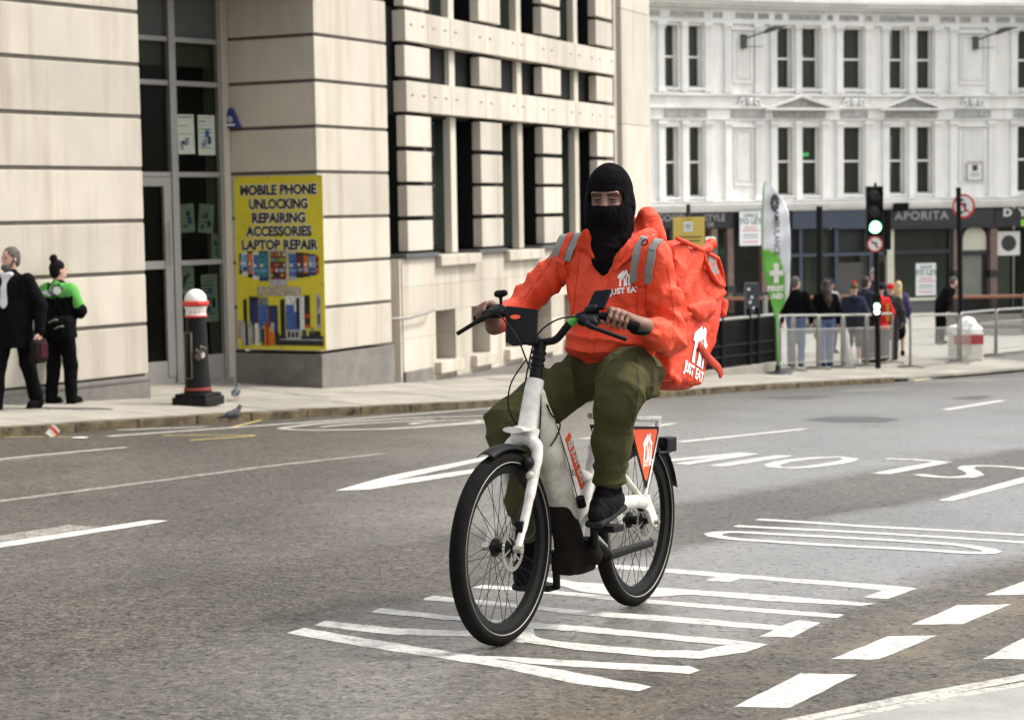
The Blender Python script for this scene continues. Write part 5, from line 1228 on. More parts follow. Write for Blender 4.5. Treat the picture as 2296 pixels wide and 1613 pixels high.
# ---- crowd barriers
M_GALV = mat('galvanised_tube', (.27, .265, .24), .5, metal=.3, noise=.25, nscale=9.)
def barrier(a, b, label, group, hgt=1.08, gr=False, bars=13):
    o = thing('crowd_barrier', (a+b)/2, label, 'barrier', group); d = (b-a); L = d.length; d = d/L; up = Z
    P = lambda x, z: a+d*x+up*z
    rc = .10; pts = [P(0, .04), P(0, hgt-rc)]+[P(rc-rc*math.cos(t), hgt-rc+rc*math.sin(t)) for t in (.4, .8, 1.2, 1.57)]+[P(L-rc+rc*math.sin(t), hgt-rc+rc*math.cos(t)) for t in (0., .4, .8, 1.2)]+[P(L, hgt-rc), P(L, .04)]
    mb = MB(); mb.tube(pts, .026, 8); mb.build('frame', M_GALV, o, smooth=True)
    for z in (.16, .80): mb = MB(); mb.tube([P(0, z), P(L, z)], .014, 6); mb.build('rail', M_GALV, o)
    for k in range(bars):
        z = .16+.64*(k+1)/(bars+1); mb = MB(); mb.tube([P(.01, z), P(L-.01, z)], .0075, 5); mb.build('mesh_wire', M_GALV, o)
    n = Vector((-d.y, d.x, 0))
    for x in (.04, L-.04): mb = MB(); mb.tube([P(x, .03)-n*.28, P(x, .05), P(x, .03)+n*.28], .018, 6); mb.build('foot', M_GALV, o)
    if gr: mb = MB(); mb.tube([P(0, .3), P(0, .9)], .0225, 8); mb.build('green_wrap', mat('green_tape', (.06, .28, .03), .5), o)
pts = [pav(*p) for p in ((1746, 836), (1776, 832), (1833, 829), (1888, 826), (1941, 823), (1996, 816))]
nm = ('narrow crowd barrier panel nearest the flag', 'barrier panel in front of the man in black with jeans', 'barrier panel in front of the long-haired woman in black', 'barrier panel in front of the red and green bobble hat', 'barrier panel in front of the traffic signal pole')
for i in range(5):
    sh = Vector((.04, -.05*(i % 2), 0)); barrier(pts[i]+sh*0, pts[i+1]+Vector((.06, .10, 0)), nm[i], 'barriers in front of the waiting crowd', 1.07, i in (0, 4))
pts = [pav(2041, 825), pav(2148, 816), pav(2154, 812), pav(2231, 798), pav(2234, 797), pav(2322, 787)]
nm = ('crowd barrier just right of the gap, with a green leg', 'crowd barrier in front of the red striped block', 'crowd barrier at the right edge of the picture')
for i in range(3): barrier(pts[2*i], pts[2*i+1], nm[i], 'barriers right of the gap', 1.08, True)
# ---- striped block with a heap of white sacking
s0 = pav(2165, 806); blk_ = thing('barrier_block', s0, 'white block with a red stripe behind the crowd barrier', 'block'); kb = s0.y/FD
mb = MB(); mb.cbox(s0+Z*.32, 34*kb, .3, .32); mb.build('block', mat('block_white', (.6, .57, .5), .6, noise=.2), blk_, bevel=.04)
mb = MB(); mb.cbox(s0+Z*.47+Vector((0, -.304, 0)), 33*kb, .004, .105); mb.build('red_stripe', mat('stripe_red', (.36, .03, .035), .5, noise=.2), blk_)
im = Imp(); t_ = s0+Z*.64; im.ell(t_+Vector((0, 0, .05)), (.38, .28, .12), k=.08).ell(t_+Vector((.03, 0, .17)), (.2, .2, .16), k=.1).ell(t_+Vector((-.28, -.05, .04)), (.16, .15, .1), k=.05)
sk_ = imp_build(im, 'sack_heap', mat('white_sacking', (.72, .72, .68), .8, bump=.3, bscale=14.), None, .02, lambda P: .02*nz(P, 14., 5)); tag(sk_, 'heap of white plastic sacking on top of the striped block', 'sack')
# ---- black guard railing of the stairs, on a low stone kerb
r0, r1 = pav(1560, 842), pav(1752, 836); r0.z = r1.z = min(r0.z, r1.z); gd = thing('guard_railing', (r0+r1)/2, 'black iron railing with ball finials on a low stone kerb behind the bag', 'railing'); dR = r1-r0
mb = MB(); mb.box(r0-Vector((0, 0, .3)), dR, (0, .35, 0), (0, 0, .52)); mb.build('stone_kerb', mat('weathered_kerb', (.24, .225, .19), .8, noise=.3, nscale=3.), gd, bevel=.02)
for t in (.02, .3, .62, .72, .98):
    p = r0+dR*t+Vector((0, .15, .2)); mb = MB(); mb.lathe([(.05, 0), (.05, .95), (.06, .97), (.035, .985), (.055, 1.03), (.04, 1.07), (0, 1.08)], p, Z, 12); mb.build('post', M_SIG, gd, smooth=35)
for z, m, r in ((1.10, M_GALV, .03), (.42, M_SIG, .02), (.62, M_SIG, .02)): mb = MB(); mb.tube([r0+Vector((0, .13, z)), r1+Vector((0, .13, z))], r, 8); mb.build('rail', m, gd)
for k in range(46): mb = MB(); p = r0+dR*(k/45.)+Vector((0, .16, .22)); mb.tube([p, p+Z*.87], .013, 5); mb.build('baluster', M_SIG, gd)
mb = MB(); mb.box(r0+Vector((0, .3, .22)), dR, (0, .03, 0), (0, 0, .85)); mb.build('stairwell_dark', mat('void_black', (.02, .02, .019), .8), gd)  # dark sheet standing in for the shaded stairwell behind the bars
# ---- handrails in front of the shops
def shoprail(x0, x1, Y, yt, label, n):
    a = at(x0, yt, Y); b = at(x1, yt, Y); za = zr(a.x, Y)+.1; o = thing('shop_railing', Vector(((a.x+b.x)/2, Y, za)), label, 'railing', 'railings before the shops')
    mb = MB(); mb.box(a-Vector((0, .06, .05)), (b.x-a.x, 0, 0), (0, .12, 0), (0, 0, .09)); mb.build('wooden_handrail', mat('handrail_wood', (.27, .11, .06), .5, noise=.2), o, bevel=.02)
    for zz in (.28, .62): mb = MB(); mb.tube([Vector((a.x, Y, za+(a.z-za)*zz)), Vector((b.x, Y, za+(a.z-za)*zz))], .03, 6); mb.build('rail', M_SIG, o)
    for k in range(n): x = a.x+(b.x-a.x)*k/(n-1); mb = MB(); mb.tube([Vector((x, Y, za)), Vector((x, Y, a.z))], .017, 5); mb.build('baluster', M_SIG, o)
    mb = MB(); mb.tube([Vector((lerp(a.x, b.x, .82), Y-.1, za)), Vector((lerp(a.x, b.x, .82), Y-.1, a.z+.08))], .07, 8); mb.build('post', M_GALV, o)
shoprail(1795, 2010, 58., 666, 'railing with brown handrail behind the waiting people', 60); shoprail(2100, 2340, 56., 666, 'railing with brown handrail behind the no left turn sign', 66); shoprail(1600, 1740, 57., 670, 'railing with brown handrail behind the guard railing', 40)
cb = pav(1686, 800); cb.y = 52.; cb.x = at(1686, 700, 52.).x; cb.z = zr(cb.x, 52.)+.1
cab = thing('street_cabinet', cb, 'dark cabinet covered with small white stickers beside the flag', 'cabinet'); kc = 52./FD
mb = MB(); mb.box(cb-Vector((15*kc, .2, 0)), (30*kc, 0, 0), (0, .4, 0), (0, 0, at(1686, 634, 52.).z-cb.z)); mb.build('case', mat('cabinet_navy', (.025, .028, .04), .5, noise=.2), cab, bevel=.02)
for x, y in ((1679, 648), (1686, 666), (1682, 677), (1690, 690)): mb = MB(); mb.cbox(at(x, y, 51.79), 2.5*kc, .003, 3*kc); mb.build('sticker', M_BOARD, cab)
# thin black column by the blue shop
pc = Vector((at(1838, 700, 55.).x, 55., 0)); pc.z = zr(pc.x, 55.)+.1; o = thing('lamp_column', pc, 'plain black column in front of the blue shop', 'column'); mb = MB(); mb.tube([pc, Vector((pc.x, 55., at(1837, 462, 55.).z))], [.1, .09], 12); mb.build('shaft', M_SIG, o)
mb = MB(); mb.lathe([(.16, 0), (.16, .25), (.11, .3), (0, .3)], pc, Z, 12); mb.build('foot', M_SIG, o)
# security lamp above the fascia
c = wp(ws(2010, 1.5), .3, wz(2010, 461)); o = thing('flood_lamp', c, 'small black flood lamp above the grey fascia lettering', 'lamp'); mb = MB(); mb.cbox(c, .28, .2, .13, Matrix.Rotation(.3, 3, 'X')); mb.build('case', M_SIG, o, bevel=.03); mb = MB(); mb.tube([c, c+Vector((0, .3, .05))], .04, 6); mb.build('arm', M_SIG, o)
# ================================================================== DELIVERY E-BIKE
BQ0 = gnd(1118, 1447); BQ1 = gnd(1417.5, 1358)
BB_ = (BQ1-BQ0).normalized(); BL = Vector((BB_.y, -BB_.x, 0)).normalized(); BU = BL.cross(BB_)
if BU.z < 0: BU = -BU
def K(s, l, z): return BQ0+BB_*s+BL*l+BU*z           # s back from the front contact, l to the rider's left, z up
def KR(): return [list(BB_), list(BL), list(BU)]
M_WHITE = mat('bike_white_paint', (.66, .65, .61), .38, noise=.3, nscale=13., coat=.2, dark=(.40, .37, .31))
M_GRIMY = mat('bike_white_grimy', (.50, .48, .42), .5, noise=.4, nscale=8., dark=(.22, .195, .15))
M_RUBBER = mat('tyre_rubber', (.0075, .007, .0068), .85, noise=.3, nscale=25., bump=.3, bscale=140., spec=.08)
M_BLK = mat('bike_black', (.0055, .0055, .0055), .55, noise=.2, nscale=14., spec=.15)
M_PLAST = mat('black_plastic', (.006, .006, .0065), .5, spec=.14)
M_STEEL = mat('steel', (.45, .43, .38), .35, metal=.9)
M_ORANGE = mat('orange_decal', (.80, .085, .012), .45, noise=.06, nscale=8.)
M_LOGO = mat('logo_white', (.74, .73, .69), .55)
M_REFL = mat('reflector_line', (.25, .24, .19), .5)
bike = thing('electric_bicycle', (BQ0+BQ1)/2, 'white electric bicycle with orange panel ridden across the painted road', 'bicycle')
WR = .355; tr = .029
def wheel(sx, name, label=None):
    c = K(sx, 0, WR); n = 64
    P = lambda a, r, l: c+(BB_*math.cos(a)+BU*math.sin(a))*r+BL*l
    def ring(mb, prof, nseg=96):
        m = len(prof); vs = []; fs = []
        for i in range(nseg):
            a = 2*math.pi*i/nseg
            vs += [P(a, r, l) for r, l in prof]
        for i in range(nseg):
            j = (i+1) % nseg
            for k in range(m):
                k2 = (k+1) % m; fs.append([i*m+k, i*m+k2, j*m+k2, j*m+k])
        mb.add(vs, fs)
    mb = MB(); ring(mb, [(WR-tr*2-.024, -.012), (WR-tr*2+.004, -.017), (WR-tr*2+.004, .017), (WR-tr*2-.024, .012)]); o = mb.build('wheel', M_BLK, bike, smooth=40)
    mb = MB(); ring(mb, [(WR-tr+tr*math.cos(t), tr*math.sin(t)*1.02) for t in [2*math.pi*k/16 for k in range(16)]]); mb.build('tyre', M_RUBBER, o, smooth=True)
    for sg in (-1, 1):
        mb = MB(); ring(mb, [(WR-tr-.012+.0022*math.cos(t), sg*tr*.93+.0022*math.sin(t)) for t in (0, 1.57, 3.14, 4.71)]); mb.build('reflective_line', M_REFL, o)
    mb = MB(); mb.lathe([(0, -.055), (.012, -.055), (.012, -.036), (.034, -.034), (.034, -.026), (.019, -.02), (.019, .02), (.034, .026), (.034, .034), (.012, .036), (.012, .055), (0, .055)], c, BL, 20); mb.build('hub', M_BLK, o, smooth=35)
    # disc rotor
    mb = MB(); cl = .043
    for k in range(36):
        a0, a1 = 2*math.pi*k/36, 2*math.pi*(k+.72)/36
        mb.prism([P(a0, .066, cl), P(a1, .066, cl), P(a1, .082, cl), P(a0, .082, cl)], BL*.002)
    for k in range(6):
        a = 2*math.pi*k/6; mb.prism([P(a-.12, .02, cl), P(a+.12, .02, cl), P(a+.35, .069, cl), P(a+.25, .069, cl)], BL*.002)
    ring(mb, [(.066, cl), (.069, cl), (.069, cl+.002), (.066, cl+.002)], 36); d = mb.build('brake_disc', M_STEEL, o)
    # spokes: one mesh each flange, copied round
    base = world_loc(o)
    for side in (-1, 1):
        a0 = K(sx, 0, WR)+BU*.031+BL*.03*side; a1 = c+(BB_*math.sin(.42*side)+BU*math.cos(.42*side))*(WR-tr*2-.02)
        mb = MB(); mb.tube([a0-c, a1-c], .0013, 5); me = mb.mesh('spoke', M_PLAST if side < 0 else M_BLK)
        for k in range(16):
            s_o = link('spoke', me, o); s_o.matrix_local = Matrix.Translation(c-base) @ Matrix.Rotation(2*math.pi*(k+.25*side)/16*1., 4, BL) @ (Matrix.Identity(4))
            if k % 2:
                s_o.matrix_local = Matrix.Translation(c-base) @ Matrix.Rotation(2*math.pi*(k+.25*side)/16-.84*side+.06, 4, BL)
    return o
fw = wheel(.02, 'front'); rw = wheel(1.163, 'rear')
def tb(name, pts, r, m, par=None, n=14, flat=None, smooth=True):
    mb = MB(); mb.tube([K(*p) for p in pts], r, n, flat=flat); return mb.build(name, m, par or bike, smooth=50)
def curve(pts, n=8):
    """smooth path through points (s, l, z)"""
    P = [Vector(p) for p in pts]; out = []
    for i in range(len(P)-1):
        p0, p1, p2, p3 = P[max(i-1, 0)], P[i], P[i+1], P[min(i+2, len(P)-1)]
        for k in range(n):
            t = k/n; out.append(.5*((2*p1)+(p2-p0)*t+(2*p0-5*p1+4*p2-p3)*t*t+(3*p1-p0-3*p2+p3)*t**3))
    out.append(P[-1]); return out
# frame: swollen down tube that holds the battery, modelled as one soft body
im = Imp(); kr = KR()
fl = (list(BL), .74)
im.chain([K(.285, 0, .90), K(.305, 0, .80), K(.37, 0, .68), K(.44, 0, .56), K(.53, 0, .44)], [.036, .062, .072, .073, .06], k=.02, flat=fl)
frame_o = imp_build(im, 'frame', M_GRIMY, bike, .008)
tb('head_tube', [(.196, 0, .765), (.203, 0, .79), (.258, 0, .962)], [.038, .037, .034], M_WHITE, frame_o, 20)
tb('headset_collar', [(.185, 0, .752), (.196, 0, .778)], .049, M_WHITE, frame_o, 20); tb('headset_shelf', [(.09, 0, .782), (.22, 0, .775)], .022, M_WHITE, frame_o, 14, (.55, 2.0))
tb('seat_tube', [(.63, 0, .33), (.72, 0, .55), (.80, 0, .75)], .024, M_WHITE, frame_o); tb('seat_post', [(.80, 0, .75), (.855, 0, .885)], .0155, M_BLK, frame_o)
tb('brace_tube', [(.45, 0, .615), (.60, 0, .60), (.73, 0, .56)], .021, M_WHITE, frame_o)
for sg in (-1, 1):
    tb('seat_stay', [(.775, .02*sg, .68), (.90, .055*sg, .575), (1.05, .075*sg, .46)], .0135, M_WHITE, frame_o)
    tb('chain_stay', [(.66, .045*sg, .42), (.80, .066*sg, .455), (1.0, .076*sg, .452), (1.08, .078*sg, .44)], [.026, .026, .025, .024], M_WHITE, frame_o, 14, (1.1, .8))
    mb = MB(); mb.prism([K(1.03, .07*sg, .478), K(1.11, .07*sg, .47), K(1.20, .07*sg, .362), K(1.185, .07*sg, .33), K(1.15, .07*sg, .335), K(1.10, .07*sg, .40), K(1.04, .07*sg, .43)], BL*.018*sg); mb.build('dropout', M_WHITE, frame_o, bevel=.005)
    tb('axle_nut', [(1.163, .088*sg, .355), (1.163, .108*sg, .355)], .011, M_STEEL, frame_o, 8)
# fork
for sg in (-1, 1):
    tb('fork_leg', curve([(.178, .028*sg, .742), (.172, .056*sg, .715), (.158, .062*sg, .665), (.115, .062*sg, .55), (.06, .062*sg, .43), (.022, .062*sg, .355)], 5), [.025]*6+[.022]*5+[.0195]*5+[.017]*5+[.014]*4+[.012], M_WHITE, bike, 16)
    tb('fork_end', [(.02, .05*sg, .355), (.02, .082*sg, .355)], .014, M_STEEL, bike, 10)
tb('fork_crown', [(.178, -.04, .745), (.178, 0, .752), (.178, .04, .745)], .031, M_WHITE, bike, 16)
mb = MB(); mb.cbox(K(.055, .055, .42), .018, .016, .035, Matrix((BB_, BL, BU)).transposed()); mb.build('brake_caliper', M_BLK, bike, bevel=.006)
mb = MB(); mb.cbox(K(1.12, .05, .43), .02, .016, .03, Matrix((BB_, BL, BU)).transposed()); mb.build('brake_caliper', M_BLK, bike, bevel=.006)
# motor and battery cover
im = Imp(); im.ell(K(.61, 0, .272), (.10, .062, .074), kr, k=.015).ell(K(.55, 0, .33), (.07, .054, .10), kr, k=.03).cap(K(.60, .055, .275), K(.60, .075, .275), .055, .045, k=.008).cap(K(.69, .03, .30), K(.69, -.03, .30), .035, k=.015).chain([K(.50, 0, .40), K(.475, 0, .475)], [.062, .055], k=.04, flat=fl).box(K(.60, 0, .235), (.11, .05, .035), kr, .02, k=.03)
imp_build(im, 'motor', mat('motor_black', (.005, .0047, .0043), .8, noise=.5, nscale=18., dark=(.013, .009, .006), spec=.06, bump=.5, bscale=45.), bike, .008)
mb = MB(); mb.lathe([(.095, -.003), (.098, 0), (.095, .003), (.088, 0), (.095, -.003)], K(.60, -.062, .30), BL, 36); mb.build('chainring_guard', M_STEEL, bike)
tb('battery_lock', [(.555, .045, .50), (.575, .045, .465)], .018, M_PLAST, frame_o, 8); tb('seam_line', [(.335, .0545, .79), (.43, .0575, .64), (.54, .050, .47)], .0022, M_PLAST, frame_o, 6)
# cranks and pedals
tb('axle', [(.61, -.10, .275), (.61, .10, .275)], .014, M_STEEL, bike, 10)
for sg, ds, dz in ((1, -.055, .115), (-1, .05, -.15)):
    cr = tb('crank', [(.61, .088*sg, .275), (.61+ds, .105*sg, .275+dz)], [.018, .014], M_BLK, bike, 10)
    mb = MB(); mb.cbox(K(.61+ds, .165*sg, .275+dz), .048, .05, .013, Matrix((BB_, BL, BU)).transposed()); mb.build('pedal', M_BLK, cr, bevel=.006)
# chain side stand, folded
st = tb('kick_stand', [(.60, .075, .335), (.66, .09, .30), (.715, .10, .262)], [.02, .019, .018], M_BLK, bike); tb('stand_leg', [(.70, .10, .262), (.86, .112, .272), (1.06, .122, .280)], [.017, .015, .014], M_BLK, st, 12, (1.2, .8)); tb('stand_spring', [(.62, .09, .345), (.68, .10, .30)], .008, M_STEEL, st, 8)
# mudguards
def guard(sx, r, a0, a1, w_, name, n=22):
    c = K(sx, 0, WR); vs = []; m = 9
    for i in range(n+1):
        a = a0+(a1-a0)*i/n; er = BB_*math.cos(a)+BU*math.sin(a)
        for k in range(m):
            t = (k/(m-1)-.5)*2; vs.append(c+er*(r+.018*(1-t*t))+BL*(w_*t))
    fs = [[i*m+k, i*m+k+1, (i+1)*m+k+1, (i+1)*m+k] for i in range(n) for k in range(m-1)]
    mb = MB(); mb.add(vs, fs); o = mb.build(name, M_PLAST, bike, smooth=True)
    md = o.modifiers.new('thick', 'SOLIDIFY'); md.thickness = .003; return o
guard(.02, WR+.008, math.radians(112), math.radians(62), .036, 'front_mudguard'); guard(1.163, WR+.012, math.radians(132), math.radians(18), .034, 'rear_mudguard')
# rack, orange side panels, rear light
for sg in (-1, 1):
    rk = tb('rack_rail', [(.86, .068*sg, .80), (1.05, .07*sg, .785), (1.235, .07*sg, .778)], .0115, M_WHITE, bike); tb('rack_leg', [(1.225, .07*sg, .775), (1.185, .076*sg, .70), (1.07, .082*sg, .47)], .011, M_WHITE, rk)
    tb('rail_clamp', [(.955, .068*sg, .796), (.98, .068*sg, .794)], .016, M_PLAST, rk, 10)
    q = [(.90, .762), (1.185, .748), (1.19, .735), (1.075, .50), (1.06, .505)]
    inn = [(.925, .748), (1.158, .738), (1.166, .728), (1.072, .532), (1.055, .535)]
    mb = MB(); mb.prism([K(a, .086*sg, b) for a, b in q], BL*.004*sg); pn = mb.build('side_panel', M_PLAST, bike, bevel=.002)
    mb = MB(); mb.prism([K(a, .0905*sg, b) for a, b in inn], BL*.001*sg); mb.build('decal', M_ORANGE, pn)
mb = MB(); mb.cbox(K(.95, 0, .79), .10, .05, .004, Matrix((BB_, BL, BU)).transposed()); mb.build('rack_plate', M_BLK, bike)
mb = MB(); mb.cbox(K(1.46, 0, .655), .05, .03, .032, Matrix((BB_, BL, BU)).transposed()); rl_ = mb.build('rear_light', M_PLAST, bike, bevel=.008)
tb('light_bracket', [(1.28, .045, .63), (1.46, .02, .625)], .006, M_PLAST, rl_, 8)
# front lamp and fork bits
im = Imp(); im.cap(K(.12, .045, .66), K(.15, .045, .66), .024, .02, k=.01); imp_build(im, 'front_lamp', M_PLAST, bike, .006)
im = Imp(); im.cap(K(.125, .055, .615), K(.15, .055, .615), .018, .018, k=.01); imp_build(im, 'bell', M_GRIMY, bike, .006)
# stem and handlebar
tb('stem', [(.256, 0, .95), (.275, 0, 1.02), (.297, 0, 1.10)], [.026, .023, .024], M_BLK, bike, 18)
for z in (1.012, 1.035, 1.058): tb('spacer_ring', [(.272+(z-1.012)*.3, 0, z), (.2745+(z-1.012)*.3, 0, z+.009)], .0275, M_PLAST, bike, 18)
bar = tb('handlebar', curve([(.405, -.33, 1.185), (.335, -.24, 1.222), (.292, -.16, 1.225), (.268, -.105, 1.175), (.262, -.06, 1.12), (.275, -.025, 1.105), (.292, 0, 1.103), (.30, .03, 1.105), (.31, .065, 1.118), (.325, .11, 1.175), (.345, .16, 1.208), (.375, .23, 1.20), (.43, .33, 1.165)], 5), .0145, M_BLK, bike, 14)
grips = []
for q in ([(.405, -.335, 1.185), (.352, -.262, 1.214), (.325, -.225, 1.223)], [(.435, .34, 1.162), (.392, .262, 1.19), (.368, .218, 1.202)]):
    grips.append(tb('grip', q, [.019, .0175, .0185], M_RUBBER, bike, 14))
im = Imp(); im.ell(K(.47, .335, 1.145), (.05, .035, .012), kr, k=.02).ell(K(.455, .31, 1.165), (.03, .03, .014), kr, k=.02); imp_build(im, 'palm_rest', M_RUBBER, grips[1], .006)
for sg, q in ((-1, [(.29, -.19, 1.215), (.235, -.215, 1.19), (.238, -.28, 1.155), (.255, -.335, 1.13)]), (1, [(.335, .19, 1.19), (.285, .205, 1.17), (.30, .27, 1.145), (.335, .34, 1.118)])):
    lv = tb('brake_lever', curve(q, 4), [.015]*3+[.011]*3+[.0085]*7, M_BLK, bike, 8)
    s0 = q[0]; im = Imp(); im.cap(K(s0[0]-.01, s0[1]-.03*sg, s0[2]-.005), K(s0[0]-.03, s0[1]+.03*sg, s0[2]-.012), .02, .017, k=.01).cap(K(s0[0]+.005, s0[1]-.02*sg, s0[2]), K(s0[0]+.005, s0[1]+.01*sg, s0[2]), .023, k=.01)
    imp_build(im, 'lever_clamp', M_PLAST, lv, .006)
im = Imp(); im.cap(K(.285, -.165, 1.245), K(.283, -.165, 1.272), .007, k=.005).cap(K(.283, -.18, 1.282), K(.283, -.148, 1.286), .014, .013, k=.006); imp_build(im, 'bell', M_PLAST, bar, .005)
im = Imp(); im.cap(K(.35, .175, 1.222), K(.352, .2, 1.23), .02, .018, k=.01); imp_build(im, 'control_pod', M_PLAST, bar, .006)
tb('green_sleeve', [(.3235, .108, 1.172), (.3345, .133, 1.1935)], .0165, mat('green_tape', (.06, .28, .03), .5), bar, 12)
# number board in front of the bars, with an oval window
bx, by, bn = Vector(BL), (BU*.93+BB_*.36).normalized(), None
bn = bx.cross(by)
cpl = K(.262, -.058, 1.165); mb = MB(); q = [(-.082, .075), (.058, .062), (.078, -.075), (-.02, -.085), (-.055, -.07)]
mb.prism([cpl+bx*x+by*y for x, y in q], bn*.012); bd = mb.build('front_board', M_PLAST, bike, bevel=.006)
nrm = -bn if (bn.y > 0) else bn
mb = MB(); ov = [cpl+nrm*(.0135 if nrm.dot(bn) > 0 else .0015)+bx*(-.03+.022*math.cos(t))+by*(.028+.009*math.sin(t)) for t in [k*.393 for k in range(16)]]; mb.prism(ov, nrm*.001); mb.build('oval_badge', M_ORANGE, bd)
tb('board_bracket', [(.29, 0, 1.105), (.27, -.04, 1.11)], .02, M_PLAST, bd, 10)
# cables
for q in ([(.285, .19, 1.20), (.25, .10, 1.19), (.215, .03, 1.13), (.225, -.01, 1.02), (.232, -.035, .90), (.22, -.03, .80)], [(.29, -.20, 1.215), (.235, -.13, 1.19), (.205, -.05, 1.12), (.22, -.01, 1.02), (.24, .03, .92), (.225, .04, .78), (.19, .05, .70)], [(.245, -.03, 1.04), (.20, -.07, .95), (.19, -.075, .86), (.215, -.05, .79), (.28, -.04, .75)], [(.29, .035, .87), (.30, .05, .83), (.34, .052, .81), (.36, .055, .79), (.33, .058, .75), (.285, .055, .715)], [(.03, .07, .385), (.16, .055, .40), (.3, -.02, .47), (.42, -.05, .50)]):
    mb = MB(); mb.tube([K(*p) for p in curve(q, 7)], .0032, 6); mb.build('cable', M_PLAST, bike, smooth=True)
# saddle
im = Imp(); im.cap(K(.80, 0, .90), K(.93, 0, .905), .035, .05, k=.03, flat=(list(BU), .6)).ell(K(1.0, 0, .905), (.085, .095, .04), kr, k=.04); imp_build(im, 'saddle', M_PLAST, bike, .009)

def drop_on(me, c, ex, ez, bvh, off, base, toward=None):
    """press a flat mesh (x, y) onto a surface"""
    n = toward or ex.cross(ez).normalized()
    for v in me.vertices:
        p = c+ex*v.co.x+ez*v.co.y; h = bvh.ray_cast(p+n*.12, -n, .3)
        q = h[0]+(h[1] if h[1].dot(n) > 0 else -h[1])*off if h[0] is not None else p+n*off
        v.co = q+n*v.co.z-base
    me.update(); return me
def house_mesh(size, m):
    """white house emblem with a fork and a knife cut out of it"""
    P = [[(-.50, .10), (-.44, .30), (-.05, .60), (.10, .50), (.12, .62), (.27, .58), (.27, .36), (.47, .18), (.38, .06), (.20, .16), (.10, .30), (-.02, .14), (-.38, .06)],
         [(-.38, .07), (-.27, .10), (-.26, -.12), (-.30, -.5), (-.44, -.5)], [(-.24, .10), (-.20, .10), (-.20, -.08), (-.24, -.08)], [(-.16, .12), (-.12, .12), (-.12, -.08), (-.16, -.08)], [(-.09, .12), (-.04, .12), (.04, -.1), (.03, -.5), (-.14, -.5), (-.09, -.2), (-.07, -.06)], [(.08, .22), (.17, .10), (.13, -.20), (.14, -.5), (.0, -.5), (.06, -.1)], [(.26, .14), (.38, .07), (.34, -.5), (.21, -.5)]]
    mb = MB()
    for k, q in enumerate(P): mb.face([(x*size, y*size, .00004*k) for x, y in q])
    me = mb.mesh('emblem', m); bm = bmesh.new(); bm.from_mesh(me); bmesh.ops.triangulate(bm, faces=bm.faces[:])
    for _ in range(2): bmesh.ops.subdivide_edges(bm, edges=bm.edges[:], cuts=1, use_grid_fill=True)
    for f in bm.faces:
        if f.normal.z < 0: f.normal_flip()
    bm.to_mesh(me); bm.free(); return me
def flat_place(me, c, ex, ez, base):
    n = ex.cross(ez)
    for v in me.vertices: v.co = c+ex*v.co.x+ez*v.co.y+n*v.co.z-base
    me.update(); return me
# emblem and words on the panel and on the down tube (read from the rider's left side)
ex = BB_; ez = BU; base = world_loc(bike)
link('emblem', flat_place(house_mesh(.098, M_LOGO), K(1.075, .0925, .665), ex, ez, base), bike)
text_on('JUST EAT', K(1.076, .0925, .602), ex, ez, .034, M_LOGO, bike, .0013, .0004, sx=.66)
dd = (K(.545, 0, .535)-K(.405, 0, .745)).normalized(); uu = BL.cross(dd); uu = uu if uu.dot(BB_) > 0 else -uu
cc_ = K(.487, .0585, .645)
mb = MB(); mb.box(cc_-dd*.125-uu*.021-BL*.004, dd*.25, uu*.042, BL*.006); dc = mb.build('frame_decal', M_ORANGE, bike, bevel=.003)
text_on('JUST EAT', cc_+BL*.0035+dd*.025, dd, uu if dd.cross(uu).dot(BL) > 0 else -uu, .04, M_LOGO, bike, .001, .0004)
link('emblem', flat_place(house_mesh(.042, M_LOGO), cc_+BL*.0035-dd*.085, dd, uu if dd.cross(uu).dot(BL) > 0 else -uu, base), bike)
# ================================================================== THE RIDER
def cloth_mat(name, col, rough=.75, weave=900., wr=.25, dark=None, noise=.14, sheen=.0, spec=.3):
    m = mat(name, col, rough, noise=noise, nscale=5., bump=.55, bscale=11., bdetail=9., distort=1.1, bdist=.035*wr/.2, sheen=sheen, dark=dark, spec=spec); return m
M_JACKET = cloth_mat('orange_jacket', (.68, .066, .022), .62, 260., .18, (.57, .046, .014), spec=.3, sheen=0.)
M_BALA = cloth_mat('black_knit', (.0055, .0045, .0055), .95, 420., .35, noise=.1, sheen=.0, spec=.04)
M_TROUS = cloth_mat('olive_cotton', (.062, .058, .024), .9, 380., .22, (.043, .041, .016), spec=.1)
M_SKIN = mat('skin_brown', (.20, .10, .066), .55, noise=.3, nscale=22., bump=.2, bscale=120., dark=(.125, .056, .036))
M_SHOE = cloth_mat('black_shoe', (.006, .006, .0065), .8, 300., .4, spec=.08, sheen=0.)
M_SOLE = mat('shoe_sole', (.018, .018, .02), .7, spec=.1)
M_STRAP = mat('reflective_grey', (.22, .215, .20), .5, noise=.12, nscale=30., bump=.2, bscale=500.)
rider = thing('person', K(.86, 0, .93), 'rider in orange jacket, black balaclava and olive trousers steering the white bicycle', 'person')
kr = KR()
def A3(p): return np.array(p)
HIP = K(.86, .03, .965)
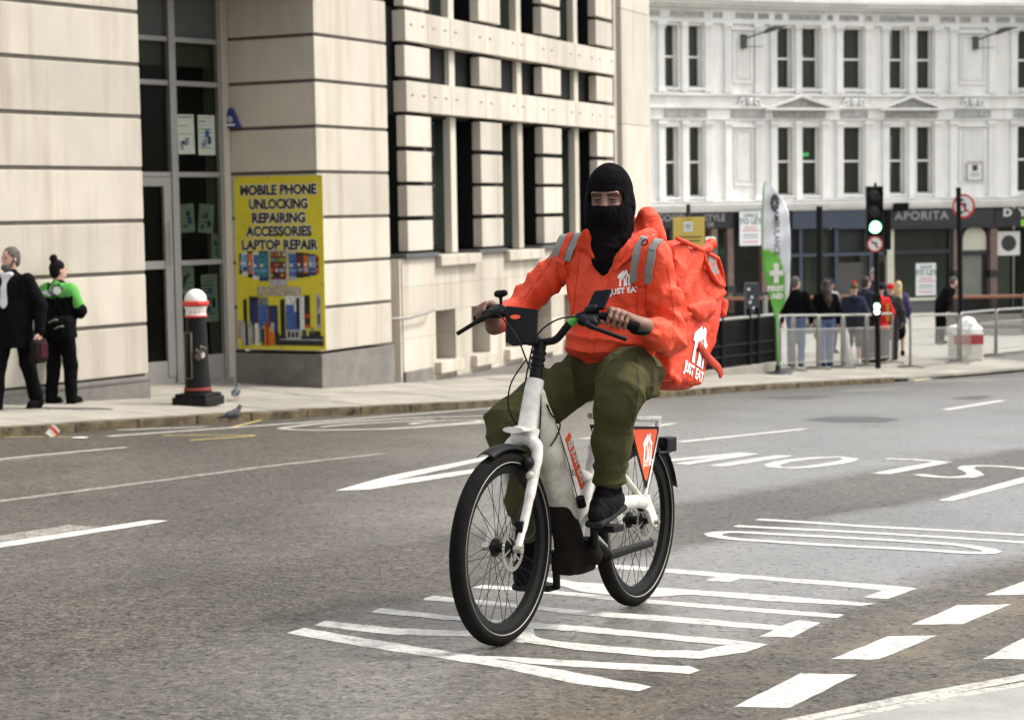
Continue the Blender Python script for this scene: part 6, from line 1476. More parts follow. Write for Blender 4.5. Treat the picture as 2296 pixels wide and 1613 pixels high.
# ---- jacket
CH = K(.815, .055, 1.33); SHL = K(.765, .235, 1.435); SHR = K(.80, -.125, 1.45); NECK = K(.80, .065, 1.505)
ELL_ = K(.815, .295, 1.115); WRL = K(.535, .318, 1.165); ELR = K(.745, -.318, 1.235); WRR = K(.475, -.30, 1.158)
im = Imp()
im.ell(K(.82, .055, 1.31), (.142, .205, .20), kr, k=.05).ell(K(.84, .04, 1.12), (.145, .185, .17), kr, k=.08).ell(K(.815, .06, 1.42), (.115, .20, .085), kr, k=.05)
im.ell(K(.78, .04, 1.085), (.15, .175, .075), kr, k=.05)
im.cap(K(.79, .20, 1.425), SHL, .08, .075, k=.05).cap(K(.80, -.08, 1.435), SHR, .08, .075, k=.05)
im.chain([SHL, K(.80, .275, 1.27), ELL_], [.072, .066, .064], k=.03); im.chain([ELL_, K(.68, .312, 1.13), K(.565, .318, 1.155)], [.064, .057, .046], k=.035)
im.chain([SHR, K(.77, -.225, 1.34), ELR], [.07, .064, .059], k=.03); im.chain([ELR, K(.60, -.315, 1.195), K(.505, -.302, 1.163)], [.058, .051, .042], k=.035)
im.cap(K(.83, .06, 1.47), K(.815, .065, 1.51), .11, .085, k=.04)
# hood gathered behind the neck
im.ell(K(.91, .115, 1.515), (.085, .12, .085), kr, k=.03).ell(K(.875, .175, 1.545), (.05, .05, .095), kr, k=.03).cap(K(.86, .17, 1.60), K(.93, .16, 1.49), .035, .06, k=.03)
AX = np.array(BU); BLa = np.array(BL); BBa = np.array(BB_)
def jac_disp(P):
    q = P-np.array(K(0, 0, 0)); s_ = q@BBa; l_ = q@BLa; z_ = q@AX
    W = P+.02*np.stack([nz(P, 9., 51), nz(P, 9., 52), nz(P, 9., 53)], 1)
    rid = np.clip(1-np.abs(nz(W*np.array([1., 1., .5]), 15., 1))*2.2, 0, 1)**1.6; rid2 = np.clip(1-np.abs(nz(W, 30., 2))*2.2, 0, 1)**1.5
    fold = -.006*rid-.004*rid2+.004*nz(P, 13., 3)+.006
    cus = lambda ph: (1-np.abs(np.sin(ph)))-.36           # sharp ridges, broad valleys
    for E, d, w0 in ((ELL_, (.35, .25, 1.), .16), (ELR, (.35, -.6, .8), .15)):
        r = np.linalg.norm(P-np.array(E), axis=1); wgt = np.exp(-(r/w0)**2)
        dv = BBa*d[0]+BLa*d[1]+AX*d[2]; fold -= wgt*.016*cus((P@dv)*36+2.2*nz(P, 7., 61))
    wst = np.exp(-((z_-1.10)/.085)**2)*np.exp(-((l_-.04)/.2)**2); fold -= wst*.022*cus(z_*42+1.6*nz(P, 8., 62)+l_*5)
    arm = np.exp(-((z_-1.31)/.15)**2)*np.clip((np.abs(l_-.06)-.12)/.08, 0, 1); fold -= arm*.012*cus(z_*26-np.abs(l_-.06)*40+1.5*nz(P, 7., 63)+s_*10)
    ch = np.exp(-((z_-1.27)/.12)**2)*np.exp(-((l_-.05)/.13)**2); fold -= ch*.014*cus(z_*17+np.abs(l_-.05)*34+1.4*nz(P, 6., 64))
    cuff = np.exp(-((s_-.56)/.025)**2)*(np.abs(l_) > .25); fold += cuff*.004*np.sin(z_*160+l_*120)
    return fold
jacket = imp_build(im, 'jacket', M_JACKET, rider, .0062, jac_disp)
def bvh_of(o):
    base = world_loc(o); me = o.data
    return BVHTree.FromPolygons([v.co+base for v in me.vertices], [p.vertices[:] for p in me.polygons])
BJ = bvh_of(jacket); RB = world_loc(rider)
def cast(px, py, bvh, off=0.):
    d = ray(px, py).normalized(); h = bvh.ray_cast(Vector((0, 0, EYE)), d, 20.)
    if h[0] is None: return None, None
    n = h[1] if h[1].dot(d) < 0 else -h[1]; return h[0]+n*off, n
def ribbon(pts, w_, m, name, bvh, off=.004, th=.004, parent=None, n=18, taper=None):
    """a flat strap laid on a surface along traced points, given a true width"""
    path = []
    for i in range(len(pts)-1):
        for k in range(n): path.append((lerp(pts[i][0], pts[i+1][0], k/n), lerp(pts[i][1], pts[i+1][1], k/n)))
    path.append(pts[-1]); H = []
    for p in path:
        q, nn = cast(p[0], p[1], bvh, off)
        if q is not None: H.append((q, nn))
    for _ in range(4):
        H = [H[0]]+[((H[i-1][0]+H[i][0]*2+H[i+1][0])/4, (H[i-1][1]+H[i][1]*2+H[i+1][1]).normalized()) for i in range(1, len(H)-1)]+[H[-1]]
    mb = MB(); rows = []
    for i, (q, nn) in enumerate(H):
        t = (H[min(i+1, len(H)-1)][0]-H[max(i-1, 0)][0]).normalized(); sd_ = t.cross(nn).normalized(); ww = w_/2*(taper(i/len(H)) if taper else 1)
        rows.append([q-sd_*ww, q+sd_*ww, q+sd_*ww+nn*th, q-sd_*ww+nn*th])
    for i in range(len(rows)-1):
        for k in range(4): mb.face([rows[i][k], rows[i+1][k], rows[i+1][(k+1) % 4], rows[i][(k+1) % 4]])
    mb.face(rows[0]); mb.face(rows[-1][::-1])
    return mb.build(name, m, parent if parent is not None else rider, smooth=40)
# ---- neck, head and the balaclava
HC = at(1366, 447, K(.76, .05, 1.66).y); hy = math.radians(14)
hf = Vector((-math.sin(hy), -math.cos(hy), -.03)).normalized(); hr = hf.cross(Vector((0, 0, 1))).normalized(); hu = hr.cross(hf)   # face forward, its right..., up
HR = [list(hf), list(hr), list(hu)]
def Hd(f, r, u): return HC+hf*f+hr*r+hu*u
im = Imp()                                             # skull and the bared part of the face
im.ell(Hd(-.012, 0, .028), (.098, .081, .108), HR, k=.02).ell(Hd(.02, 0, -.06), (.075, .066, .075), HR, k=.04)
im.cap(Hd(.082, 0, .020), Hd(.106, 0, -.030), .010, .015, k=.014)
for sg in (-1, 1):
    im.cap(Hd(.083, .012*sg, .028), Hd(.078, .05*sg, .026), .011, .009, k=.012)     # brow ridge
    im.ell(Hd(.062, .042*sg, -.032), (.02, .02, .014), HR, k=.02)                  # cheek
    im.ell(Hd(.094, .030*sg, .004), (.012, .017, .010), HR, k=.006, sub=True)        # socket
    im.ell(Hd(-.01, .074*sg, -.005), (.02, .01, .03), HR, k=.01)
im.cap(Hd(-.01, 0, -.1), NECK, .06, .062, k=.03)
# hands belong to the same body: built finer, gripping the bars
def grip_hand(sg, g0, g1, wr, fwd_w, up_w):
    """g0 inner end, g1 outer end of the grip; fingers pass over the bar towards fwd"""
    a = (g1-g0).normalized(); f = (fwd_w-a*fwd_w.dot(a)).normalized(); u = a.cross(f); u = u if u.z > 0 else -u
    R_ = .0185; H = Imp()
    L4 = [(.008, .0088, .98), (.030, .0094, 1.08), (.052, .0088, 1.02), (.073, .0078, .86)]
    for x, r, ln in L4:
        c = g0+a*(x+.008)
        k0 = c-f*.018+u*(R_+.013); k1 = c+f*.012*ln+u*(R_+.011); k2 = c+f*(.027*ln)+u*.004; k3 = c+f*.020+u*(-.020*ln); k4 = c+f*.004-u*(.026*ln)
        H.chain([k0, k1, k2, k3, k4], [r*1.1, r*1.06, r, r*.95, r*.82], k=.004)
    pc = g0+a*.050-f*.030+u*.012
    H.chain([g0+a*.018-f*.012+u*.024, g0+a*.022-f*.050+u*.006], [.014, .017], k=.012); H.chain([g0+a*.038-f*.012+u*.026, wr+a*.004], [.0145, .024], k=.014)
    H.chain([g0+a*.060-f*.012+u*.025, wr], [.0145, .024], k=.014); H.chain([g0+a*.080-f*.014+u*.020, wr+a*.004], [.0125, .022], k=.014)
    H.cap(pc, wr, .022, .027, k=.016)
    H.chain([g0+a*.012-f*.045+u*.004, g0-a*.006-f*.028-u*.006, g0-a*.010-f*.004-u*.024, g0-a*.004+f*.014-u*.024], [.0145, .0125, .0108, .0095], k=.006)
    return H
hands = []
gl0, gl1 = K(.370, .232, 1.203), K(.430, .335, 1.166)
HLm = grip_hand(1, gl0, gl1, WRL+BL*.0, -BB_+BU*.1, BU); HLm.chain([WRL, K(.60, .315, 1.15)], [.028, .032], k=.02)
gr0, gr1 = K(.330, -.232, 1.222), K(.398, -.328, 1.189)
HRm = grip_hand(-1, gr0, gr1, WRR, -BB_+BU*.1, BU); HRm.chain([WRR, K(.55, -.305, 1.18)], [.028, .032], k=.02)
for h_ in (HLm, HRm): hands.append(h_.mesh(.0042))
# the rest of the body under the clothes
im.ell(K(.82, .055, 1.31), (.10, .16, .19), kr, k=.05).ell(K(.85, .035, 1.05), (.10, .145, .14), kr, k=.06)
im.chain([SHL, ELL_], [.05, .045], k=.03); im.chain([ELL_, K(.60, .315, 1.15)], [.042, .03], k=.02); im.chain([SHR, ELR], [.05, .045], k=.03); im.chain([ELR, K(.55, -.305, 1.18)], [.042, .03], k=.02)
HPL, KNL, ANL = K(.865, .115, .955), K(.475, .245, .935), K(.592, .150, .545)
HPR, KNR, ANR = K(.865, -.06, .955), K(.475, -.238, .775), K(.525, -.150, .315)
im.chain([HPL, KNL, ANL], [.075, .055, .036], k=.03); im.chain([HPR, KNR, ANR], [.075, .055, .036], k=.03)
im.chain([ANL, K(.50, .15, .445)], [.035, .03], k=.02); im.chain([ANR, K(.45, -.14, .21)], [.035, .03], k=.02)
body = imp_build(im, 'body', M_SKIN, rider, .0075, None, hands)
# eyes and brows
M_EYE = mat('eye_white', (.09, .075, .065), .3); M_IRIS = mat('iris_dark', (.015, .009, .006), .2); M_HAIR = mat('brow_hair', (.018, .012, .009), .8)
for sg in (-1, 1):
    mb = MB(); ctr = Hd(.079, .031*sg, .003)
    prof = [(.0115*math.sin(t), -.0115*math.cos(t)) for t in [k*math.pi/10 for k in range(11)]]; mb.lathe(prof, ctr, hf, 16); e_ = mb.build('eye', M_EYE, rider, smooth=True)
    gz = (hf-hr*.28).normalized() if True else hf; gz = (hf+Vector((-.25, 0, 0))).normalized()
    mb = MB(); mb.lathe([(0, .0125), (.0055, .0118), (.006, .0102)], ctr, gz, 14); mb.build('iris', M_IRIS, e_, smooth=True)
    lid = Imp(); lid.cap(Hd(.090, .018*sg, .008), Hd(.084, .046*sg, .006), .005, .0042, k=.004).cap(Hd(.090, .018*sg, -.006), Hd(.083, .046*sg, -.005), .0038, k=.004); imp_build(lid, 'eyelid', M_SKIN, rider, .0028)
    br = Imp(); br.cap(Hd(.0955, .013*sg, .022), Hd(.089, .048*sg, .026), .0045, .003, k=.003); imp_build(br, 'eyebrow', M_HAIR, rider, .0025)
im = Imp()
im.ell(Hd(-.014, 0, .027), (.108, .093, .117), HR, k=.02).ell(Hd(.018, 0, -.055), (.095, .080, .085), HR, k=.05)
im.cap(Hd(.09, 0, -.02), Hd(.098, 0, -.05), .02, .022, k=.03)
for sg in (-1, 1): im.ell(Hd(-.005, .085*sg, -.01), (.025, .014, .035), HR, k=.02)
im.chain([Hd(.0, 0, -.07), Hd(-.006, .0, -.14), Hd(-.012, .005, -.21)], [.084, .079, .078], k=.05)
# bib hanging to a point on the chest
T0, _ = cast(1352, 606, BJ, .0)
im.chain([Hd(.035, 0, -.09), Hd(.032, .0, -.15), Hd(.03, .0, -.20), T0+hu*.075-hf*.022, T0+hu*.025-hf*.008, T0+hf*.002], [.066, .064, .058, .040, .022, .013], k=.05, flat=(list(hf), .7))
im.box(Hd(.085, .0, .0055), (.05, .070, .0268), HR, .0255, sub=True)
bal = imp_build(im, 'balaclava', M_BALA, rider, .0052, lambda P: .0016*nz(P, 40., 7)+.0028*np.sin(P[:, 2]*70+3*np.sin(P[:, 0]*25))*np.clip((HC.z-.07-P[:, 2])/.05, 0, 1))
# ---- collar flaps
def flap(name, q, th=.009):
    """q: traced outline pushed onto the jacket then lifted as a folded cloth flap"""
    pts = []
    for px, py, o in q:
        h, n = cast(px, py, BJ, o)
        if h is None: h = at(px, py, CH.y-.14); n = Vector((0, -1, 0))
        pts.append((h, n))
    mb = MB(); c = sum((p for p, n in pts), Vector())/len(pts); nn = sum((n for p, n in pts), Vector()).normalized()
    N = len(pts); vs = [p for p, n in pts]+[p+n*th for p, n in pts]+[c+nn*.01, c+nn*(th+.012)]
    fs = [[2*N, (i+1) % N, i] for i in range(N)]+[[2*N+1, N+i, N+(i+1) % N] for i in range(N)]+[[i, (i+1) % N, N+(i+1) % N, N+i] for i in range(N)]
    mb.add(vs, fs); o = mb.build(name, M_JACKET, rider, smooth=True)
    sb = o.modifiers.new('soft', 'SUBSURF'); sb.levels = 2; sb.render_levels = 2; return o
flap('collar', [(1303, 512, .02), (1322, 508, .03), (1336, 552, .025), (1352, 597, .012), (1358, 612, .006), (1330, 582, .008), (1306, 566, .010), (1288, 566, .012)])
flap('collar', [(1452, 508, .02), (1466, 515, .02), (1476, 530, .014), (1440, 562, .010), (1404, 590, .008), (1368, 616, .006), (1375, 600, .014), (1396, 568, .022), (1420, 538, .026)])
mb = MB(); h, n = cast(1458, 527, BJ, .030); mb.lathe([(0, .004), (.0055, .003), (.0065, 0)], h, n, 12); mb.build('snap_button', M_STEEL, rider)
# zip placket down the front and seams
ribbon([(1362, 612), (1350, 650), (1340, 700), (1330, 745), (1322, 790)], .028, M_JACKET, 'placket', BJ, -.001, .004)
ribbon([(1258, 530), (1252, 570), (1246, 610)], .006, M_JACKET, 'seam', BJ, -.001, .003)
M_JSEAM = cloth_mat('jacket_seam', (.42, .03, .009), .7, 260., .1, noise=.1)
for q in ([(1366, 614), (1354, 650), (1344, 700), (1334, 745), (1326, 790)], [(1496, 600), (1504, 650), (1512, 710), (1508, 760)], [(1300, 545), (1296, 600), (1290, 660), (1283, 720)], [(1395, 690), (1420, 684), (1440, 676)], [(1250, 560), (1225, 600), (1195, 640), (1172, 672)]):
    ribbon(q, .0035, M_JSEAM, 'seam', BJ, -.0005, .0018)
ribbon([(1270, 782), (1310, 792), (1360, 792), (1410, 780)], .012, M_JSEAM, 'hem', BJ, -.001, .002)
# words and emblem on the chest
h, n = cast(1401, 625, BJ); n = (n+Vector((0, -.3, 0))).normalized(); ez = (Vector((0, 0, 1))-n*n.z).normalized(); ex = ez.cross(n); ex = ex if ex.x > 0 else -ex
ez = (ez-ex*.10).normalized(); ex = (ex-ez*ex.dot(ez)).normalized()
link('emblem', drop_on(house_mesh(.057, M_LOGO), h+n*0, ex, ez, BJ, .003, RB, n), rider)
me = text_mesh('JUST EAT', .029, M_LOGO, .0012); bm = bmesh.new(); bm.from_mesh(me); bmesh.ops.subdivide_edges(bm, edges=bm.edges[:], cuts=2); bm.to_mesh(me); bm.free()
link('lettering', drop_on(me, h-ez*.046-ex*.004, ex, ez, BJ, .003, RB, n), rider)
# ---- trousers
im = Imp()
im.ell(K(.86, .03, .985), (.15, .185, .105), kr, k=.06)
im.chain([K(.86, .12, .975), K(.66, .19, .975), K(.50, .24, .945)], [.10, .098, .082], k=.05); im.chain([K(.50, .24, .945), K(.48, .235, .88), K(.535, .192, .72), K(.585, .155, .585)], [.08, .076, .066, .052], k=.05)
im.cap(K(.585, .155, .585), K(.592, .15, .563), .052, .045, k=.01)
im.chain([K(.86, -.06, .975), K(.66, -.155, .875), K(.485, -.235, .79)], [.10, .092, .074], k=.05); im.chain([K(.485, -.235, .79), K(.48, -.23, .70), K(.505, -.185, .50), K(.525, -.155, .35)], [.072, .068, .06, .047], k=.05)
im.box(K(.70, .262, .945), (.075, .022, .058), kr, .02, k=.03)            # cargo pocket
im.box(K(.70, .272, .985), (.078, .02, .018), kr, .01, k=.012)
def tr_disp(P):
    q = P-np.array(K(0, 0, 0)); s_ = q@BBa; l_ = q@BLa; z_ = q@AX
    f = -.011*np.clip(1-np.abs(nz(P*np.array([1., 1., .5]), 13., 11))*2.2, 0, 1)**1.5-.0045*np.clip(1-np.abs(nz(P, 28., 12))*2.2, 0, 1)**1.5+.003
    lap = np.exp(-((z_-.99)/.09)**2)*np.clip((s_-.52)/.1, 0, 1); f += lap*-.014*(1-np.abs(np.sin(s_*30+l_*18+1.5*nz(P, 7., 71))))**1.5
    for Kn in (KNL, KNR):
        r = np.linalg.norm(P-np.array(Kn), axis=1); f += np.exp(-(r/.15)**2)*-.012*(1-np.abs(np.sin(z_*30+s_*22+1.5*nz(P, 8., 72))))**1.5
    for An in (ANL, ANR):
        d = P-np.array(An); r = np.linalg.norm(d, axis=1); f += np.exp(-((r-.07)/.055)**2)*-.014*(1-np.abs(np.sin((d@AX)*45+1.2*nz(P, 10., 73))))**1.5
    return f
trous = imp_build(im, 'trousers', M_TROUS, rider, .0075, tr_disp)
BT = bvh_of(trous)
ribbon([(1425, 800), (1432, 850), (1428, 900), (1418, 945)], .006, mat('pocket_shadow', (.02, .02, .009), .9), 'pocket_shade', BT, -.001, .003)  # dark strip painting the shadow along the pocket edge
# socks and shoes
for nm, an, heel, toe, l0 in (('l', ANL, K(.655, .150, .470), K(.478, .155, .432), .15), ('r', ANR, K(.585, -.142, .245), K(.440, -.142, .175), -.142)):
    t = (toe-heel).normalized(); up = (BU-t*BU.dot(t)).normalized()
    sk = Imp(); sk.chain([an+BU*.085, an-BU*.02, heel+t*.03+up*.045], [.045, .044, .044], k=.02); sk.cap(an-BU*.015, an+(toe-an)*.42+up*.012, .046, .042, k=.02); so = imp_build(sk, 'sock', M_BALA, rider, .008)
    sh = Imp(); sh.chain([heel+up*.022, heel+t*.06+up*.036, heel+t*.12+up*.030, toe+up*.012], [.040, .045, .043, .033], k=.03).cap(an-BU*.03, heel+t*.06+up*.045, .040, .042, k=.03)
    sho = imp_build(sh, 'shoe', M_SHOE, rider, .0065, lambda P: .0012*np.sin(P[:, 2]*330)*np.sin(P[:, 0]*260))
    sl = Imp(); w3 = [list(t), list(t.cross(up)), list(up)]; sl.box((heel+toe)/2-up*.016, ((toe-heel).length/2+.036, .039, .014), w3, .013, k=.01); imp_build(sl, 'sole', M_SOLE, sho, .007)
    for k in range(5):
        c = heel+t*(.055+.019*k)+up*(.083-.008*k); mb = MB(); sd_ = t.cross(up); mb.tube([c-sd_*.024-up*.006, c+up*.002, c+sd_*.024-up*.006], .0032, 6); mb.build('lace', mat('lace_grey', (.05, .05, .05), .8), sho)

# ================================================================== DELIVERY BAG
M_BAG = cloth_mat('orange_bag', (.65, .056, .018), .58, 320., .16, (.54, .038, .012), noise=.12, spec=.3, sheen=0.)
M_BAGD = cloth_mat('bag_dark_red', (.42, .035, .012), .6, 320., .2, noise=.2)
bag = thing('delivery_bag', K(1.15, .02, .92), 'large orange insulated delivery bag worn on the back of the rider', 'bag')
prof = [(.95, .955), (1.285, .92), (1.475, 1.27), (1.475, 1.40), (1.40, 1.445), (.985, 1.515)]
def hull_of(prof, l0, l1):
    planes = []; n = len(prof); cs = sum(p[0] for p in prof)/n; cz_ = sum(p[1] for p in prof)/n
    for i in range(n):
        (a, b), (c, d) = prof[i], prof[(i+1) % n]; nx, nz_ = d-b, -(c-a); L = math.hypot(nx, nz_); nx, nz_ = nx/L, nz_/L
        if (a-cs)*nx+(b-cz_)*nz_ < 0: nx, nz_ = -nx, -nz_
        v = BB_*nx+BU*nz_; planes.append((*v, v.dot(K(a, 0, b))))
    planes += [(*BL, BL.dot(K(0, l1, 0))), (*(-BL), (-BL).dot(K(0, l0, 0)))]
    return planes
im = Imp(); im.hull(K(1.2, .03, 1.2), .62, hull_of(prof, -.19, .245), .010)
def bag_disp(P):
    q = P-np.array(K(0, 0, 0)); s_ = q@BBa; l_ = q@BLa; z_ = q@AX
    f = .007*nz(P, 10., 21)-.010*np.clip(1-np.abs(nz(P*np.array([1., 1., .5]), 12., 22))*2.4, 0, 1)**1.6-.006*np.clip(1-np.abs(nz(P, 26., 23))*2.4, 0, 1)**1.6
    up_ = np.clip((z_-1.27)/.08, 0, 1); f += up_*.006*np.sin(s_*42+2*np.sin(z_*20)+z_*12)
    f -= .010*np.exp(-((z_-1.235-.25*(s_-1.2))/.012)**2)*(l_ > .1)
    return f
bg = imp_build(im, 'bag_body', M_BAG, bag, .0095, bag_disp)
BG = bvh_of(bg)
def bagbits():
    P = []
    # fold of the side flap
    im = Imp(); im.hull(K(1.22, .26, 1.23), .35, hull_of([(1.05, 1.245), (1.14, 1.275), (1.40, 1.285), (1.41, 1.25), (1.33, 1.195), (1.24, 1.165), (1.12, 1.20)], .20, .275), .014)
    imp_build(im, 'side_flap', M_BAG, bag, .008, lambda P: .005*nz(P, 38., 31))
    # piping along the lid and a rolled edge
    for q in ([(.985, .25, 1.515), (1.20, .252, 1.482), (1.38, .25, 1.452)], [(1.235, .25, 1.475), (1.31, .256, 1.39), (1.40, .255, 1.345), (1.475, .25, 1.335)], [(1.40, .25, 1.45), (1.445, .25, 1.40), (1.475, .25, 1.335)]):
        mb = MB(); mb.tube([K(*p) for p in curve(q, 6)], .010, 8); mb.build('piping', M_BAG, bag, smooth=True)
    im = Imp(); im.chain([K(1.235, .245, 1.475), K(1.28, .25, 1.482), K(1.33, .25, 1.505), K(1.35, .25, 1.50)], [.016, .02, .022, .015], k=.015); imp_build(im, 'rolled_edge', M_BAG, bag, .007)
    mb = MB(); q = [(1.30, 1.455), (1.375, 1.452), (1.415, 1.385), (1.36, 1.375), (1.31, 1.41)]; mb.prism([K(a, .246, b) for a, b in q], BL*.006); mb.build('reflective_patch', M_STRAP, bag)
    # webbing
    mb = MB(); mb.tube([K(*p) for p in curve([(1.475, .2, 1.40), (1.515, .21, 1.33), (1.52, .215, 1.26), (1.49, .22, 1.20)], 6)], .014, 8, flat=(.35, 1.2)); mb.build('webbing_strap', M_BAG, bag, smooth=True)
    im = Imp(); im.cap(K(1.50, .235, 1.215), K(1.515, .235, 1.26), .018, .020, k=.01); imp_build(im, 'strap_end', M_BAG, bag, .006)
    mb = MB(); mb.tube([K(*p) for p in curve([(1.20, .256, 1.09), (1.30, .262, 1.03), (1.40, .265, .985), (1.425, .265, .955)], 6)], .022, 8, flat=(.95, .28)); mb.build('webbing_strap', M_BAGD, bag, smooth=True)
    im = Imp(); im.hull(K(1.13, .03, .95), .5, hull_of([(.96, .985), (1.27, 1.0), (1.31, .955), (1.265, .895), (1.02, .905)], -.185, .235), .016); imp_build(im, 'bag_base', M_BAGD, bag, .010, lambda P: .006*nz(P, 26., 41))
    im = Imp(); im.ell(K(1.0, .25, .945), (.028, .02, .024), kr, k=.01); imp_build(im, 'strap_end', M_BAG, bag, .007)
    ez = (BU*.96+BB_*.27).normalized(); ex = (BB_*.96-BU*.27).normalized()
    n = BL; c = K(1.225, .245, 1.075)
    link('emblem', drop_on(house_mesh(.155, M_LOGO), c, ex, ez, BG, .004, world_loc(bag), n), bag)
    me = text_mesh('JUST EAT', .060, M_LOGO, .0022, sx=.86); bm = bmesh.new(); bm.from_mesh(me); bmesh.ops.subdivide_edges(bm, edges=bm.edges[:], cuts=2); bm.to_mesh(me); bm.free()
    link('lettering', drop_on(me, c-ez*.112-ex*.035, ex, ez, BG, .004, world_loc(bag), n), bag)
bagbits()
# shoulder straps over the jacket belong to the bag
for q, w_, g in (([(1462, 538), (1447, 560), (1440, 600), (1438, 634)], .09, 0), ([(1303, 500), (1284, 522), (1268, 556), (1258, 584)], .086, 1)):
    tp = lambda t: 1.
    ribbon(q, w_, M_STRAP, 'shoulder_strap', BJ, .006, .006, bag); ribbon(q, w_*.30, M_BAG, 'strap_stripe', BJ, .0135, .002, bag)
for q, w_ in (([(1438, 634), (1440, 660), (1436, 690), (1440, 715)], .03), ([(1258, 584), (1262, 612), (1266, 650), (1262, 690)], .028)):
    ribbon(q, w_, M_BAG, 'strap_tail', BJ, .004, .004, bag)
ribbon([(1426, 632), (1450, 634)], .02, M_BAG, 'strap_stitch', BJ, .014, .003, bag, 6); ribbon([(1247, 582), (1270, 590)], .02, M_BAG, 'strap_stitch', BJ, .014, .003, bag, 6)
h, n = cast(1449, 549, BJ, .016); mb = MB()
t1 = n.orthogonal().normalized(); t2 = n.cross(t1); mb.tube([h+(t1*math.cos(a)+t2*math.sin(a))*.014 for a in [k*.524 for k in range(12)]], .0022, 6, closed=True); mb.build('ring', M_PLAST, bag, smooth=True)
# phone in its holder on the bars
phc = K(.375, .205, 1.262); px_, pz_ = (BL*.97+BU*.1).normalized(), (BU*.72+BB_*.69).normalized(); pn_ = px_.cross(pz_)
ph_ = thing('phone', phc-pz_*.05, 'black phone tilted in a holder by the left grip of the bicycle', 'phone')
mb = MB(); R3 = Matrix((px_, pz_, pn_)).transposed(); mb.cbox(phc, .036, .05, .006, R3); mb.build('phone_case', mat('phone_black', (.004, .005, .009), .7, spec=.05), ph_, bevel=.005)
# ================================================================== PEOPLE ON FOOT
SKIN_A = mat('skin_fair', (.48, .27, .20), .55, noise=.12, nscale=14.); SKIN_B = mat('skin_mid', (.36, .19, .13), .55, noise=.12, nscale=14.)
C_BLK = cloth_mat('cloth_black', (.0045, .0045, .005), .95, 200., .3, spec=.05, sheen=0.) if 'cloth_mat' in globals() else mat('cloth_black', (.009, .009, .010), .9, noise=.2, nscale=6., bump=.25, bscale=200., spec=.1)
def cl(n, c): return mat('cloth_'+n, c, .88, noise=.18, nscale=6., bump=.25, bscale=200., spec=.12)
C_DENIM, C_NAVY, C_DKGREY, C_RED, C_PURPLE, C_GREEN, C_WHITE, C_GREY, C_TAN = cl('denim', (.10, .14, .26)), cl('navy', (.022, .026, .045)), cl('dark_grey', (.035, .034, .034)), cl('red', (.50, .02, .02)), cl('purple', (.065, .055, .115)), cl('green', (.10, .34, .07)), cl('white', (.62, .61, .66)), cl('grey', (.28, .27, .27)), cl('stone', (.42, .40, .34))
H_BROWN, H_GREY, H_BLOND, H_DARK = mat('hair_brown', (.035, .019, .013), .75, noise=.4, nscale=30.), mat('hair_grey', (.11, .10, .09), .8, noise=.5, nscale=40., spec=.15), mat('hair_blond', (.52, .36, .18), .6, noise=.3, nscale=24.), mat('hair_dark', (.008, .005, .005), .8, noise=.4, nscale=30., spec=.1)
_hand = {}
def hand_mesh():
    """open relaxed right hand, wrist at the origin, fingers along -z, palm towards -x, thumb forward (+y)"""
    if 'm' not in _hand:
        h = Imp(); h.box((0, 0, -.045), (.013, .038, .045), None, .012, k=.01)
        for i, (y, ln, r) in enumerate(((.030, .070, .0085), (.010, .078, .0088), (-.011, .072, .0083), (-.030, .056, .0072))):
            a = Vector((0, y, -.082)); b = a+Vector((-.010, y*.05, -ln*.45)); c = b+Vector((-.020, 0, -ln*.33)); d = c+Vector((-.018, 0, -ln*.18)); h.chain([a, b, c, d], [r*1.05, r, r*.95, r*.85], k=.005)
        h.chain([(0, .034, -.02), (-.010, .058, -.045), (-.020, .066, -.072), (-.026, .064, -.09)], [.013, .011, .0095, .0085], k=.008)
        _hand['m'] = h.mesh(.0055)
    return _hand['m']
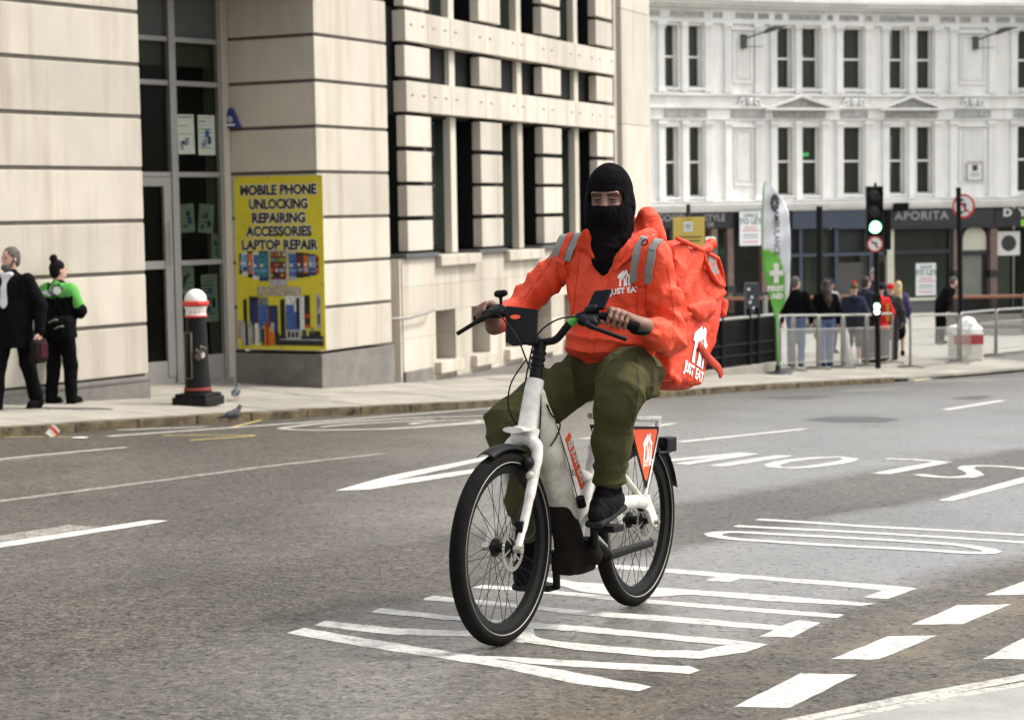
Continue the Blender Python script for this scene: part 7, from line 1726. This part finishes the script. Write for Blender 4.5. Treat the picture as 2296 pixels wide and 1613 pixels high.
def person(p, deg, H, label, top, legs, hair, skin, group=None, shoes=None, arms=None, stride=0., lean=0., coat=0., hairstyle='short', hat=None, skirt=False, wide=1., bare=0., bob=None, head_yaw=0., cell=.013, sit=0.):
    """p foot point; deg heading (0 = away from the camera, 90 = to the right, 180 = towards it)"""
    a = math.radians(deg); f = Vector((math.sin(a), math.cos(a), 0)); r = Vector((f.y, -f.x, 0)); k = H/1.75
    o = thing('person', p, label, 'person', group)
    def P(x, y, z):                                   # x right, y forward, z up
        yy = y+lean*max(0, z-.9); return p+(r*x+f*yy+Z*(z-sit*min(1, max(0, z-.1)/.5)))*k
    R3 = [list(r), list(f), list(Z)]; S = lambda *v: tuple(x*k for x in v)
    ay = math.radians(deg+head_yaw); hf_ = Vector((math.sin(ay), math.cos(ay), 0)); hr_ = Vector((hf_.y, -hf_.x, 0)); hc = P(0, .01, 1.635); HR_ = [list(hr_), list(hf_), list(Z)]
    Hh = lambda x, y, z: hc+(hr_*x+hf_*y+Z*z)*k
    arms = arms or {}
    el = {s: arms.get('e%d' % s, (s*.255*wide, -.03, 1.13)) for s in (-1, 1)}; wr = {s: arms.get('w%d' % s, (s*.265*wide, .06, .88)) for s in (-1, 1)}
    st = {1: stride, -1: -stride}
    kn = {s: P(s*.10, st[s]*.5+.02, .49) for s in (-1, 1)}; an = {s: P(s*.10, st[s]-.02, .085) for s in (-1, 1)}
    # body: one surface
    im = Imp(); im.ell(hc+Z*.018*k, S(.075, .092, .108), HR_, k=.02).ell(Hh(0, .028, -.055), S(.056, .062, .062), HR_, k=.03)
    im.cap(Hh(0, .092, .008), Hh(0, .108, -.022), .010*k, .014*k, k=.012); im.cap(Hh(-.022, .09, -.062), Hh(.022, .09, -.062), .009*k, k=.01)
    for s in (-1, 1): im.ell(Hh(s*.078, -.005, -.005), S(.012, .02, .03), HR_, k=.008); im.ell(Hh(s*.03, .094, .012), S(.016, .012, .009), HR_, k=.004, sub=True)
    im.cap(Hh(0, -.01, -.07), P(0, -.01, 1.45), .056*k, .062*k, k=.03); im.ell(P(0, 0, 1.28), S(.16*wide, .10, .18), R3, k=.05); im.ell(P(0, 0, .97), S(.155*wide, .105, .13), R3, k=.06)
    for s in (-1, 1):
        im.chain([P(s*.18*wide, 0, 1.40), P(*el[s]), P(*wr[s])], [.05*k, .042*k, .03*k], k=.03)
        im.chain([P(s*.09, 0, .92), kn[s], an[s]], [.082*k, .058*k, .04*k], k=.03); im.chain([an[s], an[s]+(f*.13-Z*.045)*k], [.038*k, .03*k], k=.02)
    ex = []
    V, F = hand_mesh()
    for s in (-1, 1):
        e_, w_ = P(*el[s]), P(*wr[s]); dz = (e_-w_).normalized(); fy = (f-dz*f.dot(dz)).normalized(); rx = fy.cross(dz)*1.
        M = np.array([list(rx), list(fy), list(dz)]); V2 = V.copy()
        if s < 0: V2[:, 0] *= -1
        ex.append((V2*k*1.02@M+np.array(w_), F if s > 0 else F[:, ::-1]))
    imp_build(im, 'body', skin, o, cell, None, ex)
    for s in (-1, 1):
        mb = MB(); c = Hh(s*.03, .083, .012); mb.lathe([(.011*k*math.sin(t), -.011*k*math.cos(t)) for t in [q*math.pi/6 for q in range(7)]], c, hf_, 8); mb.build('eye', M_DARKLENS, o, smooth=True)
    # top
    im = Imp(); im.ell(P(0, 0, 1.28), S(.205*wide, .135, .21), R3, k=.06).ell(P(0, .0, 1.04), S(.195*wide, .14, .19), R3, k=.08)
    for s in (-1, 1):
        im.chain([P(s*.165*wide, 0, 1.40), P(*el[s]), P(*wr[s])+(P(*el[s])-P(*wr[s]))*.08], [.078*k, .066*k, .05*k], k=.04)
    im.cap(P(0, -.01, 1.45), P(0, .0, 1.475), .085*k, .07*k, k=.03)
    if coat:
        im.chain([P(0, 0, 1.0), P(0, -.01, .92-coat)], [.165*k*wide, .20*k*wide], k=.05, flat=(list(f), .78)); im.ell(P(0, 0, .92-coat-.18), S(.4, .4, .16), R3, k=.01, sub=True)
    if bob: bob(im, P, k)
    ds = lambda Q: -.010*np.clip(1-np.abs(nz(Q*np.array([1., 1., .5]), 17., 1))*1.7, -.5, 1)+.004*nz(Q, 30., 2)
    to = imp_build(im, 'coat' if coat else 'jacket', top, o, cell*.85, ds)
    # legs
    if skirt:
        im = Imp(); im.chain([P(0, 0, .98), P(0, 0, .55)], [.15*k, .17*k], k=.05, flat=(list(f), .8)); imp_build(im, 'skirt', legs, o, cell, ds)
    else:
        im = Imp(); im.ell(P(0, 0, .96), S(.175*wide, .125, .12), R3, k=.06)
        for s in (-1, 1): e = an[s]+(kn[s]-an[s])*bare; im.chain([P(s*.092, 0, .93), kn[s], e-Z*.03*k], [.10*k, .078*k, .066*k], k=.035)
        imp_build(im, 'trousers', legs, o, cell*.9, ds)
    for s in (-1, 1):
        im = Imp(); h0 = an[s]-Z*.035*k; im.chain([h0-f*.03*k, h0+f*.05*k, h0+f*.15*k-Z*.008*k], [.046*k, .047*k, .036*k], k=.03); im.cap(an[s]+Z*.02*k, h0+f*.03*k, .048*k, k=.02); im.box(h0+(f*.06-Z*.037)*k, S(.04, .135, .012), R3, .01, k=.01); imp_build(im, 'shoe', shoes or C_BLK, o, .011)
    # hair or hat
    im = Imp()
    if hat is None or hairstyle == 'long':
        im.ell(Hh(0, -.018, .042), S(.086, .098, .096), HR_, k=.02); im.ell(Hh(0, -.05, -.02), S(.078, .06, .08), HR_, k=.03); im.ell(Hh(0, .085, -.05), S(.075, .05, .085), HR_, k=.01, sub=True); im.ell(Hh(0, .11, .0), S(.062, .045, .075), HR_, k=.01, sub=True)
        if hairstyle == 'long': im.chain([Hh(0, -.06, .02), Hh(0, -.10, -.12), Hh(.01, -.13, -.28), Hh(.02, -.145, -.40)], [.08*k, .085*k, .075*k, .035*k], k=.04, flat=(list(hf_), .6))
        if hairstyle == 'bun': im.ell(Hh(0, -.06, .15), S(.052, .05, .055), HR_, k=.015)
        if hairstyle == 'beard': im.ell(Hh(0, .055, -.088), S(.062, .056, .05), HR_, k=.02); im.cap(Hh(-.055, .03, -.06), Hh(-.075, .0, 0), .02*k, .012*k, k=.02); im.cap(Hh(.055, .03, -.06), Hh(.075, .0, 0), .02*k, .012*k, k=.02); im.ell(Hh(0, .108, -.062), S(.02, .02, .008), HR_, k=.004, sub=True)
        imp_build(im, 'hair', hair, o, .0085, lambda Q: .003*nz(Q, 90., 9))
    if hat is not None:
        im = Imp(); im.ell(Hh(0, -.012, .055), S(.092, .106, .095), HR_, k=.02); im.ell(Hh(0, 0, -.05), S(.3, .3, .07), HR_, k=.01, sub=True); ho = imp_build(im, 'hat', hat[0], o, .009)
        if len(hat) > 1: im = Imp(); im.ell(Hh(0, -.03, .155), S(.045, .045, .04), HR_, k=.01); imp_build(im, 'bobble', hat[1], ho, .008); im = Imp(); im.ell(Hh(.02, -.09, .085), S(.045, .03, .04), HR_, k=.01); imp_build(im, 'hat_patch', hat[1], ho, .008)
    return o, P, r, f, k
# ---- left: man in a dark overcoat striding past, partly out of the picture
pm = pav(36, 917); o, P, r, f, k = person(pm, 196, 1.74, 'bearded man in a black overcoat and white shirt striding at the left edge', C_BLK, C_BLK, H_GREY, SKIN_A, coat=.20, hairstyle='beard', wide=1.17, stride=.26, head_yaw=24, arms={'e-1': (-.31, -.05, 1.12), 'w-1': (-.33, .02, .83), 'e1': (.30, -.1, 1.12), 'w1': (.30, -.05, .86)}, cell=.011)
im = Imp(); im.chain([P(.01, .095, 1.43), P(.02, .122, 1.30), P(.03, .128, 1.16), P(.035, .122, 1.04)], [.05*k, .062*k, .045*k, .02*k], k=.03, flat=(list(f), .3)); im.cap(P(-.04, .08, 1.47), P(.05, .09, 1.46), .03*k, k=.02); imp_build(im, 'shirt', C_WHITE, o, .009)
hb = P(-.335, .06, .70); im = Imp(); im.box(hb-Z*.06, (.055, .12, .13), [list(r), list(f), list(Z)], .05, k=.02); bg_ = imp_build(im, 'holdall', cl('black_leather', (.012, .009, .009)), None, .012, lambda Q: .006*nz(Q, 25., 3)); tag(bg_, 'dark bag with maroon flap held by the bearded man', 'bag')
im = Imp(); im.box(hb-Z*.05+r*-.062, (.012, .09, .10), [list(r), list(f), list(Z)], .03, k=.01); imp_build(im, 'red_flap', cl('maroon', (.035, .005, .009)), bg_, .010)
w0 = pav(4, 918); mb = MB(); mb.tube([w0, w0+Vector((-.12, .05, .85))], .013, 8); tag(mb.build('walking_stick', M_SIG), 'thin black walking stick touching the pavement at the left edge', 'stick')
# ---- woman with a bun in green and black uniform jacket
pw_ = pav(140, 904)
o, P, r, f, k = person(pw_, 28, 1.62, 'woman with a hair bun in a green and black jacket, seen from behind', C_BLK, C_BLK, H_DARK, SKIN_A, hairstyle='bun', wide=1.14, stride=.07, head_yaw=25, arms={'e-1': (-.25, .08, 1.12), 'w-1': (-.10, .24, 1.10), 'e1': (.28, .06, 1.14), 'w1': (.12, .26, 1.08)}, coat=.06, cell=.011)
im = Imp(); im.ell(P(0, 0, 1.36), (.218*k*1.14, .148*k, .125*k), [list(r), list(f), list(Z)], k=.04)
for s, e_ in ((-1, (-.25, .08, 1.12)), (1, (.28, .06, 1.14))): im.chain([P(s*.19, 0, 1.40), P(*e_)], [.086*k, .074*k], k=.05)
im.cap(P(0, -.01, 1.45), P(0, 0, 1.46), .09*k, .08*k, k=.03); gy = imp_build(im, 'green_yoke', C_GREEN, o, .010, lambda Q: .004*nz(Q, 22., 4))
BY = bvh_of(gy) if 'bvh_of' in globals() else None
def bvh_of2(o_):
    b_ = world_loc(o_); return BVHTree.FromPolygons([v.co+b_ for v in o_.data.vertices], [q.vertices[:] for q in o_.data.polygons])
BY = bvh_of2(gy)
def castp(px, py, bvh):
    d = ray(px, py).normalized(); h = bvh.ray_cast(Vector((0, 0, EYE)), d, 60.); return (h[0], h[1]) if h[0] is not None else (None, None)
for j in range(3):
    h, n = castp(112+j*4, 650+j*4, BY)
    if h is not None: mb = MB(); mb.cbox(h-Vector((0, .006, 0)), .11-.02*j, .004, .008, Matrix.Rotation(-.25, 3, 'Y')); mb.build('back_print', M_BOARD, gy)
h, n = castp(128, 651, BY)
if h is not None:
    mb = MB()
    for q in range(4):
        a = q*math.pi/4; u_ = Vector((math.cos(a), 0, math.sin(a))); v_ = Vector((-math.sin(a), 0, math.cos(a))); mb.box(h-u_*.05-v_*.011-Vector((0, .012+.001*q, 0)), u_*.10, (0, .004, 0), v_*.022)
    mb.build('badge_cross', M_BOARD, gy); mb = MB(); mb.lathe([(0, 0), (.068, 0), (.068, .004), (0, .004)], h-Vector((0, .004, 0)), (0, -1, 0), 18); mb.build('badge', PC['black'], gy)
# shoulder bag on her hip
bc = P(.20, -.17, .93); im = Imp(); R3 = [list(r), list(f), list(Z)]; im.box(bc, (.13, .085, .145), R3, .06, k=.03).box(bc+Z*.02-f*.08, (.085, .04, .075), R3, .03, k=.02)
sb_ = imp_build(im, 'shoulder_bag', C_BLK, None, .011, lambda Q: .005*nz(Q, 30., 8)); tag(sb_, 'black shoulder bag with pale zips on the hip of the woman in green', 'bag')
for dz, dx in ((.10, -.03), (.03, .05)): mb = MB(); c = bc+Z*dz+r*dx-f*.125; mb.tube([c-r*.07-Z*.02, c+Z*.008, c+r*.06+Z*.012], .008, 6); mb.build('zip', M_GALV, sb_, smooth=True)
mb = MB(); mb.tube([P(.19, -.12, 1.05), P(.10, -.165, 1.25), P(-.02, -.165, 1.40), P(-.09, -.08, 1.49)], .02, 6, flat=(.3, 1.)); mb.build('strap', C_BLK, sb_, smooth=True)
mb = MB(); mb.cbox(P(.12, -.13, .86), .05, .01, .012); mb.build('belt_tag', M_GALV, sb_)
# ---- people behind the barriers
gp = 'people waiting behind the barriers'
person(pav(1785, 821), 20, 1.80, 'man with cropped hair in a black jacket and jeans beside the flag', C_BLK, C_DENIM, H_GREY, SKIN_A, gp, wide=1.12, head_yaw=35)
person(pav(1852, 821), -8, 1.76, 'woman with long brown hair in a black jacket and jeans behind the barriers', C_BLK, C_DENIM, H_BROWN, SKIN_A, gp, hairstyle='long', wide=1.08, stride=.08)
def hood(im, P, k): im.ell(P(0, -.12, 1.45), (.13*k, .08*k, .07*k), None, k=.03)
person(pav(1915, 816), 10, 1.68, 'person in a red and green bobble hat and dark jacket with bare legs', C_NAVY, C_DKGREY, H_BROWN, SKIN_A, gp, hat=(cl('hat_green', (.02, .12, .05)), C_RED), bare=.9, bob=hood, wide=1.05, shoes=C_WHITE)
person(pav(1942, 812), 60, 1.82, 'brown-haired person in a navy coat behind the bobble hat', C_NAVY, C_NAVY, H_BROWN, SKIN_A, gp)
person(pav(1961, 800), 175, 1.98, 'tall person in a grey knitted hat facing the road behind the signal', C_NAVY, C_NAVY, H_DARK, SKIN_A, gp, hat=(C_GREY,))
o, P, r, f, k = person(pav(1973, 813), -5, 1.66, 'person in a red coat with yellow straps behind the signal pole', C_RED, C_DKGREY, H_DARK, SKIN_A, gp, coat=.12, hat=(C_BLK,), stride=.1)
for x in (-.13, .13): mb = MB(); mb.box(P(x-.03, -.19, .95), r*.06*k, f*.02, Z*.40*k); mb.build('yellow_strap', cl('yellow_strap', (.45, .30, .04)), o)
person(pav(1997, 806), 12, 1.66, 'person in a red cap and dark coat between the signal and the blonde woman', C_DKGREY, C_DKGREY, H_DARK, SKIN_A, gp, hat=(C_RED,))
person(pav(2014, 797), 14, 1.70, 'blonde woman with long hair in a purple coat and short black skirt', C_PURPLE, C_BLK, H_BLOND, SKIN_A, gp, hairstyle='long', coat=.10, skirt=True, wide=.98, stride=.05, cell=.014)
q = Vector((at(1862, 700, 46.).x, 46., 0)); q.z = zp(q.x, q.y); person(q, 150, 1.70, 'person in a grey coat half hidden behind the long-haired woman', C_GREY, C_NAVY, H_DARK, SKIN_B, gp, hat=(C_NAVY, C_NAVY))
q = Vector((at(2108, 700, 51.).x, 51., 0)); q.z = zp(q.x, q.y); person(q, 70, 1.72, 'person in black bending over the railing by the empty shop', C_BLK, C_BLK, H_GREY, SKIN_A, gp, lean=.55)
im = Imp(); b0_ = pav(1896, 819); im.ell(b0_+Z*.30, (.11, .09, .30), k=.05).ell(b0_+Z*.62+Vector((.02, 0, 0)), (.05, .05, .14), k=.08)
wb_ = imp_build(im, 'carrier_bag', mat('white_plastic', (.62, .61, .57), .5, bump=.3, bscale=20.), None, .016, lambda Q: .014*nz(Q, 18., 3)); tag(wb_, 'white plastic carrier bag standing behind the barriers beside bare legs', 'bag')
print('objects', len(bpy.data.objects), 'tris', sum(len(m.polygons) for m in bpy.data.meshes))
